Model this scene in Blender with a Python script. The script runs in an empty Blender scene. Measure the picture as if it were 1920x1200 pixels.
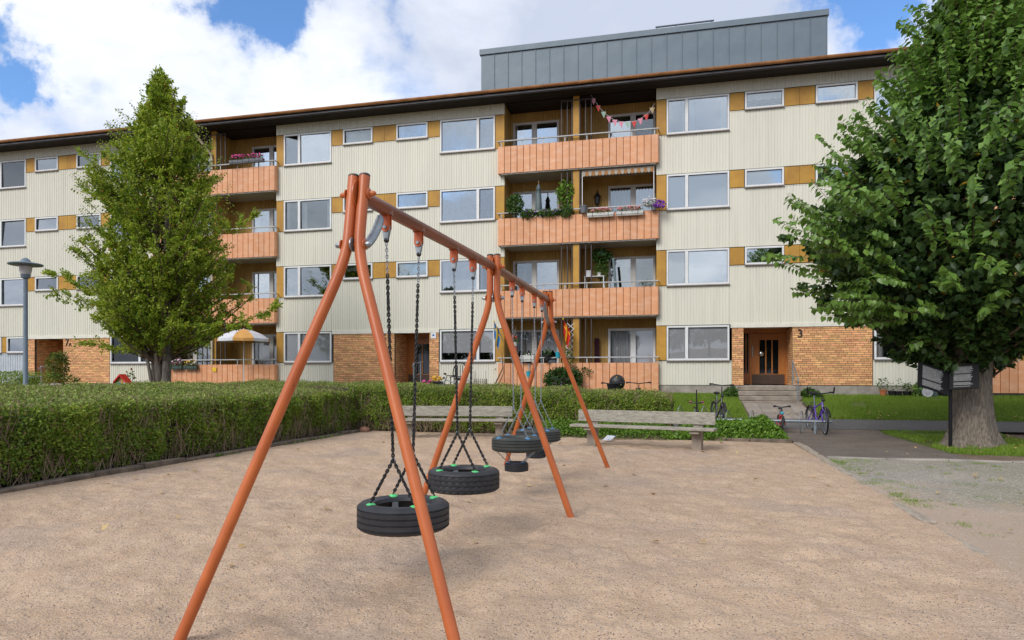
import bpy, math, random
import numpy as np
from mathutils import Vector, Matrix
R = math.radians
PI = math.pi
random.seed(7)
NP = np.random.default_rng(11)
scene = bpy.context.scene

# ------------------------------------------------------------ camera
YAW = math.atan(321 / 1300)
CS, SN = math.cos(YAW), math.sin(YAW)
EYE = 1.45
cam_d = bpy.data.cameras.new('camera')
cam = bpy.data.objects.new('camera', cam_d)
scene.collection.objects.link(cam)
cam.location = (0, 0, EYE)
cam.rotation_euler = (PI / 2, 0, YAW)
cam_d.sensor_width = 36
cam_d.lens = 36 * 1300 / 1920
cam_d.shift_y = 106 / 1920
cam_d.clip_start = 0.05
cam_d.clip_end = 2000
scene.camera = cam

# ------------------------------------------------------------ sky, sun, exposure
SUN_EL, SUN_AZ = 38.0, 205.0        # azimuth clockwise from +Y (into the building)
w = bpy.data.worlds.new('World')
scene.world = w
w.use_nodes = True
nt = w.node_tree
nt.nodes.clear()
N = nt.nodes.new
out = N('ShaderNodeOutputWorld'); bg = N('ShaderNodeBackground')
bg.inputs['Strength'].default_value = 0.1
sky = N('ShaderNodeTexSky'); sky.sky_type = 'NISHITA'; sky.sun_disc = False
sky.sun_elevation = R(SUN_EL); sky.sun_rotation = R(SUN_AZ)
sky.air_density = 1.0; sky.dust_density = 0.4; sky.ozone_density = 3.0
tc = N('ShaderNodeTexCoord'); sep = N('ShaderNodeSeparateXYZ')
nt.links.new(tc.outputs['Generated'], sep.inputs[0])
def wm(op, a, b=None, c=None):
    n = N('ShaderNodeMath'); n.operation = op
    for i, v in enumerate((a, b, c)):
        if v is None: continue
        if isinstance(v, (int, float)): n.inputs[i].default_value = v
        else: nt.links.new(v, n.inputs[i])
    return n.outputs[0]
zc = wm('MAXIMUM', sep.outputs[2], 0.0)
den = wm('ADD', zc, 0.22)
cx = wm('DIVIDE', sep.outputs[0], den); cy = wm('DIVIDE', sep.outputs[1], den)
cmb = N('ShaderNodeCombineXYZ'); nt.links.new(cx, cmb.inputs[0]); nt.links.new(cy, cmb.inputs[1])
def wnoise(scale, detail, rough, off, dist=0.0):
    m = N('ShaderNodeMapping'); m.inputs['Location'].default_value = off
    nt.links.new(cmb.outputs[0], m.inputs[0])
    n = N('ShaderNodeTexNoise'); n.inputs['Scale'].default_value = scale
    n.inputs['Detail'].default_value = detail; n.inputs['Roughness'].default_value = rough
    n.inputs['Distortion'].default_value = dist
    nt.links.new(m.outputs[0], n.inputs['Vector'])
    return n.outputs['Fac']
big = wnoise(1.15, 9, 0.56, (3.1, 1.7, 0), 0.25)
wisp = wnoise(3.4, 9, 0.62, (5.1, 0.7, 0), 0.35)
# blue gaps between the clouds in the sky, in view and added behind the camera: (direction, size, depth)
def ddir(px, py):
    v = Vector(((px - 960) / 1300, 1.0, (706 - py) / 1300)).normalized()
    return Vector((v.x * CS - v.y * SN, v.x * SN + v.y * CS, v.z))
gap = 0.0
wn3 = N('ShaderNodeTexNoise'); wn3.inputs['Scale'].default_value = 5.5; wn3.inputs['Detail'].default_value = 7; wn3.inputs['Roughness'].default_value = .6
nt.links.new(tc.outputs['Generated'], wn3.inputs['Vector'])
vs_ = N('ShaderNodeVectorMath'); vs_.operation = 'MULTIPLY_ADD'; nt.links.new(wn3.outputs['Color'], vs_.inputs[0])
vs_.inputs[1].default_value = (.34, .34, .34); nt.links.new(tc.outputs['Generated'], vs_.inputs[2])
vb_ = N('ShaderNodeVectorMath'); vb_.operation = 'SUBTRACT'; nt.links.new(vs_.outputs[0], vb_.inputs[0]); vb_.inputs[1].default_value = (.17, .17, .17)
vn_ = N('ShaderNodeVectorMath'); vn_.operation = 'NORMALIZE'; nt.links.new(vb_.outputs[0], vn_.inputs[0])
for px, py, rad, *dep in ((430, 0, 0.034, .29), (525, 20, 0.034, .29), (545, 80, 0.022, .26), (350, -20, .024, .26), (8, 95, 0.022, .26), (22, 125, .018, .16), (1600, 60, 0.046, .32), (1640, 10, .04, .28),
                         (1690, 60, 0.03, .18), (760, 160, 0.045, .13), (110, 228, .04, .11), (-300, 60, .08, .22), (2300, 150, .12, .22), (730, 0, .02, .12),
                         (900, -420, .15, .2), (1500, -500, .15, .2),
                         (0, 0, (200, 14), .07, .3), (0, 0, (188, 26), .09, .28), (0, 0, (215, 22), .08, .28), (0, 0, (170, 16), .07, .3), (0, 0, (150, 30), .1, .28), (0, 0, (228, 38), .09, .28), (0, 0, (182, 46), .1, .26), (0, 0, (250, 20), .1, .28), (0, 0, (120, 18), .1, .28), (0, 0, (90, 45), .12, .28), (0, 0, (275, 50), .12, .28)):
    if isinstance(rad, tuple): d = Vector((math.sin(R(rad[0]))*math.cos(R(rad[1])), math.cos(R(rad[0]))*math.cos(R(rad[1])), math.sin(R(rad[1])))); rad, dep = dep[0], dep[1]  # bearing pairs: unseen gaps added to vary the pane reflections
    else: d = ddir(px, py)
    dn = N('ShaderNodeVectorMath'); dn.operation = 'DOT_PRODUCT'
    nt.links.new(vn_.outputs[0], dn.inputs[0]); dn.inputs[1].default_value = d
    g = wm('SUBTRACT', 1.0, dn.outputs['Value'])
    g = wm('MULTIPLY', g, -1.0 / (rad * rad)); g = wm('EXPONENT', g)
    gap = wm('MULTIPLY_ADD', g, dep if isinstance(dep, float) else dep[0], gap)
cov = wm('ADD', wm('SUBTRACT', wm('MULTIPLY_ADD', wisp, .35, wm('MULTIPLY', big, .65)), gap), 0.215)
cr = N('ShaderNodeMapRange'); cr.interpolation_type = 'SMOOTHSTEP'
cr.inputs['From Min'].default_value = 0.36; cr.inputs['From Max'].default_value = 0.62
nt.links.new(cov, cr.inputs['Value'])
fine = wnoise(2.2, 8, 0.55, (9.0, 4.0, 2.0), 0.2)
shade = N('ShaderNodeValToRGB')
nt.links.new(wm('MULTIPLY_ADD', big, 0.5, wm('MULTIPLY', fine, 0.5)), shade.inputs[0])
shade.color_ramp.elements[0].position = 0.40; shade.color_ramp.elements[0].color = (6.9, 7.15, 7.8, 1)
shade.color_ramp.elements[1].position = 0.56; shade.color_ramp.elements[1].color = (4.3, 4.75, 5.8, 1)
tint = N('ShaderNodeMix'); tint.data_type = 'RGBA'; tint.blend_type = 'MULTIPLY'; tint.inputs[0].default_value = 1.0
nt.links.new(sky.outputs[0], tint.inputs[6]); tint.inputs[7].default_value = (1.0, 1.25, 1.5, 1)
mx = N('ShaderNodeMix'); mx.data_type = 'RGBA'
nt.links.new(cr.outputs[0], mx.inputs[0]); nt.links.new(tint.outputs[2], mx.inputs[6]); nt.links.new(shade.outputs[0], mx.inputs[7])
nt.links.new(mx.outputs[2], bg.inputs[0]); nt.links.new(bg.outputs[0], out.inputs[0])

sun_d = bpy.data.lights.new('sun', 'SUN'); sun_d.energy = 1.7; sun_d.angle = R(28); sun_d.color = (1.0, .95, .88)
sun = bpy.data.objects.new('sun', sun_d); scene.collection.objects.link(sun)
_a = R(SUN_AZ); _e = R(SUN_EL)
sdir = Vector((math.sin(_a) * math.cos(_e), math.cos(_a) * math.cos(_e), math.sin(_e)))
sun.rotation_euler = sdir.to_track_quat('Z', 'Y').to_euler()
scene.view_settings.view_transform = 'Standard'
scene.view_settings.look = 'None'
scene.view_settings.gamma = 1.0
scene.view_settings.use_curve_mapping = False
scene.view_settings.exposure = 0.55
scene.render.engine = 'CYCLES'
scene.cycles.max_bounces = 6
scene.cycles.transparent_max_bounces = 12
scene.cycles.caustics_reflective = False
scene.cycles.caustics_refractive = False

# ------------------------------------------------------------ helpers
C = scene.collection
def at(px, py, Y):
    """photo pixel -> point on the vertical plane at distance Y (a survey helper: real metres)"""
    u = (px - 960) / 1300; d = Y / (CS + u * SN)
    return Vector((d * (u * CS - SN), Y, EYE + (706 - py) * d / 1300))
def FX(px, Y=25.57): return at(px, 706, Y).x

def tag(o, label=None, cat=None, group=None, kind=None):
    if label: o['label'] = label
    if cat: o['category'] = cat
    if group: o['group'] = group
    if kind: o['kind'] = kind
    return o
ORI = {}
def thing(name, label, cat, loc=(0, 0, 0), rz=0.0, group=None):
    o = bpy.data.objects.new(name, None); C.objects.link(o)
    o.location = loc; o.rotation_euler = (0, 0, rz); o.empty_display_size = .1
    ORI[o.name] = (Matrix.Translation(Vector(loc)) @ Matrix.Rotation(rz, 4, 'Z')).inverted()
    return tag(o, label, cat, group)
def root_inv(parent):
    p = parent
    while p.parent: p = p.parent
    return ORI.get(p.name, Matrix.Identity(4))

class MB:
    def __init__(s): s.v = []; s.f = []; s.m = []; s.M = None
    def _add(s, vs, fs, mi=0):
        b = len(s.v)
        if s.M is not None: vs = [s.M @ Vector(p) for p in vs]
        s.v.extend([tuple(p) for p in vs]); s.f.extend([tuple(b + i for i in f) for f in fs]); s.m.extend([mi] * len(fs))
        return s
    def box(s, x0, x1, y0, y1, z0, z1, mi=0):
        return s._add([(x0,y0,z0),(x1,y0,z0),(x1,y1,z0),(x0,y1,z0),(x0,y0,z1),(x1,y0,z1),(x1,y1,z1),(x0,y1,z1)],
                      [(0,3,2,1),(4,5,6,7),(0,1,5,4),(1,2,6,5),(2,3,7,6),(3,0,4,7)], mi)
    def bbox(s, x0, x1, y0, y1, z0, z1, b=.005, mi=0):
        """box with chamfered edges"""
        c = Vector(((x0+x1)/2, (y0+y1)/2, (z0+z1)/2)); h = Vector((abs(x1-x0)/2, abs(y1-y0)/2, abs(z1-z0)/2))
        b = min(b, h.x*.9, h.y*.9, h.z*.9)
        vs = []; idx = {}
        for sx in (-1,1):
            for sy in (-1,1):
                for sz in (-1,1):
                    for a in range(3):
                        p = [sx*(h.x-b), sy*(h.y-b), sz*(h.z-b)]
                        p[a] += (sx,sy,sz)[a]*b
                        idx[(sx,sy,sz,a)] = len(vs); vs.append(c+Vector(p))
        fs = []
        def quad(ids, n):
            a_,b_,c_ = [vs[i] for i in ids[:3]]
            if (b_-a_).cross(c_-a_).dot(n) < 0: ids = ids[::-1]
            fs.append(tuple(ids))
        for a in range(3):
            o1, o2 = [k for k in range(3) if k != a]
            for sg in (-1,1):
                ids = []
                for t1, t2 in ((-1,-1),(1,-1),(1,1),(-1,1)):
                    k = [0,0,0]; k[a]=sg; k[o1]=t1; k[o2]=t2; ids.append(idx[(*k,a)])
                n = Vector((0,0,0)); n[a]=sg; quad(ids, n)
        for a in range(3):          # edges along axis a
            o1, o2 = [k for k in range(3) if k != a]
            for t1 in (-1,1):
                for t2 in (-1,1):
                    def I(sa, ax):
                        k=[0,0,0]; k[a]=sa; k[o1]=t1; k[o2]=t2; return idx[(*k,ax)]
                    n = Vector((0,0,0)); n[o1]=t1; n[o2]=t2
                    quad([I(-1,o1),I(1,o1),I(1,o2),I(-1,o2)], n)
        for sx in (-1,1):
            for sy in (-1,1):
                for sz in (-1,1):
                    quad([idx[(sx,sy,sz,0)],idx[(sx,sy,sz,1)],idx[(sx,sy,sz,2)]], Vector((sx,sy,sz)))
        return s._add(vs, fs, mi)
    def tube(s, pts, r, seg=8, cap=True, mi=0, flat=1.0, closed=False):
        pts = [Vector(p) for p in pts]; n = len(pts)
        rs = r if isinstance(r, (list, tuple)) else [r]*n
        vs = []; prev = None
        for i, p in enumerate(pts):
            if closed: t = pts[(i+1) % n]-pts[i-1]
            else: t = pts[min(i+1,n-1)]-pts[max(i-1,0)]
            if t.length < 1e-9: t = Vector((0,0,1))
            t.normalize()
            if prev is None:
                u = t.orthogonal().normalized() if abs(t.z) > .95 else Vector((0,0,1)).cross(t).normalized()
            else:
                u = prev-t*prev.dot(t); u = u.normalized() if u.length > 1e-6 else t.orthogonal().normalized()
            prev = u; v = t.cross(u)
            for k in range(seg):
                a = 2*PI*k/seg; vs.append(p+(u*math.cos(a)+v*math.sin(a)*flat)*rs[i])
        fs = []
        for i in range(n if closed else n-1):
            j = (i+1) % n
            for k in range(seg):
                l = (k+1) % seg; fs.append((i*seg+k, i*seg+l, j*seg+l, j*seg+k))
        if cap and not closed:
            fs.append(tuple(range(seg))[::-1]); fs.append(tuple((n-1)*seg+k for k in range(seg)))
        return s._add(vs, fs, mi)
    def lathe(s, prof, c=(0,0,0), seg=16, mi=0, closed=False, mod=None, axis='z'):
        """prof: (radius, height) list"""
        c = Vector(c); vs = []; n = len(prof)
        for k in range(seg):
            a = 2*PI*k/seg
            for j, (r_, h_) in enumerate(prof):
                if mod: r_, h_ = mod(k, j, r_, h_)
                if axis == 'z': q = Vector((r_*math.cos(a), r_*math.sin(a), h_))
                elif axis == 'x': q = Vector((h_, r_*math.cos(a), r_*math.sin(a)))
                else: q = Vector((r_*math.sin(a), h_, r_*math.cos(a)))
                vs.append(c+q)
        fs = []
        for k in range(seg):
            l = (k+1) % seg
            for j in range(n if closed else n-1):
                m_ = (j+1) % n
                fs.append((k*n+j, l*n+j, l*n+m_, k*n+m_))
        return s._add(vs, fs, mi)
    def quad(s, a, b, c, d, mi=0): return s._add([a,b,c,d], [(0,1,2,3)], mi)
    def poly(s, pts, mi=0): return s._add(pts, [tuple(range(len(pts)))], mi)
    def prism(s, poly2, y0, y1, mi=0, axis='y'):
        """poly2: (a,b) outline; extruded along axis"""
        n = len(poly2)
        if axis == 'y': f = lambda p, t: (p[0], t, p[1])
        elif axis == 'x': f = lambda p, t: (t, p[0], p[1])
        else: f = lambda p, t: (p[0], p[1], t)
        vs = [f(p, y0) for p in poly2]+[f(p, y1) for p in poly2]
        fs = [tuple(range(n)), tuple(range(n, 2*n))[::-1]]+[(i, i+n, (i+1) % n+n, (i+1) % n) for i in range(n)]
        return s._add(vs, fs, mi)
    def ell(s, c, r, seg=10, rings=6, mi=0, jit=0.0):
        c = Vector(c); r = Vector(r) if not isinstance(r, (int, float)) else Vector((r,r,r))
        vs = [c+Vector((0,0,r.z))]
        for i in range(1, rings):
            t = PI*i/rings
            for k in range(seg):
                a = 2*PI*k/seg; q = 1+random.uniform(-jit, jit)
                vs.append(c+Vector((r.x*math.sin(t)*math.cos(a), r.y*math.sin(t)*math.sin(a), r.z*math.cos(t)))*q)
        for k in range(0): pass
        vs.append(c-Vector((0,0,r.z)))
        fs = [(0, 1+k, 1+(k+1) % seg) for k in range(seg)]
        for i in range(rings-2):
            for k in range(seg):
                l = (k+1) % seg; fs.append((1+i*seg+k, 1+(i+1)*seg+k, 1+(i+1)*seg+l, 1+i*seg+l))
        b = len(vs)-1; q = 1+(rings-2)*seg
        fs += [(b, q+(k+1) % seg, q+k) for k in range(seg)]
        return s._add(vs, fs, mi)
    def build(s, name, mats, parent=None, smooth=False, world=True):
        me = bpy.data.meshes.new(name)
        vs = s.v
        if parent is not None and world:
            inv = root_inv(parent); vs = [tuple(inv @ Vector(p)) for p in vs]
        me.from_pydata(vs, [], s.f)
        if not isinstance(mats, (list, tuple)): mats = [mats]
        for m_ in mats: me.materials.append(m_)
        me.polygons.foreach_set('material_index', s.m)
        if smooth is True: me.polygons.foreach_set('use_smooth', [True]*len(s.f))
        elif smooth:
            me.polygons.foreach_set('use_smooth', [True]*len(s.f)); me.update()
            me.set_sharp_from_angle(angle=R(smooth))
        me.update()
        o = bpy.data.objects.new(name, me); C.objects.link(o)
        if parent is not None: o.parent = parent
        return o
def mesh_np(name, V, F, mats, parent=None, mi=None, smooth=False):
    """V (n,3), F (m,k) numpy, k = 3 or 4"""
    me = bpy.data.meshes.new(name)
    V = np.asarray(V, dtype=np.float64)
    if parent is not None:
        M = np.array(root_inv(parent)); V = V @ M[:3,:3].T+M[:3,3]
    m, k = F.shape
    me.vertices.add(len(V)); me.vertices.foreach_set('co', V.astype(np.float32).ravel())
    me.loops.add(m*k); me.loops.foreach_set('vertex_index', F.astype(np.int32).ravel())
    me.polygons.add(m); me.polygons.foreach_set('loop_start', np.arange(0, m*k, k, dtype=np.int32))
    me.polygons.foreach_set('loop_total', np.full(m, k, dtype=np.int32))
    if not isinstance(mats, (list, tuple)): mats = [mats]
    for q in mats: me.materials.append(q)
    if mi is not None: me.polygons.foreach_set('material_index', mi.astype(np.int32))
    if smooth: me.polygons.foreach_set('use_smooth', np.ones(m, dtype=bool))
    me.update(calc_edges=True); me.validate()
    o = bpy.data.objects.new(name, me); C.objects.link(o)
    if parent is not None: o.parent = parent
    return o
def struct(o): o['kind'] = 'structure'; return o
def copy_tree(o, parent=None):
    c = o.copy(); C.objects.link(c)
    if parent is not None: c.parent = parent
    for ch in list(o.children): copy_tree(ch, c)
    return c

# ------------------------------------------------------------ materials
def pm(name, c1, c2=None, scale=4.0, rough=.7, bump=0.0, bscale=40.0, metallic=0.0, stretch=(1,1,1), detail=5, spec=.5,
       rnd=None, hue2=None, coord='pos', lo=.35, hi=.65, coat=0.0, dist=.02, chips=None, streak=0):
    m = bpy.data.materials.new(name); m.use_nodes = True
    t = m.node_tree; t.nodes.clear(); A = t.nodes.new; L = t.links.new
    o = A('ShaderNodeOutputMaterial'); b = A('ShaderNodeBsdfPrincipled'); L(b.outputs[0], o.inputs[0])
    b.inputs['Roughness'].default_value = rough; b.inputs['Metallic'].default_value = metallic
    b.inputs['Specular IOR Level'].default_value = spec
    if coat: b.inputs['Coat Weight'].default_value = coat; b.inputs['Coat Roughness'].default_value = .15
    if coord == 'pos': g = A('ShaderNodeNewGeometry'); vec = g.outputs['Position']
    else: g = A('ShaderNodeTexCoord'); vec = g.outputs['Object']
    mp = A('ShaderNodeMapping'); mp.inputs['Scale'].default_value = stretch; L(vec, mp.inputs[0])
    if c2 is None: c2 = tuple(x*.85 for x in c1)
    n = A('ShaderNodeTexNoise'); n.inputs['Scale'].default_value = scale; n.inputs['Detail'].default_value = detail
    n.inputs['Roughness'].default_value = .6
    L(mp.outputs[0], n.inputs['Vector'])
    r = A('ShaderNodeMapRange'); r.inputs['From Min'].default_value = lo; r.inputs['From Max'].default_value = hi
    L(n.outputs['Fac'], r.inputs['Value'])
    x = A('ShaderNodeMix'); x.data_type = 'RGBA'; L(r.outputs[0], x.inputs[0])
    x.inputs[6].default_value = (*c1, 1); x.inputs[7].default_value = (*c2, 1)
    col = x.outputs[2]
    if rnd:
        if rnd[0] == 'island': gi = A('ShaderNodeNewGeometry'); rv = gi.outputs['Random Per Island']
        else: gi = A('ShaderNodeObjectInfo'); rv = gi.outputs['Random']
        hs = A('ShaderNodeMapRange'); hs.inputs['To Min'].default_value = rnd[1]; hs.inputs['To Max'].default_value = rnd[2]
        L(rv, hs.inputs['Value'])
        h = A('ShaderNodeHueSaturation'); L(hs.outputs[0], h.inputs['Value']); L(col, h.inputs['Color'])
        if len(rnd) > 3:
            wn = A('ShaderNodeTexWhiteNoise'); wn.noise_dimensions = '1D'; L(rv, wn.inputs['W'])
            h2 = A('ShaderNodeMapRange'); h2.inputs['To Min'].default_value = .5-rnd[3]; h2.inputs['To Max'].default_value = .5+rnd[3]
            L(wn.outputs['Value'], h2.inputs['Value']); L(h2.outputs[0], h.inputs['Hue'])
        col = h.outputs[0]
    if streak:
        ms = A('ShaderNodeMapping'); ms.inputs['Scale'].default_value = (5, 5, .22); L(vec, ms.inputs[0])
        ns = A('ShaderNodeTexNoise'); ns.inputs['Scale'].default_value = 1.6; ns.inputs['Detail'].default_value = 5; L(ms.outputs[0], ns.inputs['Vector'])
        rs_1 = A('ShaderNodeMapRange'); rs_1.inputs['From Min'].default_value = .42; rs_1.inputs['From Max'].default_value = .72; rs_1.inputs['To Min'].default_value = 1; rs_1.inputs['To Max'].default_value = 1-streak
        L(ns.outputs['Fac'], rs_1.inputs['Value']); xs_ = A('ShaderNodeMix'); xs_.data_type = 'RGBA'; xs_.blend_type = 'MULTIPLY'; xs_.inputs[0].default_value = 1
        L(col, xs_.inputs[6]); L(rs_1.outputs[0], xs_.inputs[7]); col = xs_.outputs[2]
    for cs_, ct_, cc_ in (chips or ()):
        nc = A('ShaderNodeTexNoise'); nc.inputs['Scale'].default_value = cs_; nc.inputs['Detail'].default_value = 6; nc.inputs['Roughness'].default_value = .7; L(vec, nc.inputs['Vector'])
        tc_ = A('ShaderNodeMapRange'); tc_.inputs['From Min'].default_value = ct_; tc_.inputs['From Max'].default_value = ct_+.02; L(nc.outputs['Fac'], tc_.inputs['Value'])
        xc = A('ShaderNodeMix'); xc.data_type = 'RGBA'; L(tc_.outputs[0], xc.inputs[0]); L(col, xc.inputs[6]); xc.inputs[7].default_value = (*cc_, 1); col = xc.outputs[2]
    L(col, b.inputs['Base Color'])
    if bump:
        n2 = A('ShaderNodeTexNoise'); n2.inputs['Scale'].default_value = bscale; n2.inputs['Detail'].default_value = 6
        L(mp.outputs[0], n2.inputs['Vector'])
        bu = A('ShaderNodeBump'); bu.inputs['Strength'].default_value = bump; bu.inputs['Distance'].default_value = dist
        L(n2.outputs['Fac'], bu.inputs['Height']); L(bu.outputs[0], b.inputs['Normal'])
    m['b'] = 1
    return m
def leafmat(name, cols, trans=.35, rough=.45, clump=1.2, spec=.35, pos=None):
    """cols: list of (position, colour) picked per leaf; clump noise shifts whole sprays"""
    m = bpy.data.materials.new(name); m.use_nodes = True
    t = m.node_tree; t.nodes.clear(); A = t.nodes.new; L = t.links.new
    o = A('ShaderNodeOutputMaterial'); b = A('ShaderNodeBsdfPrincipled'); tr = A('ShaderNodeBsdfTranslucent'); mixs = A('ShaderNodeMixShader')
    g = A('ShaderNodeNewGeometry')
    n = A('ShaderNodeTexNoise'); n.inputs['Scale'].default_value = clump; n.inputs['Detail'].default_value = 3
    L(g.outputs['Position'], n.inputs['Vector'])
    a1 = A('ShaderNodeMath'); a1.operation = 'MULTIPLY_ADD'; L(n.outputs['Fac'], a1.inputs[0]); a1.inputs[1].default_value = 1.6; a1.inputs[2].default_value = -.55
    a2 = A('ShaderNodeMath'); a2.operation = 'MULTIPLY_ADD'; L(g.outputs['Random Per Island'], a2.inputs[0]); a2.inputs[1].default_value = .55
    a3 = A('ShaderNodeMath'); a3.operation = 'MULTIPLY'; L(a1.outputs[0], a3.inputs[0]); a3.inputs[1].default_value = .5
    L(a3.outputs[0], a2.inputs[2])
    wn = A('ShaderNodeTexWhiteNoise'); wn.noise_dimensions = '1D'; L(g.outputs['Random Per Island'], wn.inputs['W'])
    ra = A('ShaderNodeValToRGB'); L(a2.outputs[0], ra.inputs[0])
    cr_ = ra.color_ramp
    while len(cr_.elements) < len(cols): cr_.elements.new(.5)
    for e, (p, c_) in zip(cr_.elements, cols): e.position = p; e.color = (*c_, 1)
    col = ra.outputs[0]
    if pos:     # rare autumn leaves
        th = A('ShaderNodeMath'); th.operation = 'GREATER_THAN'; L(wn.outputs['Value'], th.inputs[0]); th.inputs[1].default_value = 1-pos[0]
        xm = A('ShaderNodeMix'); xm.data_type = 'RGBA'; L(th.outputs[0], xm.inputs[0]); L(col, xm.inputs[6]); xm.inputs[7].default_value = (*pos[1], 1)
        col = xm.outputs[2]
    L(col, b.inputs['Base Color']); L(col, tr.inputs['Color'])
    b.inputs['Roughness'].default_value = rough; b.inputs['Specular IOR Level'].default_value = spec
    mixs.inputs[0].default_value = trans; L(b.outputs[0], mixs.inputs[1]); L(tr.outputs[0], mixs.inputs[2]); L(mixs.outputs[0], o.inputs[0])
    return m
def glassmat(name, refl=.45, tint=(.75,.85,.85), wav=.25):
    m = bpy.data.materials.new(name); m.use_nodes = True
    t = m.node_tree; t.nodes.clear(); A = t.nodes.new; L = t.links.new
    o = A('ShaderNodeOutputMaterial'); gl = A('ShaderNodeBsdfGlossy'); tr = A('ShaderNodeBsdfTransparent'); mi = A('ShaderNodeMixShader')
    gl.inputs['Roughness'].default_value = .01; gl.inputs['Color'].default_value = (.93,.98,1,1)
    tr.inputs['Color'].default_value = (*tint, 1)
    lw = A('ShaderNodeFresnel'); lw.inputs['IOR'].default_value = 1.5
    ad = A('ShaderNodeMath'); ad.operation = 'ADD'; ad.use_clamp = True; L(lw.outputs[0], ad.inputs[0])
    oi_ = A('ShaderNodeObjectInfo'); mr_ = A('ShaderNodeMapRange'); mr_.inputs['To Min'].default_value = refl*.35; mr_.inputs['To Max'].default_value = refl*1.7; L(oi_.outputs['Random'], mr_.inputs['Value']); L(mr_.outputs[0], ad.inputs[1])
    L(ad.outputs[0], mi.inputs[0]); L(tr.outputs[0], mi.inputs[1]); L(gl.outputs[0], mi.inputs[2]); L(mi.outputs[0], o.inputs[0])
    g = A('ShaderNodeNewGeometry'); n = A('ShaderNodeTexNoise'); n.inputs['Scale'].default_value = 1.1; n.inputs['Detail'].default_value = 1
    L(g.outputs['Position'], n.inputs['Vector'])
    bu = A('ShaderNodeBump'); bu.inputs['Strength'].default_value = wav; bu.inputs['Distance'].default_value = .02
    L(n.outputs['Fac'], bu.inputs['Height']); L(bu.outputs[0], gl.inputs['Normal'])
    return m
MT = {}
MT['cream'] = pm('cream_sheet', (.745,.725,.612), (.68,.665,.57), scale=.6, streak=.08, rough=.5, stretch=(1,1,.35), bump=.05, bscale=6, lo=.3, hi=.75)
MT['cream_trim'] = pm('cream_trim', (.78,.76,.66), rough=.5)
MT['blueish'] = pm('pale_blue_sheet', (.50,.55,.60), rough=.5)
MT['ochre'] = pm('ochre_panel', (.52,.28,.035), (.40,.20,.03), scale=2.2, rough=.6, rnd=('object', .9, 1.1))
MT['ochre_board'] = pm('ochre_boards', (.50,.31,.085), (.38,.22,.055), scale=1.3, rough=.65, stretch=(1,1,.5))
MT['orange'] = pm('orange_sheet', (.72,.335,.16), (.79,.46,.29), streak=.10, scale=2.6, rough=.5, stretch=(1,1,2.5), rnd=('object', .93, 1.05), lo=.45, hi=.75)
MT['brick'] = pm('yellow_brick', (.86,.48,.225), (.74,.375,.165), scale=7, rough=.85, rnd=('island', .68, 1.12, .012), bump=.4, bscale=60, dist=.004)
MT['brick_one'] = pm('yellow_brick_single', (.86,.48,.225), (.74,.375,.165), scale=7, rough=.85, rnd=('object', .68, 1.12, .012), bump=.4, bscale=60, dist=.004)
MT['mortar'] = pm('mortar', (.085,.055,.04), (.11,.075,.055), scale=5, rough=.95)
MT['white'] = pm('white_frame_paint', (.78,.79,.79), (.70,.71,.71), rough=.4)
MT['greyframe'] = pm('grey_frame_paint', (.62,.60,.56), (.55,.53,.5), rough=.45)
MT['gasket'] = pm('dark_gasket', (.10,.10,.11), rough=.5)
MT['sillmetal'] = pm('sill_metal', (.33,.29,.27), rough=.45, metallic=.3)
MT['copper'] = pm('gutter_copper_paint', (.48,.22,.085), (.30,.13,.05), scale=2.5, rough=.42, stretch=(1,1,1))
MT['fascia'] = pm('fascia_grey', (.10,.10,.11), (.17,.17,.18), scale=3, rough=.6)
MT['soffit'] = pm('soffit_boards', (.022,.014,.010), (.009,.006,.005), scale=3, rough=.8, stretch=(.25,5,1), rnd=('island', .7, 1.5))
MT['zinc'] = pm('zinc_sheet', (.12,.165,.20), (.15,.195,.23), scale=.8, rough=.5, metallic=.1, bump=.5, bscale=1.6, dist=.03)
MT['zincdark'] = pm('zinc_seam', (.07,.085,.10), rough=.45, metallic=.35)
MT['concrete'] = pm('concrete', (.40,.36,.31), (.24,.215,.19), scale=2.5, rough=.9, bump=.3, bscale=30, dist=.01)
MT['slab'] = pm('slab_underside', (.52,.50,.47), (.42,.40,.37), scale=1.5, rough=.9)
MT['room'] = pm('room_wall', (.30,.28,.25), rough=.9)
MT['roomdark'] = pm('room_dark', (.10,.09,.085), rough=.9)
MT['curtain'] = pm('sheer_curtain', (.62,.63,.64), (.45,.46,.48), scale=3, rough=.9, stretch=(6,6,.1))
MT['floral'] = pm('floral_curtain', (.55,.58,.58), (.10,.14,.14), scale=9, rough=.9, lo=.5, hi=.56)
MT['glass'] = glassmat('window_glass', .28, tint=(.92,.96,.96), wav=.14)
MT['glass2'] = glassmat('window_glass_clear', .03, tint=(.99,.99,.99), wav=.08)
MT['steel'] = pm('galvanised_steel', (.34,.38,.41), (.22,.25,.28), scale=14, rough=.42, metallic=.6)
MT['rail'] = pm('rail_grey_paint', (.50,.50,.49), (.40,.40,.40), rough=.45)
MT['brownsteel'] = pm('brown_screen_paint', (.055,.038,.036), rough=.5)
MT['doorwood'] = pm('door_teak', (.50,.19,.045), (.34,.12,.028), scale=9, rough=.35, stretch=(6,6,.25), coat=.3)
MT['kick'] = pm('kick_plate', (.13,.09,.07), (.10,.07,.055), rough=.35, metallic=.5)
MT['black'] = pm('black_plastic', (.015,.015,.017), rough=.45)
MT['chrome'] = pm('chrome', (.6,.6,.6), rough=.2, metallic=1)
MT['darkglass'] = pm('dark_glass', (.008,.01,.012), rough=.05, spec=.8)
MT['swing'] = pm('swing_orange_paint', (.52,.135,.033), (.43,.10,.025), scale=3, rough=.42, coat=.08, chips=[(9, .69, (.10,.035,.02)), (23, .72, (.20,.19,.19))], streak=.12)
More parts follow.
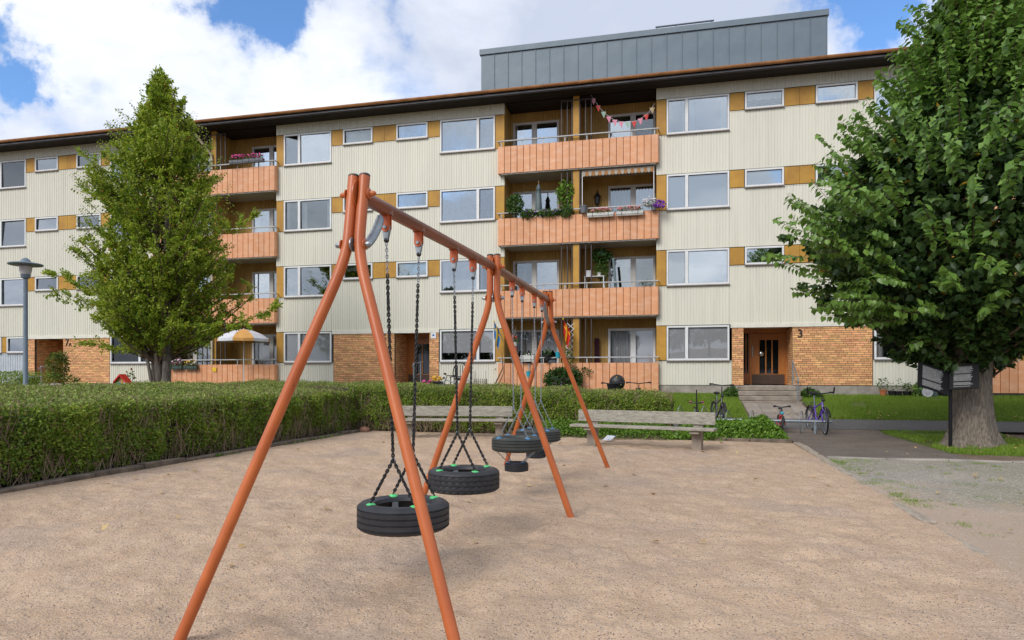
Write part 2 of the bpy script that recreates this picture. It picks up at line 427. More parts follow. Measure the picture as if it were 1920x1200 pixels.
MT['beam'] = pm('beam_redbrown_paint', (.25,.072,.034), (.145,.046,.026), scale=4, rough=.40, stretch=(6,.5,6), coat=.15, chips=[(14, .68, (.07,.03,.02))])
MT['tab'] = pm('hanger_red_orange', (.58,.12,.03), rough=.4)
MT['rubber'] = pm('tyre_rubber', (.017,.018,.022), (.028,.029,.033), scale=12, rough=.55, bump=.15, bscale=60, dist=.003)
MT['rubber_green'] = pm('tyre_rubber_dusty', (.030,.034,.032), (.045,.050,.045), scale=9, rough=.6)
MT['greenplastic'] = pm('green_washer', (.10,.62,.20), rough=.4)
MT['blueplastic'] = pm('blue_washer', (.06,.22,.42), rough=.4)
MT['benchwood'] = pm('weathered_bench_wood', (.40,.375,.31), (.22,.20,.165), scale=6, rough=.85, stretch=(.35,6,6), bump=.4, bscale=14, dist=.006)
MT['benchpost'] = pm('bench_post', (.34,.29,.235), (.22,.185,.15), scale=8, rough=.9, bump=.3, stretch=(1,1,.5))
MT['kerb'] = pm('kerb_stone', (.20,.155,.115), (.09,.07,.052), scale=5, rough=.95, bump=.5, bscale=25, dist=.01)
MT['timber'] = pm('edge_timber', (.40,.34,.27), (.27,.22,.17), scale=7, rough=.9, stretch=(4,.5,4), bump=.4, bscale=20)
MT['bark'] = pm('linden_bark', (.29,.245,.195), (.115,.09,.07), scale=15, rough=.95, stretch=(2.2,2.2,.45), bump=1.0, bscale=14, dist=.05, lo=.36, hi=.66)
MT['bark2'] = pm('grey_bark', (.17,.15,.125), (.095,.08,.065), scale=9, rough=.95, stretch=(2,2,.6), bump=.8, bscale=14, dist=.03)
MT['twig'] = pm('twig', (.16,.105,.07), (.10,.07,.045), scale=5, rough=.9)
MT['hedgetwig'] = pm('hedge_twigs', (.40,.29,.20), (.20,.14,.09), scale=3, rough=.9, rnd=('island', .5, 1.3))
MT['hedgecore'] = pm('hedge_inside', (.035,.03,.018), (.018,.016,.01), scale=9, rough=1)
MT['asphalt'] = pm('asphalt', (.085,.083,.082), (.12,.115,.11), scale=1.2, rough=.9, bump=.5, bscale=150, dist=.006)
MT['paver'] = pm('concrete_paver', (.33,.29,.25), (.26,.225,.19), scale=3, rough=.9, rnd=('object', .85, 1.1), bump=.2, bscale=60)
MT['petunia'] = pm('petals', (.75,.75,.75), rough=.6)
MT['terracotta'] = pm('terracotta', (.50,.17,.06), (.4,.13,.05), rough=.8)
MT['soil'] = pm('soil', (.05,.035,.025), rough=1)
MT['greyplastic'] = pm('grey_planter', (.17,.18,.20), rough=.5)
MT['darkplanter'] = pm('green_grey_planter', (.06,.10,.09), rough=.5)
MT['whiteplanter'] = pm('white_planter', (.66,.66,.62), rough=.5)
MT['sunwhite'] = pm('parasol_white', (.72,.74,.80), rough=.8)
MT['sunorange'] = pm('parasol_orange', (.75,.40,.12), rough=.8)
MT['fabricgrey'] = pm('folded_parasol_fabric', (.16,.21,.22), (.11,.15,.16), scale=6, stretch=(3,3,.3), rough=.85)
MT['red'] = pm('red_paint', (.60,.022,.015), rough=.35)
MT['purple'] = pm('purple_paint', (.11,.035,.42), rough=.3, coat=.4)
MT['darkbike'] = pm('dark_bike_paint', (.035,.03,.045), rough=.3, coat=.4)
MT['pink'] = pm('pink_plastic', (.75,.08,.28), rough=.4)
MT['cyan'] = pm('cyan_plastic', (.03,.42,.55), rough=.4)
MT['yellow'] = pm('yellow_plastic', (.85,.55,.02), rough=.5)
MT['flagblue'] = pm('flag_blue', (.02,.20,.50), rough=.7)
MT['flagred'] = pm('flag_red', (.60,.03,.02), rough=.7)
MT['lampblue'] = pm('lamp_post_paint', (.15,.20,.24), (.12,.16,.20), rough=.4)
MT['lampglass'] = pm('lamp_opal', (.62,.60,.60), (.5,.48,.49), rough=.25)
MT['signblack'] = pm('sign_black', (.010,.010,.012), rough=.6, spec=.2)
MT['maroon'] = pm('maroon_cloth', (.05,.008,.02), rough=.9)
MT['wood'] = pm('plain_wood', (.42,.25,.11), rough=.7)
MT['canopy'] = pm('awning_cloth', (.42,.38,.32), rough=.8)
MT['canopyo'] = pm('awning_cloth_orange', (.40,.19,.065), rough=.8)
def flower(n, c): MT[n] = pm('petals_'+n, c, tuple(x*.75 for x in c), rough=.6, rnd=('island', .7, 1.2)); return MT[n]
flower('f_pink', (.80,.09,.35)); flower('f_rose', (.80,.30,.32)); flower('f_white', (.78,.76,.78)); flower('f_violet', (.26,.05,.50)); flower('f_red', (.65,.02,.02)); flower('f_yellow', (.80,.45,.03)); flower('f_plum', (.38,.08,.20))
MT['lf_elm'] = leafmat('leaf_left_tree', [(0,(.08,.15,.014)),(.25,(.20,.32,.028)),(.5,(.40,.50,.05)),(1,(.62,.64,.11))], trans=.48, clump=.9, pos=(.018,(.45,.20,.03)))
MT['lf_linden'] = leafmat('leaf_linden', [(0,(.030,.07,.020)),(.45,(.062,.125,.03)),(.8,(.12,.20,.045)),(1,(.21,.30,.065))], trans=.34, rough=.38, clump=.8, spec=.5, pos=(.006,(.50,.30,.03)))  # main leaves darkened: the crown's inner shade is put into their colour
MT['lf_sprout'] = leafmat('leaf_linden_shoot', [(0,(.10,.20,.035)),(.5,(.18,.32,.055)),(1,(.28,.44,.085))], trans=.35, rough=.38, clump=1, spec=.5)
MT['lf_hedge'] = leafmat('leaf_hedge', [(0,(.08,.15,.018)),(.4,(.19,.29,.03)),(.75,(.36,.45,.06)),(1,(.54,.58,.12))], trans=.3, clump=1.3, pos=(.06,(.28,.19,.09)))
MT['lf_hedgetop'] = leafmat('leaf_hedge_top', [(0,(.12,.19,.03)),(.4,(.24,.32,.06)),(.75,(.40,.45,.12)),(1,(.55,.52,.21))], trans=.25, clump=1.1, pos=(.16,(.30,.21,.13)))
MT['lf_cover'] = leafmat('leaf_ground_cover', [(0,(.07,.16,.02)),(.5,(.17,.31,.035)),(1,(.32,.46,.08))], trans=.3, clump=3)
MT['lf_plant'] = leafmat('leaf_plant', [(0,(.03,.08,.015)),(.5,(.08,.17,.03)),(1,(.20,.30,.07))], trans=.3, clump=5)
MT['lf_shrub'] = leafmat('leaf_shrub', [(0,(.02,.06,.014)),(.5,(.04,.11,.02)),(1,(.09,.18,.035))], trans=.3, clump=3)
MT['lf_autumn'] = leafmat('leaf_sapling', [(0,(.06,.11,.02)),(.5,(.16,.20,.03)),(1,(.36,.22,.05))], trans=.3, clump=3)
MT['lf_far'] = leafmat('leaf_far_trees', [(0,(.02,.045,.012)),(1,(.06,.10,.025))], trans=.2, clump=.3)
MT['grass'] = leafmat('grass_blades', [(0,(.12,.21,.018)),(.5,(.21,.33,.035)),(1,(.36,.44,.09))], trans=.3, clump=.8)
MT['litter'] = leafmat('fallen_leaf', [(0,(.35,.22,.08)),(.5,(.55,.40,.18)),(1,(.28,.14,.05))], trans=.1, clump=5)

# ------------------------------------------------------------ numpy noise and leaves
def vnoise(x, y, seed=0):
    xi = np.floor(x).astype(np.int64); yi = np.floor(y).astype(np.int64); xf = x-xi; yf = y-yi
    def h(a, b):
        n = (a*374761393+b*668265263+seed*982451653) & 0xffffffff
        n = ((n ^ (n >> 13))*1274126177) & 0xffffffff
        return ((n ^ (n >> 16)) & 0xffff)/65535.0
    u = xf*xf*(3-2*xf); v = yf*yf*(3-2*yf)
    return (h(xi,yi)*(1-u)+h(xi+1,yi)*u)*(1-v)+(h(xi,yi+1)*(1-u)+h(xi+1,yi+1)*u)*v
def fbm(x, y, o=4, seed=0):
    s_ = 0; a = .5; t = 0
    for i in range(o): s_ = s_+a*vnoise(x, y, seed+i*17); t += a; a *= .5; x = x*2.03+5.1; y = y*2.03+1.7
    return s_/t
def nrm(a): return a/np.maximum(np.linalg.norm(a, axis=-1, keepdims=True), 1e-9)
def leaves(name, P, D, Nn, Ls, Ws, mat, parent=None, style=0, fold=.18, stuff=True):
    P = np.asarray(P, float); n = len(P); D = nrm(D); S = nrm(np.cross(D, Nn)); Nn = nrm(np.cross(S, D))
    Ls = np.broadcast_to(Ls, (n,))[:,None]; Ws = np.broadcast_to(Ws, (n,))[:,None]
    if style == 0:
        V = np.stack([P, P+D*Ls*.45-S*Ws*.5+Nn*Ws*fold, P+D*Ls, P+D*Ls*.45+S*Ws*.5+Nn*Ws*fold], 1)
        F = np.array([[0,2,1],[0,3,2]])
    elif style == 1:        # heart shaped
        V = np.stack([P, P-D*Ls*.10-S*Ws*.30+Nn*Ws*fold*.6, P+D*Ls*.35-S*Ws*.52+Nn*Ws*fold, P+D*Ls*1.0-Nn*Ls*.12,
                      P+D*Ls*.35+S*Ws*.52+Nn*Ws*fold, P-D*Ls*.10+S*Ws*.30+Nn*Ws*fold*.6, P+D*Ls*.45], 1)
        F = np.array([[0,6,1],[1,6,2],[2,6,3],[3,6,4],[4,6,5],[5,6,0]])
    elif style == 2:        # grass blade
        V = np.stack([P-S*Ws*.5, P+S*Ws*.5, P+D*Ls+Nn*Ls*.2], 1); F = np.array([[0,1,2]])
    k = V.shape[1]
    FF = (F[None]+(np.arange(n)*k)[:,None,None]).reshape(-1,3)
    o = mesh_np(name, V.reshape(-1,3), FF, mat, parent)
    if stuff: o['kind'] = 'stuff'
    return o
def rdir(n, up=0.0):
    v = NP.normal(size=(n,3)); v = nrm(v); v[:,2] += up; return nrm(v)
def tubes_np(segs):
    """segs: list of (p0,p1,r0,r1) -> V,F (3/4-sided sticks)"""
    A = np.array([s_[0] for s_ in segs], float); B = np.array([s_[1] for s_ in segs], float)
    ra = np.array([s_[2] for s_ in segs])[:,None]; rb = np.array([s_[3] for s_ in segs])[:,None]
    T = nrm(B-A); ref = np.where(np.abs(T[:,2:3]) > .9, np.array([[1.,0,0]]), np.array([[0,0,1.]]))
    U = nrm(np.cross(T, ref)); W = np.cross(T, U)
    k = 4; V = []
    for j in range(k):
        a = 2*PI*j/k; q = U*math.cos(a)+W*math.sin(a); V.append(A+q*ra)
    for j in range(k):
        a = 2*PI*j/k; q = U*math.cos(a)+W*math.sin(a); V.append(B+q*rb)
    V = np.stack(V, 1); F = np.array([[j,(j+1)%k,(j+1)%k+k,j+k] for j in range(k)])
    FF = (F[None]+(np.arange(len(segs))*2*k)[:,None,None]).reshape(-1,4)
    return V.reshape(-1,3), FF
# ============================================================ GROUND
def ground_z(x, y):
    x = np.asarray(x, float); y = np.asarray(y, float)
    a = np.interp(x, [-6.5, -3.5, 1.9], [1.12, .85, .80])
    t = np.clip((y-19.0)/6.4, 0, 1)
    return a*t
def gz(x, y): return float(ground_z(x, y))
def grid_sheet(name, xs, ys, zf, mat, parent=None, mask=None, smooth=True):
    X, Y = np.meshgrid(xs, ys); Z = zf(X, Y)
    V = np.stack([X.ravel(), Y.ravel(), Z.ravel()], 1)
    nx = len(xs); ny = len(ys)
    i = np.arange((nx-1)*(ny-1)); r = i//(nx-1); c = i % (nx-1); b = r*nx+c
    F = np.stack([b, b+1, b+nx+1, b+nx], 1)
    if mask is not None:
        cxm = (X[:-1,:-1]+X[1:,1:]).ravel()/2; cym = (Y[:-1,:-1]+Y[1:,1:]).ravel()/2
        F = F[mask(cxm, cym)]
    return mesh_np(name, V, F, mat, parent, smooth=smooth)

def groundmat(name, base, specks, scale=(1.,), bump=.6, bsc=60, rough=.95, dist=.01, patch=None, spill=None, coarse=0):
    m = bpy.data.materials.new(name); m.use_nodes = True
    t = m.node_tree; t.nodes.clear(); A = t.nodes.new; L = t.links.new
    o = A('ShaderNodeOutputMaterial'); b = A('ShaderNodeBsdfPrincipled'); L(b.outputs[0], o.inputs[0]); b.inputs['Roughness'].default_value = rough
    b.inputs['Specular IOR Level'].default_value = .2
    g = A('ShaderNodeNewGeometry')
    n = A('ShaderNodeTexNoise'); n.inputs['Scale'].default_value = scale[0]; n.inputs['Detail'].default_value = 8; n.inputs['Roughness'].default_value = .65
    L(g.outputs['Position'], n.inputs['Vector'])
    r = A('ShaderNodeValToRGB'); L(n.outputs['Fac'], r.inputs[0])
    while len(r.color_ramp.elements) < len(base): r.color_ramp.elements.new(.5)
    for e, (p, c_) in zip(r.color_ramp.elements, base): e.position = p; e.color = (*c_, 1)
    col = r.outputs[0]
    if patch:
        n2 = A('ShaderNodeTexNoise'); n2.inputs['Scale'].default_value = patch[0]; n2.inputs['Detail'].default_value = 6
        L(g.outputs['Position'], n2.inputs['Vector'])
        mr = A('ShaderNodeMapRange'); mr.inputs['From Min'].default_value = patch[1]; mr.inputs['From Max'].default_value = patch[2]; L(n2.outputs['Fac'], mr.inputs['Value'])
        x = A('ShaderNodeMix'); x.data_type = 'RGBA'; L(mr.outputs[0], x.inputs[0]); L(col, x.inputs[6]); x.inputs[7].default_value = (*patch[3], 1); col = x.outputs[2]
    for sc_, thr, c_ in specks:
        v = A('ShaderNodeTexVoronoi'); v.inputs['Scale'].default_value = sc_; L(g.outputs['Position'], v.inputs['Vector'])
        sp = A('ShaderNodeSeparateColor'); L(v.outputs['Color'], sp.inputs[0])
        th = A('ShaderNodeMath'); th.operation = 'GREATER_THAN'; L(sp.outputs[0], th.inputs[0]); th.inputs[1].default_value = thr
        x = A('ShaderNodeMix'); x.data_type = 'RGBA'; L(th.outputs[0], x.inputs[0]); L(col, x.inputs[6]); x.inputs[7].default_value = (*c_, 1)
        col = x.outputs[2]
    if spill:      # sand spilled over from the sandbox side
        sx_ = A('ShaderNodeSeparateXYZ'); L(g.outputs['Position'], sx_.inputs[0])
        def M_(op, a_, b_, c_=None):
            q = A('ShaderNodeMath'); q.operation = op
            for i, v in enumerate((a_, b_, c_)):
                if v is None: continue
                if isinstance(v, (int, float)): q.inputs[i].default_value = v
                else: L(v, q.inputs[i])
            return q.outputs[0]
        d_ = M_('MULTIPLY_ADD', M_('SUBTRACT', sx_.outputs[0], 2.36), .42, M_('MULTIPLY', M_('SUBTRACT', sx_.outputs[1], 8.6), .30))
        nn_ = A('ShaderNodeTexNoise'); nn_.inputs['Scale'].default_value = .9; nn_.inputs['Detail'].default_value = 8; nn_.inputs['Roughness'].default_value = .65; L(g.outputs['Position'], nn_.inputs['Vector'])
        d_ = M_('SUBTRACT', M_('MULTIPLY', nn_.outputs['Fac'], 3.2), M_('ADD', d_, 1.15))
        mr_ = A('ShaderNodeMapRange'); mr_.inputs['From Min'].default_value = -.35; mr_.inputs['From Max'].default_value = .5; mr_.inputs['To Max'].default_value = .7; L(d_, mr_.inputs['Value'])
        x = A('ShaderNodeMix'); x.data_type = 'RGBA'; L(mr_.outputs[0], x.inputs[0]); L(col, x.inputs[6]); x.inputs[7].default_value = (*spill, 1); col = x.outputs[2]
    L(col, b.inputs['Base Color'])
    n3 = A('ShaderNodeTexNoise'); n3.inputs['Scale'].default_value = bsc; n3.inputs['Detail'].default_value = 5; L(g.outputs['Position'], n3.inputs['Vector'])
    bu = A('ShaderNodeBump'); bu.inputs['Strength'].default_value = bump; bu.inputs['Distance'].default_value = dist
    L(n3.outputs['Fac'], bu.inputs['Height'])
    if coarse:
        n4 = A('ShaderNodeTexNoise'); n4.inputs['Scale'].default_value = 13; n4.inputs['Detail'].default_value = 6; n4.inputs['Roughness'].default_value = .62; n4.inputs['Distortion'].default_value = .6; L(g.outputs['Position'], n4.inputs['Vector'])
        b4 = A('ShaderNodeBump'); b4.inputs['Strength'].default_value = coarse; b4.inputs['Distance'].default_value = .05; L(n4.outputs['Fac'], b4.inputs['Height']); L(b4.outputs[0], bu.inputs['Normal'])
    L(bu.outputs[0], b.inputs['Normal'])
    return m
SANDC = [(.3,(.455,.315,.205)),(.5,(.51,.365,.247)),(.7,(.56,.415,.29))]
MT['sand'] = groundmat('sand', SANDC, [(170,.84,(.34,.255,.20)),(130,.96,(.13,.11,.10)),(150,.94,(.58,.47,.38))], (2.2,), 1.0, 60, dist=.012, coarse=.5, patch=(.7,.52,.68,(.42,.315,.24)))
MT['gravel'] = groundmat('gravel', [(.3,(.27,.24,.195)),(.55,(.35,.315,.26)),(.75,(.45,.36,.28))], [(75,.80,(.20,.19,.175)),(60,.93,(.5,.47,.42))], (1.3,), .8, 60, coarse=.3, spill=(.43,.315,.23), patch=(.35,.5,.65,(.27,.25,.17)))
MT['lawn'] = groundmat('lawn_soil', [(.3,(.075,.11,.025)),(.6,(.10,.14,.03)),(.8,(.16,.15,.06))], [], (1.5,), .8, 30)
MT['plaza'] = groundmat('worn_paving', [(.3,(.125,.10,.085)),(.55,(.175,.145,.122)),(.8,(.25,.205,.165))], [(120,.85,(.10,.085,.075)),(90,.93,(.30,.26,.22))], (1.1,), .6, 90, dist=.006)
MT['dirt'] = groundmat('bare_dirt', [(.3,(.15,.105,.075)),(.7,(.24,.18,.13))], [(60,.9,(.1,.08,.06))], (2,), .8, 40)
MT['path'] = groundmat('asphalt_path', [(.3,(.095,.093,.092)),(.7,(.14,.135,.13))], [(150,.85,(.20,.195,.19))], (1,), .5, 140, dist=.004)

# the lie of the land, out to the horizon
def far_grid(a, lo, hi, step, ext):
    mid = list(np.arange(lo, hi+1e-6, step)); k = 1; l = lo; h_ = hi; L_ = []; H_ = []
    while l > -ext: k *= 1.6; l -= step*k; L_.append(l); h_ += step*k; H_.append(h_)
    return np.array(L_[::-1]+mid+H_)
def terr(X, Y):
    z = ground_z(X, Y)-.05
    return z-.26*((X > -8.15) & (X < 2.4) & (Y < 16.6))-.25*(np.abs(Y) > 120)
struct(grid_sheet('ground', far_grid(0, -34, 26, .6, 900), far_grid(0, -6, 26, .4, 900), terr, MT['dirt']))

# sandbox corners (true plan, surveyed): left kerb x=-8.12, back kerb from (-8.12,17.3) to (2.32,15.9), right edge x=2.32
def back_y(x): return 17.3+(x+8.12)*(15.9-17.3)/(2.32+8.12)
ys = np.concatenate([np.arange(-3, 3, .25), np.arange(3, 8, .028), np.arange(8, 12, .045), np.arange(12, 17.6, .08)])
def sand_xs():
    return np.concatenate([np.arange(-8.4, 2.55, .035)])
def sand_z(X, Y):
    lump = (fbm(X*1.1, Y*1.1, 3, 3)-.5)*.10
    foot = (fbm(X*4.2+3, Y*4.2, 4, 31)-.5); foot = np.sign(foot)*np.abs(foot)**.8*.075
    fine_ = (fbm(X*16, Y*16, 2, 77)-.5)*.020+(fbm(X*8.5, Y*7.5, 2, 99)-.5)*.026
    scuff = 0
    # hollows scuffed out under the swings
    for cy_ in (4.72, 6.05, 8.13, 9.44): scuff = scuff-.07*np.exp(-(((X+1.96)/.75)**2+((Y-cy_)/.5)**2))
    z = lump+foot+fine_+scuff
    edge = np.clip(np.minimum(np.minimum(X+8.2, (2.42-X)*1.2+.05), back_y(X)-Y)/.6, 0, 1)
    return .012+z*edge*.8-.13*np.clip((5.6-Y)/1.6, 0, 1)**1.3*np.clip((2.3-X)/.6, 0, 1)
struct(grid_sheet('sand', sand_xs(), ys, sand_z, MT['sand'], mask=lambda x, y: (x > -8.25) & (x < 2.36) & (y < back_y(x)+.08)))
gx = np.arange(2.27, 14, .06); gy = np.concatenate([np.arange(-3, 4, .3), np.arange(4, 13.16, .05)])
struct(grid_sheet('gravel', gx, gy, lambda X, Y: .016-.05*np.clip((2.42-X)/.1, 0, 1)+(fbm(X*1.3, Y*1.3, 4, 5)-.5)*.05*np.clip((13.1-Y)/.5, 0, 1)*np.clip((X-2.36)/.3,.15,1), MT['gravel']))
# worn paved yard in front of door 3
struct(grid_sheet('pavement', np.linspace(2.36, 5.1, 12), np.linspace(13.16, 19.6, 20), lambda X, Y: ground_z(X, Y)+.014, MT['plaza'], mask=lambda x, y: x < np.interp(y, [13.1, 14.65, 17.5, 19.6], [5.1, 4.75, 4.95, 4.9])))
struct(grid_sheet('dirt_strip', np.linspace(4.3, 16, 40), np.linspace(13.16, 14.5, 8), lambda X, Y: .010+0*X, MT['dirt']))
struct(grid_sheet('dirt_patch', np.linspace(7.3, 16, 20), np.linspace(14.4, 18.9, 20), lambda X, Y: .006+0*X, MT['dirt']))
# asphalt path along the building
struct(grid_sheet('path', np.linspace(-9, 40, 60), np.linspace(19.5, 20.92, 8), lambda X, Y: ground_z(X, Y)+.02, MT['path'], mask=lambda x, y: (y > 19.55)))
# lawns
def lawn_sheet(x0, x1, y0, y1, nm='lawn'):
    return struct(grid_sheet(nm, np.linspace(x0, x1, 60), np.linspace(y0, y1, 30), lambda X, Y: ground_z(X, Y)+.008+(fbm(X*1.2, Y*1.2, 3, 9)-.5)*.03, MT['lawn']))
lawn_sheet(-2.2, 1.86, 20.93, 25.6); lawn_sheet(3.74, 30, 20.93, 25.6); lawn_sheet(4.4, 7.6, 14.2, 19.5)
lawn_sheet(-34, -6.9, 18.4, 24.0)
def blades(name, n, x0, x1, y0, y1, L_=.05, wdt=.008, dens=None):
    P = np.stack([NP.uniform(x0, x1, n), NP.uniform(y0, y1, n), np.zeros(n)], 1)
    if dens is not None: P = P[dens(P[:,0], P[:,1])]
    P[:,2] = ground_z(P[:,0], P[:,1])+.008; n = len(P)
    o = leaves(name, P, rdir(n, 2.2), rdir(n, 0), NP.uniform(.6, 1.3, n)*L_, wdt, MT['grass'], style=2)
    o['label'] = 'short green lawn grass'; return o
def pa(x, y): return fbm(x*1.3, y*1.3, 3, 41) > .27+.0*x
tag(blades('grass', 42000, -2.2, 1.8, 20.95, 25.5, .07, .016, pa), 'green grass left of the steps of door 3', 'grass', kind='stuff')
tag(blades('grass', 80000, 3.8, 12, 20.95, 25.5, .07, .016, pa), 'green grass along the wall right of the steps of door 3', 'grass', kind='stuff')
tag(blades('grass', 26000, 4.75, 7.4, 14.3, 19.4, .07, .012, lambda x, y: (x > np.interp(y, [14, 14.65, 17.5, 19.6], [5.5, 4.85, 5.0, 4.9])) & (fbm(x*2, y*2, 3, 55) > .42)), 'patchy grass round the foot of the big linden', 'grass', kind='stuff')
# kerb stones, one by one
def stone_row(p0, p1, n, wd, ht, z0, mat, name, jit=.006, parent=None, sink=None):
    p0 = Vector(p0); p1 = Vector(p1); d = (p1-p0)/n; ang = math.atan2(d.y, d.x)
    mesh = None
    for i in range(n):
        c = p0+d*(i+.5)
        mb = MB(); L_ = d.length
        mb.bbox(-L_/2+.006, L_/2-.006, -wd/2, wd/2, -ht, 0, .012)
        o = mb.build(name, mat, parent, world=False) if mesh is None else None
        if mesh is None: mesh = o.data
        else:
            o = bpy.data.objects.new(name, mesh); C.objects.link(o)
            if parent: o.parent = parent
        dz = random.uniform(-jit, jit)-(sink(i) if sink else 0)
        o.location = (c.x, c.y, z0+dz); o.rotation_euler = (random.uniform(-.03, .03), random.uniform(-.02, .02), ang+random.uniform(-.01, .01))
def setting_root(name, label):
    o = bpy.data.objects.new(name, None); C.objects.link(o); o['kind'] = 'structure'; o['label'] = label; ORI[o.name] = Matrix.Identity(4); return o
kr = setting_root('sandbox_kerb', 'stone edging round the sandbox')
stone_row((-8.2, 4.5, 0), (-8.2, 17.35, 0), 14, .16, .3, .075, MT['kerb'], 'kerb_stone', .02, parent=kr)
stone_row((-8.1, 17.42, 0), (2.3, 16.02, 0), 12, .14, .3, .09, MT['kerb'], 'kerb_stone', parent=kr)
tk = setting_root('timber_edging', 'timber edging half buried along the right side of the sandbox')
stone_row((2.36, 15.95, 0), (2.36, 5.2, 0), 9, .13, .3, .05, MT['timber'], 'edging_plank', .004, tk, sink=lambda i: (0, .0, .012, .03, .04, .075, .03, .045, .06)[i])
yk = setting_root('yard_kerb', 'pale flush kerb between the worn paving and the gravel')
stone_row((2.45, 13.16, 0), (12, 13.40, 0), 10, .14, .2, .045, MT['concrete'], 'kerb_stone', .004, yk)
# slab walk to door 3
wk = setting_root('walkway', 'concrete slab walk up to the steps of door 3')
pmesh = None
for i in range(4):
    for j in range(5):
        x = 1.9+.45*(i+.5); y = 20.96+.6*(j+.5)+(0.0)
        if y > 24.1: continue
        mb = MB(); mb.bbox(-.22, .22, -.295, .295, -.05, 0, .008)
        if pmesh is None: o = mb.build('paver', MT['paver'], wk, world=False); pmesh = o.data
        else: o = bpy.data.objects.new('paver', pmesh); C.objects.link(o); o.parent = wk
        o.location = (x, y, gz(x, y)*.88+.035+random.uniform(-.003, .003)); o.rotation_euler = (R(6.2), 0, 0)

# ============================================================ BUILDING
YF = 25.57            # facade plane
YB = 26.62            # back wall of the balcony recesses
H = 2.72
ZT = [3.27+H*k for k in range(4)]     # window heads
ZW = [2.03+H*k for k in range(4)]; ZW = [2.03, 4.72, 7.44, 10.15]   # sills of the large windows
ZS = [ZT[k]-.62 for k in range(4)]
ZEAVE = 11.83
XL, XR = -47.26, 30.2
bld = thing('apartment_building', 'long four storey apartment block with cream cladding, ochre panels and orange balconies', 'building', ((XL+XR)/2, YF, 0))
def corr(mb, x0, x1, z0, z1, y=YF, per=.1, dep=.016, back=.10):
    """ribbed sheet: flat pans with narrow grooves"""
    n = max(1, round((x1-x0)/per)); p = (x1-x0)/n; xs = []
    for i in range(n):
        a = x0+i*p; xs += [(a, y), (a+p*.70, y), (a+p*.78, y+dep), (a+p*.92, y+dep)]
    xs += [(x1, y)]
    vs = []; fs = []
    for x, yy in xs: vs += [(x, yy, z0), (x, yy, z1)]
    for i in range(len(xs)-1): fs.append((2*i, 2*i+2, 2*i+3, 2*i+1))
    mb._add(vs, fs)
    mb.box(x0, x1, y+dep+.003, y+back, z0+.004, z1-.004)
def cladding(x0, x1, z0, z1, y=YF, mat='cream', per=.1):
    mb = MB(); corr(mb, x0, x1, z0, z1, y, per)
    mb.box(x0, x1, y-.006, y+.024, z1+.001, z1+.022); 
    return mb.build('wall_cladding', MT[mat], bld)
def window(x0, x1, z0, z1, mull=None, y=YF, mats=('white',), inside=None, sill=True, glass='glass', open_l=False, fw=.065, proud=.03, top_strip=True):
    W = MB(); d0, d1 = y-proud, y+.07
    W.bbox(x0, x0+fw, d0, d1, z0, z1, .006); W.bbox(x1-fw, x1, d0, d1, z0, z1, .006)
    W.bbox(x0+fw, x1-fw, d0+.004, d1, z1-fw, z1, .006); W.bbox(x0+fw, x1-fw, d0+.004, d1, z0, z0+fw, .006)
    panes = []
    if mull:
        xm = x0+mull; W.bbox(xm-.055, xm+.055, d0+.002, d1, z0+fw, z1-fw, .006)
        panes = [(x0+fw, xm-.055), (xm+.055, x1-fw)]
    else: panes = [(x0+fw, x1-fw)]
    f = W.build('window', MT[mats[0]], bld)
    for i, (a, b) in enumerate(panes):
        xm_, zm_ = (a+b)/2, (z0+z1)/2; g = MB(); g.M = Matrix.Translation((xm_, y+.039, zm_)) @ Matrix.Rotation(random.gauss(0, .014), 4, 'X') @ Matrix.Rotation(random.gauss(0, .012), 4, 'Z'); g.box(a-xm_+.001, b-xm_-.001, -.004, .004, z0+fw-zm_, z1-fw-zm_)
        if open_l and i == 0:
            g = MB(); g.M = Matrix.Translation((a, y+.03, 0)) @ Matrix.Rotation(R(28), 4, 'Z'); g.box(.0, b-a, 0, .02, z0+fw+.02, z1-fw-.02)
        g.build('pane', MT[glass], f)
        k = MB(); t = .010
        za, zb = z0+fw, z1-fw
        k.box(a, a+t, y+.010, y+.034, za, zb); k.box(b-t, b, y+.010, y+.034, za, zb); k.box(a+t, b-t, y+.011, y+.034, zb-t, zb); k.box(a+t, b-t, y+.011, y+.034, za, za+t)
        k.build('gasket', MT['gasket'], f)
    if sill:
        s_ = MB(); s_.prism([(d0-.05, z0-.035), (d0-.05, z0-.005), (y+.02, z0+.012), (y+.02, z0-.035)], x0-.01, x1+.01, axis='x')
        s_.build('sill', MT['sillmetal'], f)
    if inside:
        for a, b in panes:
            inner(inside, a, b, z0+fw, z1-fw, y+.16, f)
    return f
def drape(mb, x0, x1, z0, z1, y, amp=.03, per=.11, bot=None):
    n = max(4, int((x1-x0)/per*4)); vs = []; fs = []
    for i in range(n+1):
        x = x0+(x1-x0)*i/n; yy = y+amp*math.sin(2*PI*(x-x0)/per)+random.uniform(-.004, .004)
        zb = z0 if bot is None else bot(i/n)
        vs += [(x, yy, zb), (x, yy, z1)]
    for i in range(n): fs.append((2*i, 2*i+2, 2*i+3, 2*i+1))
    mb._add(vs, fs)
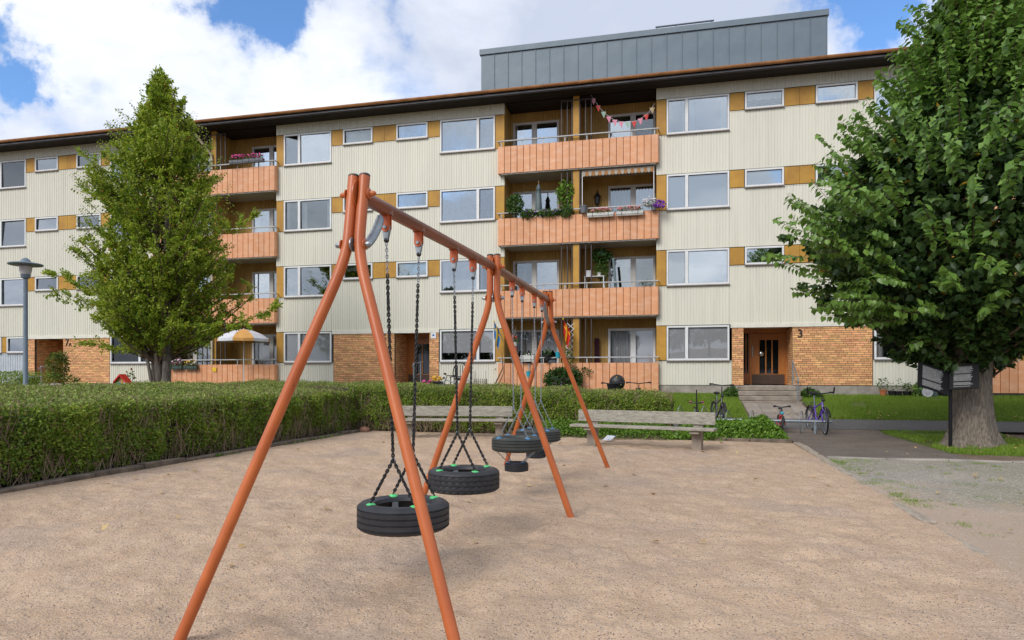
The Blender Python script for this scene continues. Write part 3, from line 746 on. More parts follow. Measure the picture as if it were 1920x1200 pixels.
def stripemat(name, c1, c2, per, moire=False):
    m = pm(name, c1, c2, rough=.6); t = m.node_tree; A = t.nodes.new; L = t.links.new
    g = A('ShaderNodeNewGeometry'); s_ = A('ShaderNodeSeparateXYZ'); L(g.outputs['Position'], s_.inputs[0])
    mu = A('ShaderNodeMath'); mu.operation = 'MULTIPLY'; L(s_.outputs[2], mu.inputs[0]); mu.inputs[1].default_value = 1/per
    fr = A('ShaderNodeMath'); fr.operation = 'FRACT'; L(mu.outputs[0], fr.inputs[0])
    gt = A('ShaderNodeMath'); gt.operation = 'GREATER_THAN'; L(fr.outputs[0], gt.inputs[0]); gt.inputs[1].default_value = .72
    x = A('ShaderNodeMix'); x.data_type = 'RGBA'; L(gt.outputs[0], x.inputs[0]); x.inputs[6].default_value = (*c1, 1); x.inputs[7].default_value = (*c2, 1)
    b = [n_ for n_ in t.nodes if n_.type == 'BSDF_PRINCIPLED'][0]; L(x.outputs[2], b.inputs['Base Color']); return m
MT['blind'] = stripemat('venetian_blind', (.93,.94,.97), (.70,.72,.75), .032)
def inner(kind, a, b, z0, z1, y, f):
    mb = MB(); hgt = z1-z0
    if kind == 'blind':
        mb.box(a-.03, b+.03, y-.09, y-.085, z0-.03, z1+.03); mb.build('blind', MT['blind'], f)
    elif kind == 'blind_up':
        mb.box(a-.03, b+.03, y-.09, y-.085, z0+hgt*.25, z1+.03); mb.build('blind', MT['blind'], f)
    elif kind == 'sides':
        drape(mb, a-.03, a+(b-a)*.16, z0, z1, y); drape(mb, b-(b-a)*.16, b+.03, z0, z1, y); mb.build('curtain', MT['curtain'], f, smooth=True)
    elif kind == 'valance':
        drape(mb, a-.03, b+.03, z0, z1, y, .02, .09, bot=lambda t: z1-hgt*(.36+.07*abs(math.sin(t*13)))); mb.build('curtain', MT['curtain'], f, smooth=True)
    elif kind == 'full':
        drape(mb, a-.03, b+.03, z0, z1, y, .02, .10); mb.build('curtain', MT['curtain'], f, smooth=True)
    elif kind == 'floral':
        drape(mb, a-.03, b+.03, z0, z1, y, .012, .2); mb.build('curtain', MT['floral'], f, smooth=True)
    elif kind == 'plants':
        n = int(260*(b-a)); P = np.stack([NP.uniform(a, b, n), NP.uniform(y-.05, y+.1, n), z0+NP.beta(1.2, 2.2, n)*hgt*.75], 1)
        leaves('window_plants', P, rdir(n, .3), rdir(n, .6), NP.uniform(.06, .13, n), .04, MT['lf_plant'], f)
def ochre(x0, x1, z0, z1, seam=False):
    mb = MB()
    if seam:
        xm = (x0+x1)/2; mb.bbox(x0, xm-.003, YF+.004, YF+.05, z0, z1, .004); mb.bbox(xm+.003, x1, YF+.004, YF+.05, z0, z1, .004)
    else: mb.bbox(x0, x1, YF+.004, YF+.05, z0, z1, .004)
    return mb.build('ochre_panel', MT['ochre'], bld)
BRICK_N = [0]
brick_mesh = {}
def brickwall(x0, x1, z0, z1, y=YF, single=False, dep=.10, axis='x'):
    """running bond: every brick has its own edges, joints recessed"""
    core = MB()
    if axis == 'x': core.box(x0, x1, y+.012, y+dep, z0, z1)
    else: core.box(min(y, y+dep)+.012, max(y, y+dep)-.012, x0, x1, z0, z1)
    wall = core.build('brick_wall', MT['mortar'], bld)
    ch = .0755; L_ = .26; j = .013; rows = int(round((z1-z0)/ch)); ch = (z1-z0)/rows
    joined = MB()
    for r in range(rows):
        off = (0, .5, .25, .75)[r % 4]*L_ if True else 0
        x = x0-off
        while x < x1-.01:
            a = max(x, x0)+j/2; b = min(x+L_, x1)-j/2
            if b-a > .03:
                za = z0+r*ch+j/2; zb = z0+(r+1)*ch-j/2; pr = random.uniform(-.0025, .0025)
                if axis == 'x':
                    if single:
                        key = (round(b-a, 3), round(zb-za, 4))
                        if key not in brick_mesh:
                            m_ = MB(); m_.box(-(b-a)/2, (b-a)/2, 0, .03, 0, zb-za); o = m_.build('brick', MT['brick_one'], wall, world=False); brick_mesh[key] = o.data
                        else: o = bpy.data.objects.new('brick', brick_mesh[key]); C.objects.link(o); o.parent = wall
                        o.location = Vector(((a+b)/2, y+pr, za))-bld.location; BRICK_N[0] += 1
                    else: joined.box(a, b, y+pr, y+.03, za, zb)
                else:
                    if dep > 0: joined.box(y+pr, y+dep-pr, a, b, za, zb)
            x += L_
    if joined.v:
        o = joined.build('bricks', MT['brick'], wall); o['kind'] = 'stuff'
    return wall
ZG = 1.15      # foot of cladding and brickwork
INS = {}
def pick(k, i):
    return INS.get((k, i))
def wall_module(x0, sec, ground='R'):
    """one 9.77 m length of outer wall between two balcony bays"""
    X = lambda t: x0+t
    W = [('o', 0, .35), ('B', .36, 2.52, .70), ('o', 2.53, 3.02), ('s', 3.04, 4.33), ('o', 4.34, 5.33), ('s', 5.35, 6.67), ('o', 6.68, 7.16), ('B', 7.18, 9.40, 1.54), ('o', 9.41, 9.77)]
    for k in range(4):
        top = ZT[k+1] if k < 3 else None
        if k == 3:
            cladding(X(0), X(9.77), ZT[3]+.022, ZEAVE)
        for i, e in enumerate(W):
            if k == 0 and sec != 'plain':
                if 2.53 <= e[1] and e[2] <= 7.17: continue
            if sec == 'L' and k == 0 and e[0] == 'B' and e[1] < 1: continue
            if e[0] == 'o':
                if i in (0, 8): ochre(X(e[1])+.004, X(e[2])-.004, ZW[k]+.01, ZT[k]-.004)
                else: ochre(X(e[1])+.004, X(e[2])-.004, ZS[k]+.01, ZT[k]-.004, seam=(i == 4))
            elif e[0] == 'B':
                window(X(e[1]), X(e[2]), ZW[k], ZT[k]-.004, e[3], inside=pick(sec, (k, i)), open_l=(sec == 'M' and k == 3 and i == 1), glass='glass' if k else 'glass2')
            else:
                window(X(e[1]), X(e[2]), ZS[k], ZT[k]-.004, inside=pick(sec, (k, i)))
        # cladding above this storey
        if k < 3:
            z1 = ZT[k+1]
            cladding(X(0), X(2.525), ZT[k]+.022, ZW[k+1]-.04)
            cladding(X(2.53), X(7.17), ZT[k]+.022, ZS[k+1]-.04)
            cladding(X(7.175), X(9.77), ZT[k]+.022, ZW[k+1]-.04)
    if sec == 'L':
        # low windows and pale blue sheet left of door 7A
        window(X(.2), X(1.1), 2.55, ZT[0]-.004, y=YF); ochre(X(1.12), X(1.4), 2.56, ZT[0]-.006); window(X(1.42), X(2.52), 2.55, ZT[0]-.004, inside='full')
        cladding(X(0), X(2.6), ZG, 2.51, mat='blueish', per=.14)
    else: cladding(X(0), X(2.6), ZG, ZW[0]-.04)
    cladding(X(7.15), X(9.77), ZG, ZW[0]-.04)
    mb = MB(); mb.box(X(2.56), X(7.14), YF-.035, YF+.06, ZT[0]-.105, ZT[0]+.02); mb.build('lintel_strip', MT['cream_trim'], bld)
    if sec in ('L', 'R'): a, b = 3.0, 4.6
    else: a, b = 5.27, 6.73
    bt = ZT[0]-.105
    brickwall(X(2.605), X(a), ZG, bt, dep=.1); 
    brickwall(X(b), X(7.13), ZG, bt, single=(sec == 'R'), dep=.1)
    yb = YF+1.28
    brickwall(YF+.102, yb, ZG, bt, y=X(a)-.10, dep=.10, axis='y'); brickwall(YF+.102, yb, ZG, bt, y=X(b), dep=.10, axis='y')
    mb = MB(); mb.box(X(a)+.001, X(b)-.001, YF+.062, yb+.05, bt+.04, bt+.1); mb.build('porch_ceiling', MT['cream_trim'], bld)
    # entrance door set back in its porch
    xa, xb = X(a)+.002, X(b)-.002; zt = bt+.038; wd = xb-xa
    fr = MB(); fr.bbox(xa, xa+.06, yb-.06, yb+.05, ZG, zt, .004); fr.bbox(xb-.06, xb, yb-.06, yb+.05, ZG, zt, .004)
    side = .30 if sec == 'R' else 0.0
    fr.bbox(xa+.06, xb-.06, yb-.06, yb+.05, zt-.16, zt, .004)
    if side: fr.bbox(xa+side, xa+side+.07, yb-.06, yb+.05, ZG, zt-.16, .004)
    door = fr.build('door', MT['doorwood'], bld)
    if side:
        s_ = MB(); sx0, sx1 = xa+.062, xa+side-.002
        for q in (sx0, (sx0+sx1)/2-.015, sx1-.035): s_.box(q, q+.035, yb-.03, yb+.02, ZG+.42, zt-.162)
        s_.box(sx0, sx1, yb-.028, yb+.018, ZG+.36, ZG+.42); s_.box(sx0, sx1, yb-.02, yb+.01, ZG+.02, ZG+.36); s_.build('side_light', MT['doorwood'], door)
        g = MB(); g.box(sx0, sx1, yb-.005, yb+.005, ZG+.42, zt-.165); g.build('pane', MT['darkglass'], door)
        xa = xa+side+.072
    else: xa = xa+.062
    xb = xb-.062; zt -= .165
    lf = MB(); n = 3 if sec == 'R' else 2; wl = xb-xa
    if sec == 'L':
        lf.box(xa, xb, yb-.03, yb+.02, ZG+.02, zt-.005)
        for i in range(9):
            q = xa+wl*i/9; lf.bbox(q+.004, q+wl/9-.004, yb-.042, yb-.031, ZG+.03, zt-.01, .003)
        lf.build('door_leaf', MT['doorwood'], door)
    else:
        g0, g1 = (.24*wl, .80*wl) if sec == 'R' else (.22*wl, .72*wl)
        lf.bbox(xa, xa+g0, yb-.035, yb+.02, ZG+.02, zt-.005, .003); lf.bbox(xa+g1, xb, yb-.035, yb+.02, ZG+.02, zt-.005, .003)
        lf.bbox(xa+g0, xa+g1, yb-.034, yb+.02, zt-.25, zt-.006, .003); lf.bbox(xa+g0, xa+g1, yb-.034, yb+.02, ZG+.02, ZG+.40, .003)
        for i in range(1, n):
            q = xa+g0+(g1-g0)*i/n; lf.bbox(q-.022, q+.022, yb-.04, yb+.02, ZG+.40, zt-.25, .003)
        lf.build('door_leaf', MT['doorwood'], door)
        g = MB(); g.box(xa+g0, xa+g1, yb-.005, yb+.004, ZG+.40, zt-.25); g.build('pane', MT['darkglass'], door)
        kp = MB(); kp.bbox(xa+.02, xb-.02, yb-.046, yb-.036, ZG+.03, ZG+.38, .003); kp.build('kick_plate', MT['kick'], door)
        h = MB()
        if sec == 'R':
            h.lathe([(0,-.035),(.05,-.03),(.085,-.012),(.092,0),(.085,.012),(.05,.02),(0,.022)], (xa+.29*wl, yb-.10, ZG+1.13), 20, axis='y')
            h.tube([(xa+.2*wl, yb-.05, ZG+1.13), (xa+.2*wl, yb-.09, ZG+1.13), (xa+.29*wl, yb-.09, ZG+1.13)], .014, 8); h.box(xa+.012, xa+.05, yb-.05, yb-.036, ZG+1.02, ZG+1.40)
            h.build('handle', MT['chrome'], door, smooth=40)
        else:
            h.lathe([(.085+.012*math.cos(q), .012*math.sin(q)) for q in np.linspace(0, 2*PI, 7)[:-1]], (xb-.16, yb-.10, ZG+1.05), 20, closed=True, axis='y')
            h.tube([(xb-.07, yb-.04, ZG+1.05), (xb-.07, yb-.1, ZG+1.05)], .012, 6); h.build('handle', MT['black'], door, smooth=40)
INS = {('R', (3, 1)): 'sides', ('R', (2, 1)): 'blind', ('R', (1, 1)): None, ('R', (0, 1)): 'blind', ('R', (0, 7)): 'sides', ('R', (2, 3)): 'blind', ('R', (2, 5)): 'full', ('R', (3, 3)): 'valance', ('R', (3, 5)): 'sides', ('R', (1, 3)): 'plants', ('M', (3, 3)): 'full', ('M', (3, 5)): 'sides', ('M', (2, 3)): 'valance',
       ('R', (3, 7)): 'sides', ('R', (2, 7)): 'sides',
       ('M', (3, 7)): None, ('M', (2, 1)): 'sides', ('M', (1, 1)): 'plants', ('M', (0, 1)): 'blind', ('M', (2, 7)): 'plants', ('M', (0, 7)): 'blind_up', ('M', (3, 1)): None,
       ('M', (1, 3)): 'valance', ('M', (1, 7)): 'sides', ('M', (2, 5)): 'full', ('M', (1, 5)): 'blind',
       ('L', (3, 1)): 'full', ('L', (2, 1)): 'valance', ('L', (1, 1)): 'blind', ('L', (2, 3)): 'valance', ('L', (1, 3)): 'blind', ('L', (3, 3)): 'full', ('L', (1, 7)): 'sides', ('L', (0, 7)): 'blind_up',
       ('L', (3, 5)): 'full', ('L', (3, 7)): 'sides'}
T_ = 15.44
wall_module(-.94, 'R'); wall_module(-16.38, 'M'); wall_module(-31.82, 'L')
# farther lengths of the block beyond the frame and behind the linden
for q, nm in ((14.5, 'plain'),):
    wall_module(q, 'M2')
wall_module(-47.26, 'M3')

# balcony bays
PT = [1.95, 4.68, 7.41, 10.13]     # top edge of the balcony fronts
board_mesh = {}
MT['seam'] = pm('orange_seam', (.26,.09,.045), rough=.6)
def corrback(mb, x0, x1, z0, z1, y): corr(mb, x0, x1, z0, z1, y, .12, .018, .08)
def bay(x1, main=True):
    """x1: left side of a 5.67 m opening"""
    x2 = x1+5.67
    # recess walls
    m_ = MB()
    units = [(.08, 1.93, .86), (3.82, 5.60, .95)]
    for k in range(4):
        zf = (PT[k]-.98) if k else ZG-.05
        zc = (PT[k+1]-1.01) if k < 3 else ZEAVE
        xs_ = [x1]+[x1+v for u_ in units for v in u_[:2]]+[x2]
        for a, b in ((xs_[0], xs_[1]), (xs_[2], xs_[3]), (xs_[4], xs_[5])): corrback(m_, a, b, zf, zc, YB)
        for u_ in units: corrback(m_, x1+u_[0], x1+u_[1], ZT[k]+.01, zc, YB)
    m_.build('recess_wall', MT['ochre_board'], bld)
    for sx, nm in ((x1, -1), (x2, 1)):
        s_ = MB(); z0, z1 = ZG-.1, ZEAVE
        n = 9; p = (YB-YF-.02)/n
        for i in range(n):
            ya = YF+.02+i*p
            if nm < 0: s_.box(sx-.09, sx-.002, ya+.006, ya+p-.006, z0, z1); 
            else: s_.box(sx+.002, sx+.09, ya+.006, ya+p-.006, z0, z1)
        if nm < 0: s_.box(sx-.088, sx-.012, YF+.02, YB, z0, z1)
        else: s_.box(sx+.012, sx+.088, YF+.02, YB, z0, z1)
        s_.build('recess_side', MT['ochre_board'], bld)
    # dividing wall, its ochre front edge and the brown screens on both sides
    d_ = MB(); d_.box(x1+2.70, x1+2.82, YF+.02, YB-.002, ZG-.1, ZEAVE); d_.build('divider', MT['ochre_board'], bld)
    d_ = MB(); d_.bbox(x1+2.65, x1+2.88, YF-.12, YF+.018, ZG-.1, ZEAVE, .006); d_.build('divider_post', MT['ochre'], bld)
    for k in range(4):
        zf = PT[k]-.9 if k else ZG; zc = ZEAVE-.14 if k == 3 else PT[k+1]-1.01
        offs = [2.22, 2.44, 2.66-.045, 2.90, 3.12, 3.33]
        if k == 2: offs = offs[:4]
        for o_ in offs:
            if main or k == 3 or o_ > 0:
                b = MB(); b.bbox(x1+o_-.02, x1+o_+.02, YF-.13, YF-.09, zf, zc-.04, .004); b.build('screen_bar', MT['brownsteel'], bld)
        b = MB(); b.box(x1+offs[0]-.03, x1+offs[-1]+.03, YF-.135, YF-.085, zc-.04, zc); b.build('screen_rail', MT['brownsteel'], bld)
        # glazed door and window
        for ui, u_ in enumerate(units):
            a, b = x1+u_[0], x1+u_[1]; z0 = PT[k]-.92 if k else ZG+.02
            wn = MB(); fw = .09; t = ZT[k]+.01
            wn.bbox(a, a+fw, YB-.03, YB+.07, z0, t, .005); wn.bbox(b-fw, b, YB-.03, YB+.07, z0, t, .005); wn.bbox(a+fw, b-fw, YB-.026, YB+.07, t-fw, t, .005); wn.bbox(a+fw, b-fw, YB-.026, YB+.07, z0, z0+.12, .005)
            xm = a+u_[2]; wn.bbox(xm-.10, xm+.10, YB-.028, YB+.07, z0+.12, t-fw, .005)
            f = wn.build('balcony_door', MT['greyframe'] if (k or ui == 0) else MT['white'], bld)
            for pa_, pb_ in ((a+fw, xm-.10), (xm+.10, b-fw)):
                g = MB(); g.box(pa_, pb_, YB+.01, YB+.018, z0+.12, t-fw); g.build('pane', MT['glass' if k else 'glass2'], f)
                if (k, ui) in ((0, 1),): inner('full' if pa_ < xm else 'blind', pa_, pb_, z0+.12, t-fw, YB+.2, f)
                if (k, ui) in ((0, 0), (2, 1)): inner('valance', pa_, pb_, z0+.12, t-fw, YB+.2, f)
        # slab
        if k:
            s_ = MB(); s_.box(x1-.10, x2+.0-.0, YF-.20, YB-.003, PT[k]-1.05, PT[k]-.93); s_.build('balcony_slab', MT['slab'], bld)
        # front: separate sheet panels
        bal = MB(); yo = YF-.235
        xa, xb = x1-.19, x2+.07
        zb = PT[k]-1.01 if k else max(.75, 0.0)+.05
        if k == 0: zb = .92 if x1 > -10 else 1.1
        bal.box(xa+.01, xb-.01, yo+.032, yo+.05, zb+.02, PT[k]-.02); bal.box(xa+.03, xb-.03, yo+.012, yo+.05, PT[k]-.012, PT[k]+.006)
        B = bal.build('balcony', MT['seam'], bld)
        n = 24; p = (xb-xa)/n
        key = round(PT[k]-zb, 2)
        for i in range(n):
            cxx = xa+(i+.5)*p
            if key not in board_mesh:
                q = MB(); hh = PT[k]-zb
                q.prism([(-p/2+.006, .006), (-p/2+.012, -.022), (p/2-.012, -.022), (p/2-.006, .006)], 0, hh, axis='z')
                o = q.build('front_panel', MT['orange'], B, world=False); board_mesh[key] = o.data
            else: o = bpy.data.objects.new('front_panel', board_mesh[key]); C.objects.link(o); o.parent = B
            o.location = Vector((cxx, yo+.02, zb))-bld.location
        for sx in (xa, xb):
            q = MB(); q.box(sx-.012, sx+.012, yo+.022, YF-.008, zb, PT[k]-.002); q.build('side_panel', MT['orange'], B)
        # hand rail on short posts
        q = MB(); zr = PT[k]+.20
        q.bbox(xa-.03, xb+.03, yo-.03, yo+.02, zr-.02, zr+.022, .006)
        for i in range(8):
            px_ = xa+.12+(xb-xa-.24)*i/7; q.box(px_-.018, px_+.018, yo+.0, yo+.012, PT[k]-.05, zr-.02)
        q.box(xa-.02, xa+.02, yo+.021, YF-.01, zr-.015, zr+.015); q.box(xb-.02, xb+.02, yo+.021, YF-.01, zr-.015, zr+.015)
        q.build('handrail', MT['rail'], B)
bay(-6.61); bay(-22.05); bay(8.83, False); bay(-37.49, False)

# concrete base, slabs, rooms, hull behind the facade
mb = MB()
for x0, x1 in ((-47.26, -37.49), (-31.82, -22.05), (-16.38, -6.61), (-.94, 8.83), (14.5, 24.27)):
    mb.box(x0, x1, YF+.03, YF+.4, -.3, ZG-.003)
for x0 in (-6.61, -22.05, 8.83, -37.49): mb.box(x0, x0+5.67, YF-.1, YB+.3, -.3, ZG-.055)
mb.build('concrete_base', MT['concrete'], bld)
mb = MB()
for z in (ZG-.02, 3.62, 6.34, 9.06, ZEAVE+.01):
    for x0, x1 in ((-47.26, -37.49), (-31.82, -22.05), (-16.38, -6.61), (-.94, 8.83), (14.5, 24.27)):
        if z < 2: mb.box(x0+.01, x0+2.9, YF+.12, YB+.05, z-.2, z); mb.box(x0+7, x1-.01, YF+.12, YB+.05, z-.2, z)
        else: mb.box(x0+.01, x1-.01, YF+.12, YB+.05, z-.22, z)
    mb.box(XL, 24.27, YB+.1, YF+9, z-.22, z)
mb.build('floor_slab', MT['roomdark'], bld)
mb = MB(); mb.box(XL, 24.27, YF+4.4, YF+4.5, 0, ZEAVE)
x = XL
while x < 24.3: mb.box(x-.04, x+.04, YB+.1, YF+4.4, 0, ZEAVE); x += 2.573
for x0 in (-31.82, -16.38, -.94, 14.5, -47.26):
    for dx in (.12, 2.6, 4.85, 7.16, 9.65): mb.box(x0+dx-.03, x0+dx+.03, YF+.13, YB+.1, 3.3, ZEAVE-.3)
mb.build('room_wall', MT['room'], bld)
mb = MB(); mb.box(XL, 24.27, YF+9, YF+9.2, 0, ZEAVE+.2); mb.box(XL-.2, XL, YF, YF+9.2, 0, ZEAVE+.2); mb.box(24.27, 24.47, YF, YF+9.2, 0, ZEAVE+.2)
mb.build('outer_wall', MT['cream'], bld)
# eaves: dark boarded soffit, fascia, gutter, roof
E0 = YF-.74
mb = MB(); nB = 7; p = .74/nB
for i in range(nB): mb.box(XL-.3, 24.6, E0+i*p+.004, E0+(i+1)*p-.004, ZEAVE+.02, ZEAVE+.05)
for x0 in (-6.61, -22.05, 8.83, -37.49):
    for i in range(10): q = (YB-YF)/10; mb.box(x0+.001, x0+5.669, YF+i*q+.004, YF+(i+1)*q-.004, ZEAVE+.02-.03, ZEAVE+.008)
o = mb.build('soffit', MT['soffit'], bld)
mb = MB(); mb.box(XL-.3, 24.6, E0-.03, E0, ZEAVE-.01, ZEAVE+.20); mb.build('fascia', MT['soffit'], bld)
mb = MB(); mb.box(XL-.3, 24.6, E0-.052, E0-.032, ZEAVE+.03, ZEAVE+.085); mb.build('fascia_trim', MT['fascia'], bld)
mb = MB(); gp = []
for t in np.linspace(PI, 2*PI, 9): gp.append((E0-.125+.072*math.cos(t), ZEAVE+.20+.085*math.sin(t)))
gp += [(E0-.125+.066*math.cos(t), ZEAVE+.204+.079*math.sin(t)) for t in np.linspace(2*PI, PI, 9)]
nseg = 29; Lg = (24.6-XL+.3)/nseg
for i in range(nseg): mb.prism(gp, XL-.3+i*Lg+.004, XL-.3+(i+1)*Lg-.004, axis='x')
mb.build('gutter', MT['copper'], bld, smooth=50)
mb = MB()
gp2 = [((y_-E0+.125)*1.06+E0-.125, (z_-ZEAVE-.2)*1.06+ZEAVE+.2) for y_, z_ in gp[:9]]+[(E0-.125-.07, ZEAVE+.208), (E0-.125+.07, ZEAVE+.208)][::-1]
for i in range(1, nseg*2): xq = XL-.3+i*Lg/2; mb.prism(gp2, xq-.02, xq+.02, axis='x')
mb.build('gutter_bracket', MT['copper'], bld)
mb = MB(); zr0 = ZEAVE+.21; zr1 = ZEAVE+1.0
mb.prism([(E0-.07, zr0), (E0-.07, zr0+.03), (YF+4.6, zr1+.03), (YF+9.5, zr0+.03), (YF+9.5, zr0)], XL-.3, 24.6, axis='x')
mb.build('roof', pm('roof_tile_brown', (.16,.075,.05), (.11,.05,.035), scale=4, rough=.8), bld)
# snow-guard grates on the roof
def grate(x0, x1, y, z, hgt=.28):
    g = MB(); g.box(x0, x1, y-.012, y+.012, z+hgt-.025, z+hgt); g.box(x0, x1, y-.012, y+.012, z, z+.025)
    n = int((x1-x0)/.09)
    for i in range(n+1): q = x0+(x1-x0)*i/n; g.box(q-.008, q+.008, y-.008, y+.008, z+.025, z+hgt-.025)
    for q in (x0+.1, (x0+x1)/2, x1-.1): g.box(q-.03, q+.03, y+.013, y+.03, z-.15, z+hgt+.02)
    return g.build('roof_grate', MT['zincdark'], bld)
def roofz(y): return zr0+.03+(zr1-zr0)*(y-E0+.07)/(YF+4.6-E0+.07)
for a, b in ((-29.67, -27.29), (-11.58, -9.19), (1.57, 4.0)): grate(a, b, E0+.9, roofz(E0+.9)-.02)
# zinc clad rooftop box
PX0, PX1, PY, PZ = -8.43, 5.34, 28.6, 15.48
mb = MB(); mb.box(PX0+.02, PX1-.02, PY+.02, PY+6, zr0, PZ-.25); pent = mb.build('rooftop_box', MT['zincdark'], bld)
mb = MB(); mb.bbox(PX0-.06, PX1+.06, PY-.06, PY+6.06, PZ-.24, PZ, .01); mb.build('cap', MT['zinc'], pent)
npn = 23; p = (PX1-PX0)/npn; pmesh = None
for i in range(npn):
    if pmesh is None:
        q = MB(); q.bbox(-p/2+.004, p/2-.004, 0, .018, 0, PZ-.242-12.3, .002); q.box(p/2-.010, p/2+.006, -.03, .0, 0, PZ-.243-12.3); o = q.build('zinc_panel', MT['zinc'], pent, world=False); pmesh = o.data
    else: o = bpy.data.objects.new('zinc_panel', pmesh); C.objects.link(o); o.parent = pent
    o.location = Vector((PX0+(i+.5)*p, PY, 12.3))-bld.location
mb = MB()
for q in (-1.05, -.3, 1.1): mb.box(q, q+.03, PY+.3, PY+.33, PZ, PZ+.22)
mb.box(-1.1, 1.2, PY+.28, PY+.35, PZ+.22, PZ+.26); mb.build('roof_ladder', MT['zincdark'], bld)
# rainwater pipe
mb = MB(); mb.tube([(-19.73, E0-.125, ZEAVE+.13), (-19.73, E0-.12, ZEAVE-.05), (-19.7, E0+.0, ZEAVE-.3), (-19.35, YF-.20, ZEAVE-1.0), (-19.32, YF-.18, ZEAVE-1.25), (-19.32, YF-.18, .9)], .055, 10)
mb.lathe([(.06,-.02),(.10,.10),(.105,.12)], (-19.73, E0-.125, ZEAVE+.08), 10)
mb.build('drainpipe', pm('drainpipe_cream', (.55,.48,.34), rough=.5), bld, smooth=50)
# pole with screen in front (as for the right bay awning), ceiling lamp strips at porch
mb = MB(); mb.box(2.5, 3.2, YF+.2, YF+.5, ZT[0]-.09, ZT[0]-.068); mb.build('porch_lamp', MT['white'], bld)

# house numbers and small signs
def text(s_, x, z, size, mat, parent, y=YF-.02, name='house_number', ext=.008):
    cu = bpy.data.curves.new(name, 'FONT'); cu.body = s_; cu.size = size; cu.extrude = ext; cu.materials.append(mat)
    cu.align_x = 'CENTER'; cu.align_y = 'CENTER'
    o = bpy.data.objects.new(name, cu); C.objects.link(o); o.parent = parent
    bpy.context.view_layer.update(); me = bpy.data.meshes.new_from_object(o); bpy.data.objects.remove(o)
    o = bpy.data.objects.new(name, me); C.objects.link(o); o.parent = parent
    o.location = Vector((x, y, z))-parent.location
    o.rotation_euler = (PI/2, 0, 0); return o
p_ = at(1500, 626, YF); text('3', p_.x, p_.z, .40, MT['black'], bld)
p_ = at(720, 634, YF); text('5', p_.x, p_.z, .40, MT['black'], bld)
p_ = at(126, 643, YF); text('7', p_.x, p_.z, .42, MT['black'], bld); p_ = at(132, 646, YF); text('A', p_.x, p_.z, .22, MT['black'], bld)
p_ = at(813, 628, YF); mb = MB(); mb.bbox(p_.x-.11, p_.x+.11, YF-.03, YF-.012, p_.z-.14, p_.z+.14, .004); so = mb.build('sign_plate', MT['white'], bld)
mb = MB(); mb.prism([(p_.x-.055, p_.z-.04), (p_.x+.055, p_.z-.04), (p_.x, p_.z+.055)], YF-.034, YF-.0305); mb.build('sign_triangle', pm('sign_blue', (.02,.12,.45)), so)

MT['stepstone'] = pm('step_concrete', (.34,.29,.235), (.20,.165,.13), scale=3, rough=.95, bump=.4, bscale=30)
# steps of door 3
st = thing('entrance_steps', 'worn concrete steps leading up to the wooden door marked 3', 'steps', (2.8, 24.4, .47))
zs0 = .47; nS = 4; y0 = 24.05; rs = (ZG-.03-zs0)/nS
for i in range(nS):
    mb = MB(); mb.bbox(1.82+.04*(i == 3), 3.80-.04*(i == 3), y0+i*.33+(.0), YF+1.2 if i == 3 else y0+(i+1)*.33+.02, zs0+i*rs-(.25 if i == 0 else 0)+.001*i, zs0+(i+1)*rs, .018)
    mb.build('step', MT['stepstone'], st)
def handrail(x, ya, yb_, za, zb_, name, label):
    t = thing(name, label, 'handrail', (x, ya, za-.1))
    mb = MB(); mb.tube([(x, ya, za-.2), (x, ya, za+.88)], .022, 8); mb.tube([(x, yb_, zb_-.05), (x, yb_, zb_+.85)], .022, 8)
    mb.build('post', MT['steel'], t, smooth=50)
    mb = MB(); mb.tube([(x, ya-.12, za+.76), (x, ya, za+.88), (x, yb_, zb_+.85), (x, yb_+.25, zb_+.87)], .02, 8); mb.tube([(x, ya, za+.45), (x, yb_, zb_+.42)], .014, 6); mb.build('rail', MT['steel'], t, smooth=50)
    mb = MB()
    for y_, z_ in ((ya, za+.88), (yb_, zb_+.85), (ya, za+.45), (yb_, zb_+.42)): mb.ell((x, y_, z_), .034, 8, 5)
    mb.build('joint', MT['steel'], t, smooth=True)
handrail(3.62, 24.1, 25.2, .5, 1.1, 'handrail', 'grey tube handrail on the right side of the steps of door 3')
handrail(FX(787, 24.9), 24.3, 25.0, 1.05, 1.15, 'handrail', 'grey tube handrail in front of the glazed door marked 5')
p_ = at(89, 700, 24.6); handrail(p_.x, 24.3, 24.95, 1.0, 1.1, 'handrail', 'low grey tube handrail beside the door marked 7A')
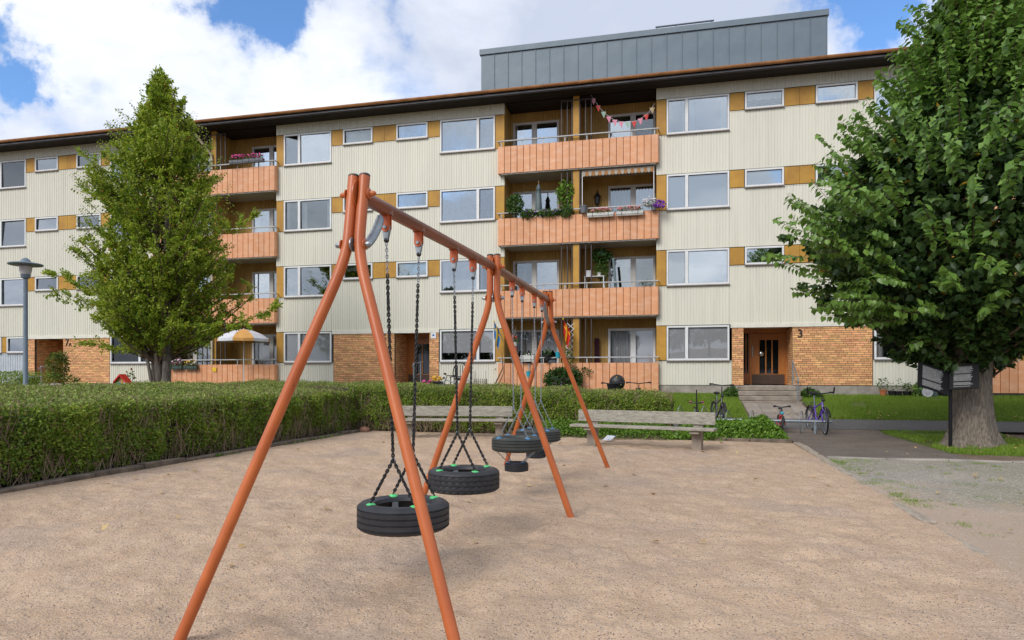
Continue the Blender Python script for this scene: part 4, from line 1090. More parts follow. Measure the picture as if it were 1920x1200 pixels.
# ============================================================ SWING FRAME
FR = [(-1.994, 4.035, -.548, -.088), (-1.927, 7.009, -.049, -.018), (-1.968, 10.219, .673, .080)]
ZB = 2.60
sw = thing('swing_frame', 'orange tube swing frame with three pairs of splayed legs and one long top beam', 'swing frame', (-1.96, 7.0, 0))
for X0, Y0, l, lb in FR:
    for sg in (-1, 1):
        e = .038
        top = Vector((X0+sg*e, Y0, 2.722)); b0 = Vector((X0+sg*e, Y0+lb*.75, 2.34)); foot = Vector((X0+sg*.832, Y0+l, 0))
        bend = Vector((X0+sg*e, Y0+lb, 2.207))
        pts = [top, b0]
        for t in np.linspace(0, 1, 8):      # smooth bend
            q = (b0*(1-t)**2+bend*2*t*(1-t)+(bend+(foot-bend)*.09)*t*t); pts.append(q)
        dirf = (foot-bend).normalized(); pts += [bend+(foot-bend)*t for t in (.3, .6, 1.0)]+[foot+dirf*.4]
        mb = MB(); mb.tube(pts, .0345, 20)
        mb.build('leg', MT['swing'], sw, smooth=50)
        mb = MB(); mb.lathe([(0,.012),(.028,.011),(.0355,.003),(.0355,-.006),(0,-.006)], (top.x, top.y, top.z), 18); mb.build('end_cap', MT['black'], sw, smooth=50)
    for zz, yy in ((ZB, Y0+lb*.2), (2.27, Y0+lb*.9)):
        mb = MB()
        for sg in (-1, 1):
            mb.lathe([(0, 0), (.034, 0), (.036, .006), (.026, .012), (0, .012)] if sg > 0 else [(0,0),(.034,0),(.036,-.006),(.026,-.012),(0,-.012)], (X0+sg*.074, yy, zz), 14, axis='x')
            mb.lathe([(.017, 0), (.018, sg*.02), (.012, sg*.034), (0, sg*.04)], (X0+sg*.086, yy, zz), 8, axis='x', mi=1)
        mb.tube([(X0-.07, yy, zz), (X0+.07, yy, zz)], .012, 8)
        mb.build('bolt', [MT['swing'], MT['steel'] if zz < 2.4 else MT['swing']], sw, smooth=40)
    mb = MB(); mb.lathe([(0,-.004),(.095,-.004),(.095,.004),(0,.004)], (X0, Y0+.0, ZB), 24, axis='x'); mb.build('clamp_plate', MT['swing'], sw, smooth=40)
    mb = MB(); mb.lathe([(0,-.0035),(.045,-.0035),(.045,.0035),(0,.0035)], (X0, Y0+lb, 2.27), 16, axis='x'); mb.build('spacer', MT['steel'], sw, smooth=40)
for i in (0, 1):
    a = Vector((FR[i][0], FR[i][1], ZB)); b = Vector((FR[i+1][0], FR[i+1][1], ZB)); d = (b-a).normalized()
    mb = MB(); n = 3
    # tube pressed flat at both ends, where it is bolted between the legs
    pts = [a+d*.07, a+d*.12, a+d*.19, b-d*.19, b-d*.12, b-d*.07]
    mb.tube(pts, [.040, .043, .045, .045, .043, .040], 22, mi=0)
    o = mb.build('beam', MT['beam'], sw, smooth=45)
    mb = MB(); mb.bbox(a.x-.012, a.x+.012, a.y-.02, a.y+.10, ZB-.045, ZB+.045, .004); mb.bbox(b.x-.012, b.x+.012, b.y-.10, b.y+.02, ZB-.045, ZB+.045, .004); mb.build('beam_tongue', MT['beam'], sw)
def beam_at(y):
    i = 0 if y < FR[1][1] else 1; t = (y-FR[i][1])/(FR[i+1][1]-FR[i][1]); return FR[i][0]+(FR[i+1][0]-FR[i][0])*t
# J-shaped braces at both end frames
for (X0, Y0, l, lb), s_ in ((FR[0], 1), (FR[2], -1)):
    bx = X0+.004; pts = []
    P0 = Vector((bx, Y0+s_*.30, 2.54)); P3 = Vector((X0, Y0+lb+s_*.02, 2.262))
    for t in np.linspace(0, 1, 16):
        a = t*PI/2*1.15
        pts.append(Vector((bx, Y0+lb*t+s_*(.31*math.cos(min(a, PI/2))+(0 if a < PI/2 else 0)), 2.52-.262*math.sin(min(a, PI/2))**1.5)))
    mb = MB(); mb.tube([P0]+pts[1:13]+[P3], [.018]+[.030]*11+[.024, .016], 12, flat=.55); mb.build('brace', MT['steel'], sw, smooth=60)

def chain(mb, a, b, link=.030, wire=.0034, wd=.010, seg=8, ring=5, mi=0, rnd=.25):
    a = Vector(a); b = Vector(b); d = b-a; n = max(1, round(d.length/(link-2.2*wire))); step = d/n; t = d.normalized()
    u = t.orthogonal().normalized(); v = t.cross(u)
    for i in range(n):
        c = a+step*(i+.5); ang = (i % 2)*PI/2+i*.22*rnd
        s1 = u*math.cos(ang)+v*math.sin(ang); pts = []; hl = link/2-wd
        for k in range(seg):
            q = 2*PI*k/seg; pts.append(c+s1*math.cos(q)*wd*.8+t*(math.sin(q)*wd+(hl if math.sin(q) > 0.01 else (-hl if math.sin(q) < -.01 else 0))))
        mb.tube(pts, wire, ring, closed=True, mi=mi)
def tyre(name, c, r, wid, parent, mat, hole=.60, grooves=True, seg=96, tread=0):
    ri = r*hole; h = wid/2
    prof = [(ri, -h*.62), (ri+.012, -h*.86), (ri+(r-ri)*.45, -h*1.0), (r-.028, -h*.93), (r-.008, -h*.78)]
    nb = 4 if grooves else 0
    for g in range(nb):
        z0 = -h*.62+g*(h*1.24)/(nb-1) if nb > 1 else 0
        prof += [(r, z0-.006*1.1-.004), (r, z0-.006), (r-.009, z0-.004), (r-.009, z0+.004), (r, z0+.006)]
    if not grooves: prof += [(r, -h*.4), (r+.002, 0), (r, h*.4)]
    prof += [(r-.008, h*.78), (r-.028, h*.93), (ri+(r-ri)*.45, h*1.0), (ri+.012, h*.86), (ri, h*.62), (ri+.02, h*.5), (ri+.05, 0), (ri+.02, -h*.5)]
    np_ = len(prof)
    def mod(k, j, r_, h_):
        if tread == 0:
            if j in (3, 4, np_-8-1-1, np_-8) and k % 3 == 0: r_ -= .005
            if abs(h_) > h*.70 and r_ > r-.012 and k % 3 == 0: r_ -= .006
        else:
            if r_ > r-.004 and (k+int(h_/.014)) % 3 == 0: r_ -= .006
        return r_, h_
    mb = MB(); mb.lathe(prof, c, seg, closed=True, mod=mod)
    return mb.build(name, mat, parent, smooth=35)
def hanger(mb, x, y, zt=2.575):
    """two cheeks welded under the beam, swivel block between them"""
    for s_ in (-1, 1):
        yy = y
        pts = [(x-.030, zt), (x-.030, zt-.10)]+[(x-.030*math.cos(q), zt-.10-.030*math.sin(q)) for q in np.linspace(0, PI, 7)[1:-1]]+[(x+.030, zt-.10), (x+.030, zt)]
        mb.prism(pts, yy+s_*.019-.0035, yy+s_*.019+.0035, mi=0)
for y_, i in ((4.43,0),(5.0,0),(5.79,0),(6.32,0),(7.855,1),(8.40,1),(9.17,1),(9.72,1)):
    x = beam_at(y_); mb = MB(); hanger(mb, x, y_)
    mb.build('hanger', MT['tab'], sw)
    mb = MB(); mb.lathe([(0,-.036),(.012,-.036),(.014,-.028),(.014,.028),(.012,.036),(0,.036)], (x, y_, 2.475), 8, axis='y'); mb.build('bolt', MT['steel'], sw)
    mb = MB(); mb.tube([(x, y_, 2.56), (x, y_, 2.60)], .046, 14); mb.build('weld_collar', MT['beam'], sw)
# tyre swings
def tyre_swing(name, label, ya, yb, zc, r, wid, ringz, mats, small=None, hx=.165, hy=None, tread=0, dy=0):
    xc = (beam_at(ya)+beam_at(yb))/2; yc = (ya+yb)/2+dy; hy = hy or .195
    t = thing(name, label, 'tyre swing', (xc, yc, zc), group='tyre swings hanging from the orange frame')
    cm, cm2, wm_, tm = mats
    tyre('tyre', (xc, yc, zc), r, wid, t, MT[tm], tread=tread)
    for y_, ry in ((ya, yc-hy*.95), (yb, yc+hy*.95)):
        x = beam_at(y_)
        mb = MB(); mb.prism([(x-.024, 2.49), (x+.024, 2.49), (x+.026, 2.45), (x+.012, 2.385), (x-.012, 2.385), (x-.026, 2.45)], y_-.0145, y_+.0145); mb.build('swivel', MT['steel'], t)
        mb = MB(); mb.ell((x, y_, 2.39), .020, 10, 7); mb.build('pivot', MT['black'], t, smooth=True)
        ring = Vector((xc, ry, ringz)); top = Vector((x, y_, 2.375)); d = (ring-top).normalized(); L_ = (ring-top).length
        mid = top+d*min(.22, L_*.2)
        a = MB(); chain(a, top, mid, .030, .0032, .0095); a.build('chain', MT['steel'], t, smooth=True)['label'] = 'bare steel upper chain'
        a = MB(); chain(a, mid, ring, .032, .0052 if cm == 'black' else .0032, .0115 if cm == 'black' else .0095, rnd=.6 if cm == 'black' else .2); a.build('chain', MT[cm], t, smooth=True)
        a = MB(); a.lathe([(.012+.004*math.cos(q), .004*math.sin(q)) for q in np.linspace(0, 2*PI, 7)[:-1]], ring, 10, closed=True, axis='y'); a.build('ring', MT['steel'], t, smooth=True)
        for sx in (-1, 1):
            ty = yc+(hy if y_ == yb else -hy); att = Vector((xc+sx*hx, ty, zc+wid/2+.004))
            a = MB(); chain(a, ring, att+Vector((0,0,.008)), .032, .0052 if cm2 == 'black' else .003, .0115 if cm2 == 'black' else .009, rnd=.6 if cm2 == 'black' else .2); a.build('chain', MT[cm2], t, smooth=True)
            a = MB(); a.lathe([(0,.012),(.012,.012),(.030,.006),(.034,0),(.034,-.012),(0,-.012)], (att.x, att.y, zc+wid/2-.004), 16); a.build('washer', MT[wm_], t, smooth=40)
            ri_ = r*.6+.006; an = math.atan2(ty-yc, sx*hx); a = MB(); a.M = Matrix.Translation((xc+ri_*math.cos(an), yc+ri_*math.sin(an), zc)) @ Matrix.Rotation(an, 4, 'Z'); a.bbox(-.004, .004, -.025, .025, -wid*.3, wid*.30, .003); a.build('strap', MT['steel'], t)
    if small:
        sz, sr, off = small; sc = Vector((xc+off[0], yc+off[1], sz))
        tyre('small_tyre', sc, sr, .115, t, MT['rubber'], hole=.42, grooves=True, seg=48)
        for sx, sy in ((-1,-1),(1,-1),(-1,1),(1,1)):
            p0 = Vector((xc+sx*.21, yc+sy*.16, zc-wid/2+.005)); p1 = sc+Vector((sx*sr*.62, sy*sr*.5, .06))
            a = MB(); chain(a, p0, p1, .030, .003, .009); a.build('chain', MT['steel'], t, smooth=True)
            a = MB(); a.lathe([(0,.008),(.02,.006),(.024,0),(0,0)], (p1.x, p1.y, sz+.054), 10); a.build('washer', MT['blueplastic'], t, smooth=40)
    return t
A1 = ('black', 'black', 'greenplastic', 'rubber'); A2 = ('steel', 'steel', 'blueplastic', 'rubber_green')
tyre_swing('tyre_swing', 'nearest black tyre swing with green washers, partly behind the front orange leg', 4.43, 5.0, .445, .333, .205, .865, A1)
tyre_swing('tyre_swing', 'black tyre swing with green washers, second from the front, tread of slanted blocks', 5.79, 6.32, .51, .327, .205, .95, A1, tread=1)
tyre_swing('tyre_swing', 'dark tyre swing with blue washers and a small tyre slung below, nearer of the two', 7.855, 8.40, .64, .309, .175, 1.08, A2, small=(.365, .145, (-.01, .0)), hx=.17, hy=.2)
tyre_swing('tyre_swing', 'farthest tyre swing, blue washers, half hidden behind the other dark tyre and the leg', 9.17, 9.72, .635, .313, .17, 1.10, A2, small=(.375, .14, (-.03, .0)), hx=.17, hy=.2)

# ============================================================ BENCHES
def bench(label, pa_, pb_, L_, ext):
    pa_ = Vector(pa_); pb_ = Vector(pb_); d = (pb_-pa_); ang = math.atan2(d.y, d.x); c = (pa_+pb_)/2
    t = thing('park_bench', label, 'bench', (c.x, c.y, 0), ang, 'weathered benches at the back of the sandbox')
    D = d.length
    for s_ in (-1, 1):
        mb = MB(); mb.M = Matrix.Translation((s_*D/2, 0, 0))
        mb.prism([(-.02, -.1), (.15, -.1), (.19, .70), (.14, .71), (.10, .42), (-.24, .40), (-.26, .34), (-.06, .33)], -.09, .09, axis='x')
        mb.build('post', MT['benchpost'], t, world=False)
    mb = MB(); mb.bbox(-L_/2, L_/2, .075, .125, .50, .745, .006); b = mb.build('backrest_plank', MT['benchwood'], t, world=False)
    for s_ in (-1, 1):
        for z_ in (.56, .69):
            q = MB(); q.lathe([(0,-.006),(.014,-.005),(.016,0)], (s_*D/2, .075, z_), 8, axis='y'); q.build('bolt', MT['sillmetal'], b, world=False)
    for y_ in (-.30, -.12):
        mb = MB(); e = .05; mb.bbox(-L_/2-e, L_/2+e, y_, y_+.165, .40, .45, .006); mb.build('seat_plank', MT['benchwood'], t, world=False)
    return t
bench('left weathered wooden bench, in front of the hedge behind the tyre swings', (-6.35, 15.55, 0), (-4.22, 15.85, 0), 2.75, 0)
bench('right weathered wooden bench, between the hedge end and the low green ground cover', (-1.87, 14.6, 0), (.26, 14.1, 0), 2.86, 0)

# ============================================================ HEDGES
def hedge(name, label, x0, x1, y0, y1, ztop, faces, n_side, n_top, lf=.046, prof=None, twigs=900):
    """ztop(x,y) height; leaves in a ragged shell round a dark twiggy core"""
    t = thing(name, label, 'hedge', ((x0+x1)/2, (y0+y1)/2, 0))
    xs = np.arange(x0+.16, x1-.1, .18); ys_ = np.arange(y0+.16, y1-.1, .18)
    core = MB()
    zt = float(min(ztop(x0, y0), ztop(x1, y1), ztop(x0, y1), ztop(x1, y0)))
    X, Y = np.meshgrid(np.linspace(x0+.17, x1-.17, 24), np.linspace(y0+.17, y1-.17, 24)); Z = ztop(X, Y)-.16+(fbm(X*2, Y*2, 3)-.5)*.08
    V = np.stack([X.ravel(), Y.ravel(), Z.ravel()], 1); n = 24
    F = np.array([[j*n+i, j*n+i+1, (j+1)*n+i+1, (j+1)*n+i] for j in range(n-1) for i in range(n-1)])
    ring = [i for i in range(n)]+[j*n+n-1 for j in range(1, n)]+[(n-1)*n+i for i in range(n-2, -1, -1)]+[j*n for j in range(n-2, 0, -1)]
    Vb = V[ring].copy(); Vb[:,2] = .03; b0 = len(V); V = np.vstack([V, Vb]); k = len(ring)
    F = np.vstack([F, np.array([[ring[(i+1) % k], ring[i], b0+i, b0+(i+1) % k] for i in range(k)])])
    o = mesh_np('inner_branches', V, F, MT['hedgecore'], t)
    P = []; Nn = []; top = []
    def side(axis, val, a0, a1, out, n):
        a = NP.uniform(a0, a1, n); u = NP.uniform(0, 1, n)**.85
        x = a if axis == 'y' else np.full(n, val); y = np.full(n, val) if axis == 'y' else a
        zt_ = ztop(x, y); z = .06+u*(zt_-.05)
        dpt = (fbm(a*2.3, z*2.6, 4, 7 if axis == 'y' else 19)-.5)*.34+NP.normal(0, .022, n)+.04-.10*np.clip(1-z/.45, 0, 1)-.10*np.clip((z-zt_+.12)/.12, 0, 1)**2
        hole = fbm(a*3.1+9, z*2.2, 3, 23)
        keep = (hole+.20*np.clip(z/.8, 0, 1) > .46) | (NP.uniform(size=n) < .24)
        p = np.stack([x, y, z], 1); k_ = 1 if axis == 'y' else 0; p[:,k_] += out*dpt
        p = p[keep]; nn = rdir(len(p), .45); nn[:,k_] += out*.8; P.append(p); Nn.append(nrm(nn)); top.append(np.zeros(len(p)))
    for f in faces: side(*f)
    x = NP.uniform(x0, x1, n_top); y = NP.uniform(y0, y1, n_top)
    edge = np.minimum(np.minimum(x-x0, x1-x), np.minimum(y-y0, y1-y))
    z = ztop(x, y)+(fbm(x*2.1, y*2.1, 4, 3)-.5)*.20+NP.normal(0, .024, n_top)-.08*np.clip(1-edge/.12, 0, 1)
    keep = (fbm(x*3, y*3, 3, 61) > .33)
    x, y, z = x[keep], y[keep], z[keep]
    p = np.stack([x, y, z], 1)
    # a few longer shoots stand out of the clipped top
    p[:,2] += (NP.uniform(size=len(p)) > .985)*NP.uniform(.0, .07, len(p))
    Pt = p; Nt = rdir(len(p), 1.1)
    PS = np.vstack(P); NS = np.vstack(Nn); n = len(PS)
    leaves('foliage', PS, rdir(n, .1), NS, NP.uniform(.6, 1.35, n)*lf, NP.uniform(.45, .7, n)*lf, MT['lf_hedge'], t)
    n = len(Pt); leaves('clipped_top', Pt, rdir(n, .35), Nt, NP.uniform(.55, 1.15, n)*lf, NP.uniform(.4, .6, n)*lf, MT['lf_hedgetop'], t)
    sg = []
    for f in faces:
        axis, val, a0, a1, out, nn = f
        for i in range(int(twigs*(a1-a0)/4)):
            a = random.uniform(a0, a1); z = random.random()**1.7*.85; L_ = random.uniform(.12, .45); dd = Vector((random.gauss(0, .4), 0, 1)).normalized()*L_
            off = random.uniform(-.10, .07)
            p0 = Vector((a, val+out*off, z)) if axis == 'y' else Vector((val+out*off, a, z))
            q = Vector((dd.x, out*random.uniform(-.04, .07), dd.z)) if axis == 'y' else Vector((out*random.uniform(-.04, .07), dd.x, dd.z))
            sg.append((p0, p0+q, random.uniform(.003, .007), .002))
    V, F = tubes_np(sg); o = mesh_np('twigs', V, F, MT['hedgetwig'], t); o['kind'] = 'stuff'
    return t
def zt_left(x, y): return 1.03+np.clip((-8.5-x)/4.5, 0, 1)*.22+(fbm(np.asarray(y, float)*.7, np.asarray(x, float)*.5, 2)-.5)*.06
hedge('hedge', 'broad clipped hedge along the left side of the sandbox', -13.2, -8.40, 5.2, 17.0, zt_left, [('x', -8.46, 5.2, 17.2, 1, 68000)], 0, 74000, .052)
def zt_back(x, y): return np.interp(x, [-13, -8, -.3], [1.22, 1.20, 1.0])+np.clip((np.asarray(y, float)-16.6)/1.8, 0, 1)*.06-.12*np.clip((np.asarray(x, float)+.9)/.6, 0, 1)**2
hedge('hedge', 'narrower clipped hedge behind the two benches', -13.2, -.30, 16.75, 18.4, zt_back, [('y', 16.82, -8.6, -.3, -1, 46000), ('x', -.36, 16.8, 18.4, 1, 7000)], 0, 40000, .044)
# low ground cover at the right end of the benches
def cover(name, label, x0, x1, y0, y1, hgt, n, mat='lf_cover', size=.055, cat='ground cover'):
    t = thing(name, label, cat, ((x0+x1)/2, (y0+y1)/2, 0))
    x = NP.uniform(x0, x1, n); y = NP.uniform(y0, y1, n); ex = np.clip(np.minimum(x-x0, x1-x)/.35, 0, 1); ey = np.clip(np.minimum(y-y0, y1-y)/.3, 0, 1)
    top = hgt*(.45+.9*fbm(x*1.6, y*1.6, 4, 13))*np.sqrt(ex*ey)
    z = ground_z(x, y)+top*NP.uniform(.35, 1.0, n)+.02
    o = leaves('foliage', np.stack([x, y, z], 1), rdir(n, .3), rdir(n, 1.2), NP.uniform(.6, 1.3, n)*size, NP.uniform(.5, .85, n)*size, MT[mat], t)
    return t
cover('ground_cover', 'low bright green ground cover right of the right bench', -.2, 2.25, 16.15, 18.2, .40, 17000, size=.075)
cover('ground_cover', 'thin green weeds under the right bench at the foot of the hedge', -3.5, -.2, 15.95, 16.8, .42, 6500)
for i, (px, py, Y, sz) in enumerate(((1470, 705, 24.9, .5), (1395, 715, 25.0, .45), (1520, 712, 25.1, .4))): pass
wl = [(1.62, 25.0, .3, .34, 'left'), (4.15, 25.0, .35, .25, 'right')]
for x, y, r_, h_, s_ in wl: cover('weed_clump', 'leafy weed clump at the %s side of the concrete steps of door 3' % s_, x-r_, x+r_, y-r_, y+r_, h_*1.3, 900, 'lf_plant', .07, 'weeds')

# ============================================================ TREES
def make_tree(name, label, base, stems, rprof, zlo, zhi, n_lat, lf_n, lf, mat, bark, style=0, droop=-.15, elev=(.25, .9), asp=.55, seed=1, sprouts=0, trunk_r=.13, arms=(), flat=1.0, zbias=1.0, lowf=.8, smat='lf_sprout', fill=0, lumpy=.30, boff=0.0):
    rs = np.random.default_rng(seed)
    t = thing(name, label, 'tree', base)
    bx, by, bz = base; tr = MB(); br = []
    stem_pts = []
    for ox, oy, top, r0, fork in stems:
        pts = []; rad = []
        for i in range(13):
            u = i/12; z = bz+(top-bz)*u
            pts.append(Vector((bx+ox*min(1, boff+u/fork)+.10*math.sin(u*7+ox*5)*u, by+oy*min(1, boff+u/fork)+.08*math.cos(u*6+oy)*u, z))); rad.append(r0*(1-u)**.85+.012)
        tr.tube(pts, rad, 10); stem_pts.append((pts, rad))
    tr.build('trunk', MT[bark], t, smooth=True)
    LP = []; LD = []
    def twig(p0, d, L_, n, rr):
        d = d/np.linalg.norm(d); p = p0.copy(); st = L_/4
        for k in range(4):
            q = p+d*st; br.append((p, q, rr*(1-k*.2), rr*(1-(k+1)*.2))); m_ = max(1, n//4)
            f = rs.uniform(0, 1, m_)[:,None]; LP.append(p+(q-p)*f+rs.normal(0, lf*.35, (m_,3))); dd = d+rs.normal(0, .55, (m_,3)); dd[:,2] += droop; LD.append(dd)
            p = q; d = d+rs.normal(0, .13, 3); d /= np.linalg.norm(d)
    per = lf_n/n_lat
    for i in range(n_lat):
        u = (rs.uniform()**zbias); z = zlo+(zhi-zlo)*u
        R_ = float(np.interp(z, [a for a, b in rprof], [b for a, b in rprof]))
        az = rs.uniform(0, 2*PI); lump = 1+lumpy*(vnoise(np.array([az*1.6+7]), np.array([z*.9]), seed)[0]-.5)*2
        rr = R_*lump*rs.uniform(.72, 1.02)
        end = np.array([bx+rr*math.cos(az), by+rr*math.sin(az)*flat, z])
        # leave the stem lower than the tip
        pts, rad = stem_pts[i % len(stem_pts)]; el = rs.uniform(*elev); zs = max(bz+(zlo-bz)*lowf, z-rr*el)
        k = min(11, max(0, int((zs-bz)/(pts[-1].z-bz)*12))); s0 = np.array(pts[k])
        dirv = end-s0; L_ = np.linalg.norm(dirv)
        mid = s0+dirv*.5+np.array([0, 0, -.06*L_])
        r0 = min(rad[k]*.5, .012+.010*L_); br.append((s0, mid, r0, r0*.6)); br.append((mid, end, r0*.6, r0*.22))
        nt_ = 7
        for j in range(nt_):
            f = .28+.72*(j+rs.uniform())/nt_; p = (s0+(mid-s0)*f*2) if f < .5 else (mid+(end-mid)*(f-.5)*2)
            dv = dirv/L_+rs.normal(0, .55, 3)+np.array([0, 0, .25]); LL = (.22+.28*rs.uniform())*(.6+.25*R_)*(1.15-f*.5)
            twig(p, dv, LL, max(4, int(per/nt_)), .006)
    for (ex, ey, ez, sz, n) in arms:      # long side branches that stick out
        s0 = np.array(stem_pts[0][0][max(2, int((sz-bz)/(stem_pts[0][0][-1].z-bz)*12))]); e_ = np.array([ex, ey, ez]); ctrl = (s0+e_)/2+np.array([0, 0, .25])
        prev = s0
        for k in range(1, 9):
            f = k/8; q = s0*(1-f)**2+2*ctrl*f*(1-f)+e_*f*f; br.append((prev, q, .022*(1-f)+.006, .022*(1-f)+.004))
            if f > .3:
                for j in range(3): twig(q, (e_-s0)/np.linalg.norm(e_-s0)+rs.normal(0, .5, 3), .38, n//16, .005)
            prev = q
    V, F = tubes_np(br); o = mesh_np('branches', V, F, MT['twig'], t)
    P = np.vstack(LP); D = np.vstack(LD); n = len(P)
    nn = rdir(n, 1.0 if style else .7)
    leaves('crown', P, D, nn, rs.uniform(.6, 1.25, n)*lf, rs.uniform(.8, 1.1, n)*lf*asp, MT[mat], t, style=style)
    if fill:
        nf = fill; z = rs.uniform(zlo+.5, zhi-.8, nf); Rf = np.interp(z, [a for a, b in rprof], [b for a, b in rprof])*np.sqrt(rs.uniform(.12, .78, nf)); az = rs.uniform(0, 2*PI, nf)
        leaves('inner_leaves', np.stack([bx+Rf*np.cos(az), by+Rf*np.sin(az), z], 1), rdir(nf, -.3), rdir(nf, 1.0), rs.uniform(.8, 1.3, nf)*lf, rs.uniform(.8, 1.2, nf)*lf*asp, MT[mat], t, style=style)
    if sprouts:
        SP = []; SD = []; sb = []
        for (p0, d, L_) in sprouts:
            p0 = np.array(p0, float); d = np.array(d, float); d /= np.linalg.norm(d); side = np.cross(d, [0,0,1.]); side /= max(1e-6, np.linalg.norm(side)); side2 = np.cross(d, side)
            m_ = int(L_/.040); sb.append((p0, p0+d*L_, .008, .003)); az0 = rs.uniform(0, PI)
            for k in range(m_):
                a = az0+PI*k+rs.normal(0, .35); sd = side*math.cos(a)+side2*math.sin(a)
                SP.append(p0+d*L_*(k+.5)/m_+sd*.03); dd = sd*1.0+d*.25+np.array([0, 0, -.5])+rs.normal(0, .15, 3); SD.append(dd)
        V, F = tubes_np(sb); o = mesh_np('shoots', V, F, MT['twig'], t); o['kind'] = 'stuff'
        SP = np.array(SP); SD = np.array(SD); n = len(SP)
        leaves('shoot_leaves', SP, SD, rdir(n, 1.5), rs.uniform(.75, 1.2, n)*lf, rs.uniform(.85, 1.1, n)*lf*asp, MT[smat], t, style=style)
    return t
# left tree
def left_shoots():
    out = []
    for px, py, L_ in ((305,215,1.15),(272,225,1.0),(340,235,1.0),(355,262,.9),(290,200,1.0),(322,222,.9),(262,262,.8),(238,300,.8),(205,330,.8),(378,292,.8),(400,335,.7),(180,370,.7),(420,380,.7),(168,420,.6),(440,430,.6),(150,470,.6),(310,180,.7)):
        p = at(px, py, 18.7-random.uniform(0, .5)); out.append((tuple(p), ((px-305)/260+random.uniform(-.1, .1), random.uniform(-.15, .1), 1), L_))
    for i in range(150):
        z = random.uniform(lz(600), lz(220)); R_ = float(np.interp(z, [a for a, b in prof], [b for a, b in prof])); az = random.uniform(-PI, 0) if i % 4 else random.uniform(0, PI)
        rr = R_*random.uniform(.8, 1.0); out.append(((LT.x+rr*math.cos(az), 18.7+rr*math.sin(az), z), (math.cos(az)*.9, math.sin(az)*.9, random.uniform(.3, 1.2)), random.uniform(.3, .65)))
    return out
LT = at(303, 716, 18.7); s_px = .01695
def lz(py): return EYE+(706-py)*s_px
prof = [(lz(665), .7), (lz(645), 1.2), (lz(610), 1.85), (lz(570), 2.15), (lz(500), 2.2), (lz(440), 2.1), (lz(380), 2.0), (lz(320), 1.8), (lz(275), 1.35), (lz(235), .9), (lz(190), .6), (lz(150), .12)]
MT['lf_elmshoot'] = leafmat('leaf_left_tree_shoot', [(0,(.16,.24,.025)),(.5,(.32,.40,.05)),(1,(.52,.52,.11))], trans=.45, clump=1)
make_tree('leafy_tree', 'tall narrow green tree with twin grey trunks behind the left hedge', (LT.x, 18.7, 0), [(-.22, .05, lz(150), .15, .6), (.34, -.1, lz(200), .14, .5), (-.45, .2, lz(300), .09, .3)],
          prof, lz(620), lz(135), 460, 125000, .105, 'lf_elm', 'bark2', seed=4, lowf=.9, elev=(.2, .9), asp=.55, zbias=1.1, sprouts=left_shoots(), smat='lf_elmshoot', fill=4000, lumpy=.42, boff=.38,
          arms=[(at(108, 515, 18.3).x, 18.3, lz(512), lz(600), 900), (at(508, 585, 18.2).x, 18.2, lz(590), lz(640), 900), (at(165, 350, 18.6).x, 18.6, lz(350), lz(470), 700), (at(165, 650, 18.0).x, 18.0, lz(645), lz(672), 400), (at(470, 430, 18.4).x, 18.4, lz(425), lz(520), 700), (at(110, 528, 18.9).x, 18.9, lz(540), lz(610), 600)])
# thin leaning pole trunk beside it
t = thing('support_stake', 'thin grey leaning stake left of the twin trunks', 'stake', (at(284, 716, 18.5).x, 18.5, 0)); mb = MB(); a = at(284, 716, 18.5); b = at(270, 640, 18.5); mb.tube([(a.x, 18.5, 0), a, b], [.065, .055, .045], 10); mb.build('stake', MT['bark2'], t, smooth=True)

# big pollarded linden on the right
BX, BY = 5.86, 16.4
lin_prof = [(1.9, .7), (2.4, 1.7), (3.0, 2.6), (3.7, 3.2), (4.5, 3.5), (5.2, 3.25), (6.0, 2.55), (6.8, 1.75), (7.6, 1.2), (8.6, .8), (9.8, .55), (10.8, .3), (11.5, .2)]
rs_ = np.random.default_rng(5); spr = []
for i in range(430):
    z = rs_.uniform(2.6, 9.0); R_ = float(np.interp(z, [a for a, b in lin_prof], [b for a, b in lin_prof])); az = rs_.uniform(-PI*1.02, .1) if i % 5 else rs_.uniform(0, 2*PI)
    rr = R_*rs_.uniform(.80, 1.0); o_ = .8 if z > 5 else 1.5
    if z < 3.4: up = -.1
    else: up = rs_.uniform(.1, 1.5)*(.55+.13*(z-3))
    spr.append(((BX+rr*math.cos(az), BY+rr*math.sin(az), z), (math.cos(az)*o_, math.sin(az)*o_, up+.15), rs_.uniform(.45, 1.05)))
# survey of the shoots that make the ragged left outline
for px, py, dx, dz, L_ in ((1560, 420, -1, .25, 1.0), (1570, 350, -1, .45, .95), (1600, 300, -1, .8, .9), (1640, 240, -.8, .9, .9), (1700, 170, -.5, 1, 1.1), (1750, 90, -.35, 1, 1.1), (1800, 60, -.1, 1, 1.1), (1850, 50, .15, 1, 1.1), (1570, 480, -1, 0, .8), (1600, 540, -1, -.25, .8), (1680, 600, -1, -.1, 1.0), (1720, 640, -1, -.35, .6), (1600, 455, -1, .1, 1.3), (1625, 290, -.9, .35, 1.0), (1680, 250, -.6, 1, 1.3), (1740, 190, -.45, 1, 1.0)):
    L_ *= .8; px += 45 if py < 400 else 20
    for k in range(2):
        p = at(px+random.uniform(-12, 12), py+random.uniform(-10, 10), BY-.6-.5*k); spr.append(((p.x, p.y, p.z), (dx, random.uniform(-.3, .2), dz), L_))
linden = make_tree('linden_tree', 'big pollarded linden with thick flared trunk and large shade-darkened leaves at the right', (BX, BY, 0), [(.2, 0, 9.5, .28, .8), (-1.0, -.4, 7.0, .2, .9), (1.0, .3, 7.5, .2, .9), (.1, -.9, 6.5, .18, .9)],
          lin_prof, 2.0, 11.2, 340, 74000, .132, 'lf_linden', 'bark', style=1, seed=9, elev=(-.15, .6), asp=.95, droop=-.55, sprouts=spr, fill=26000)
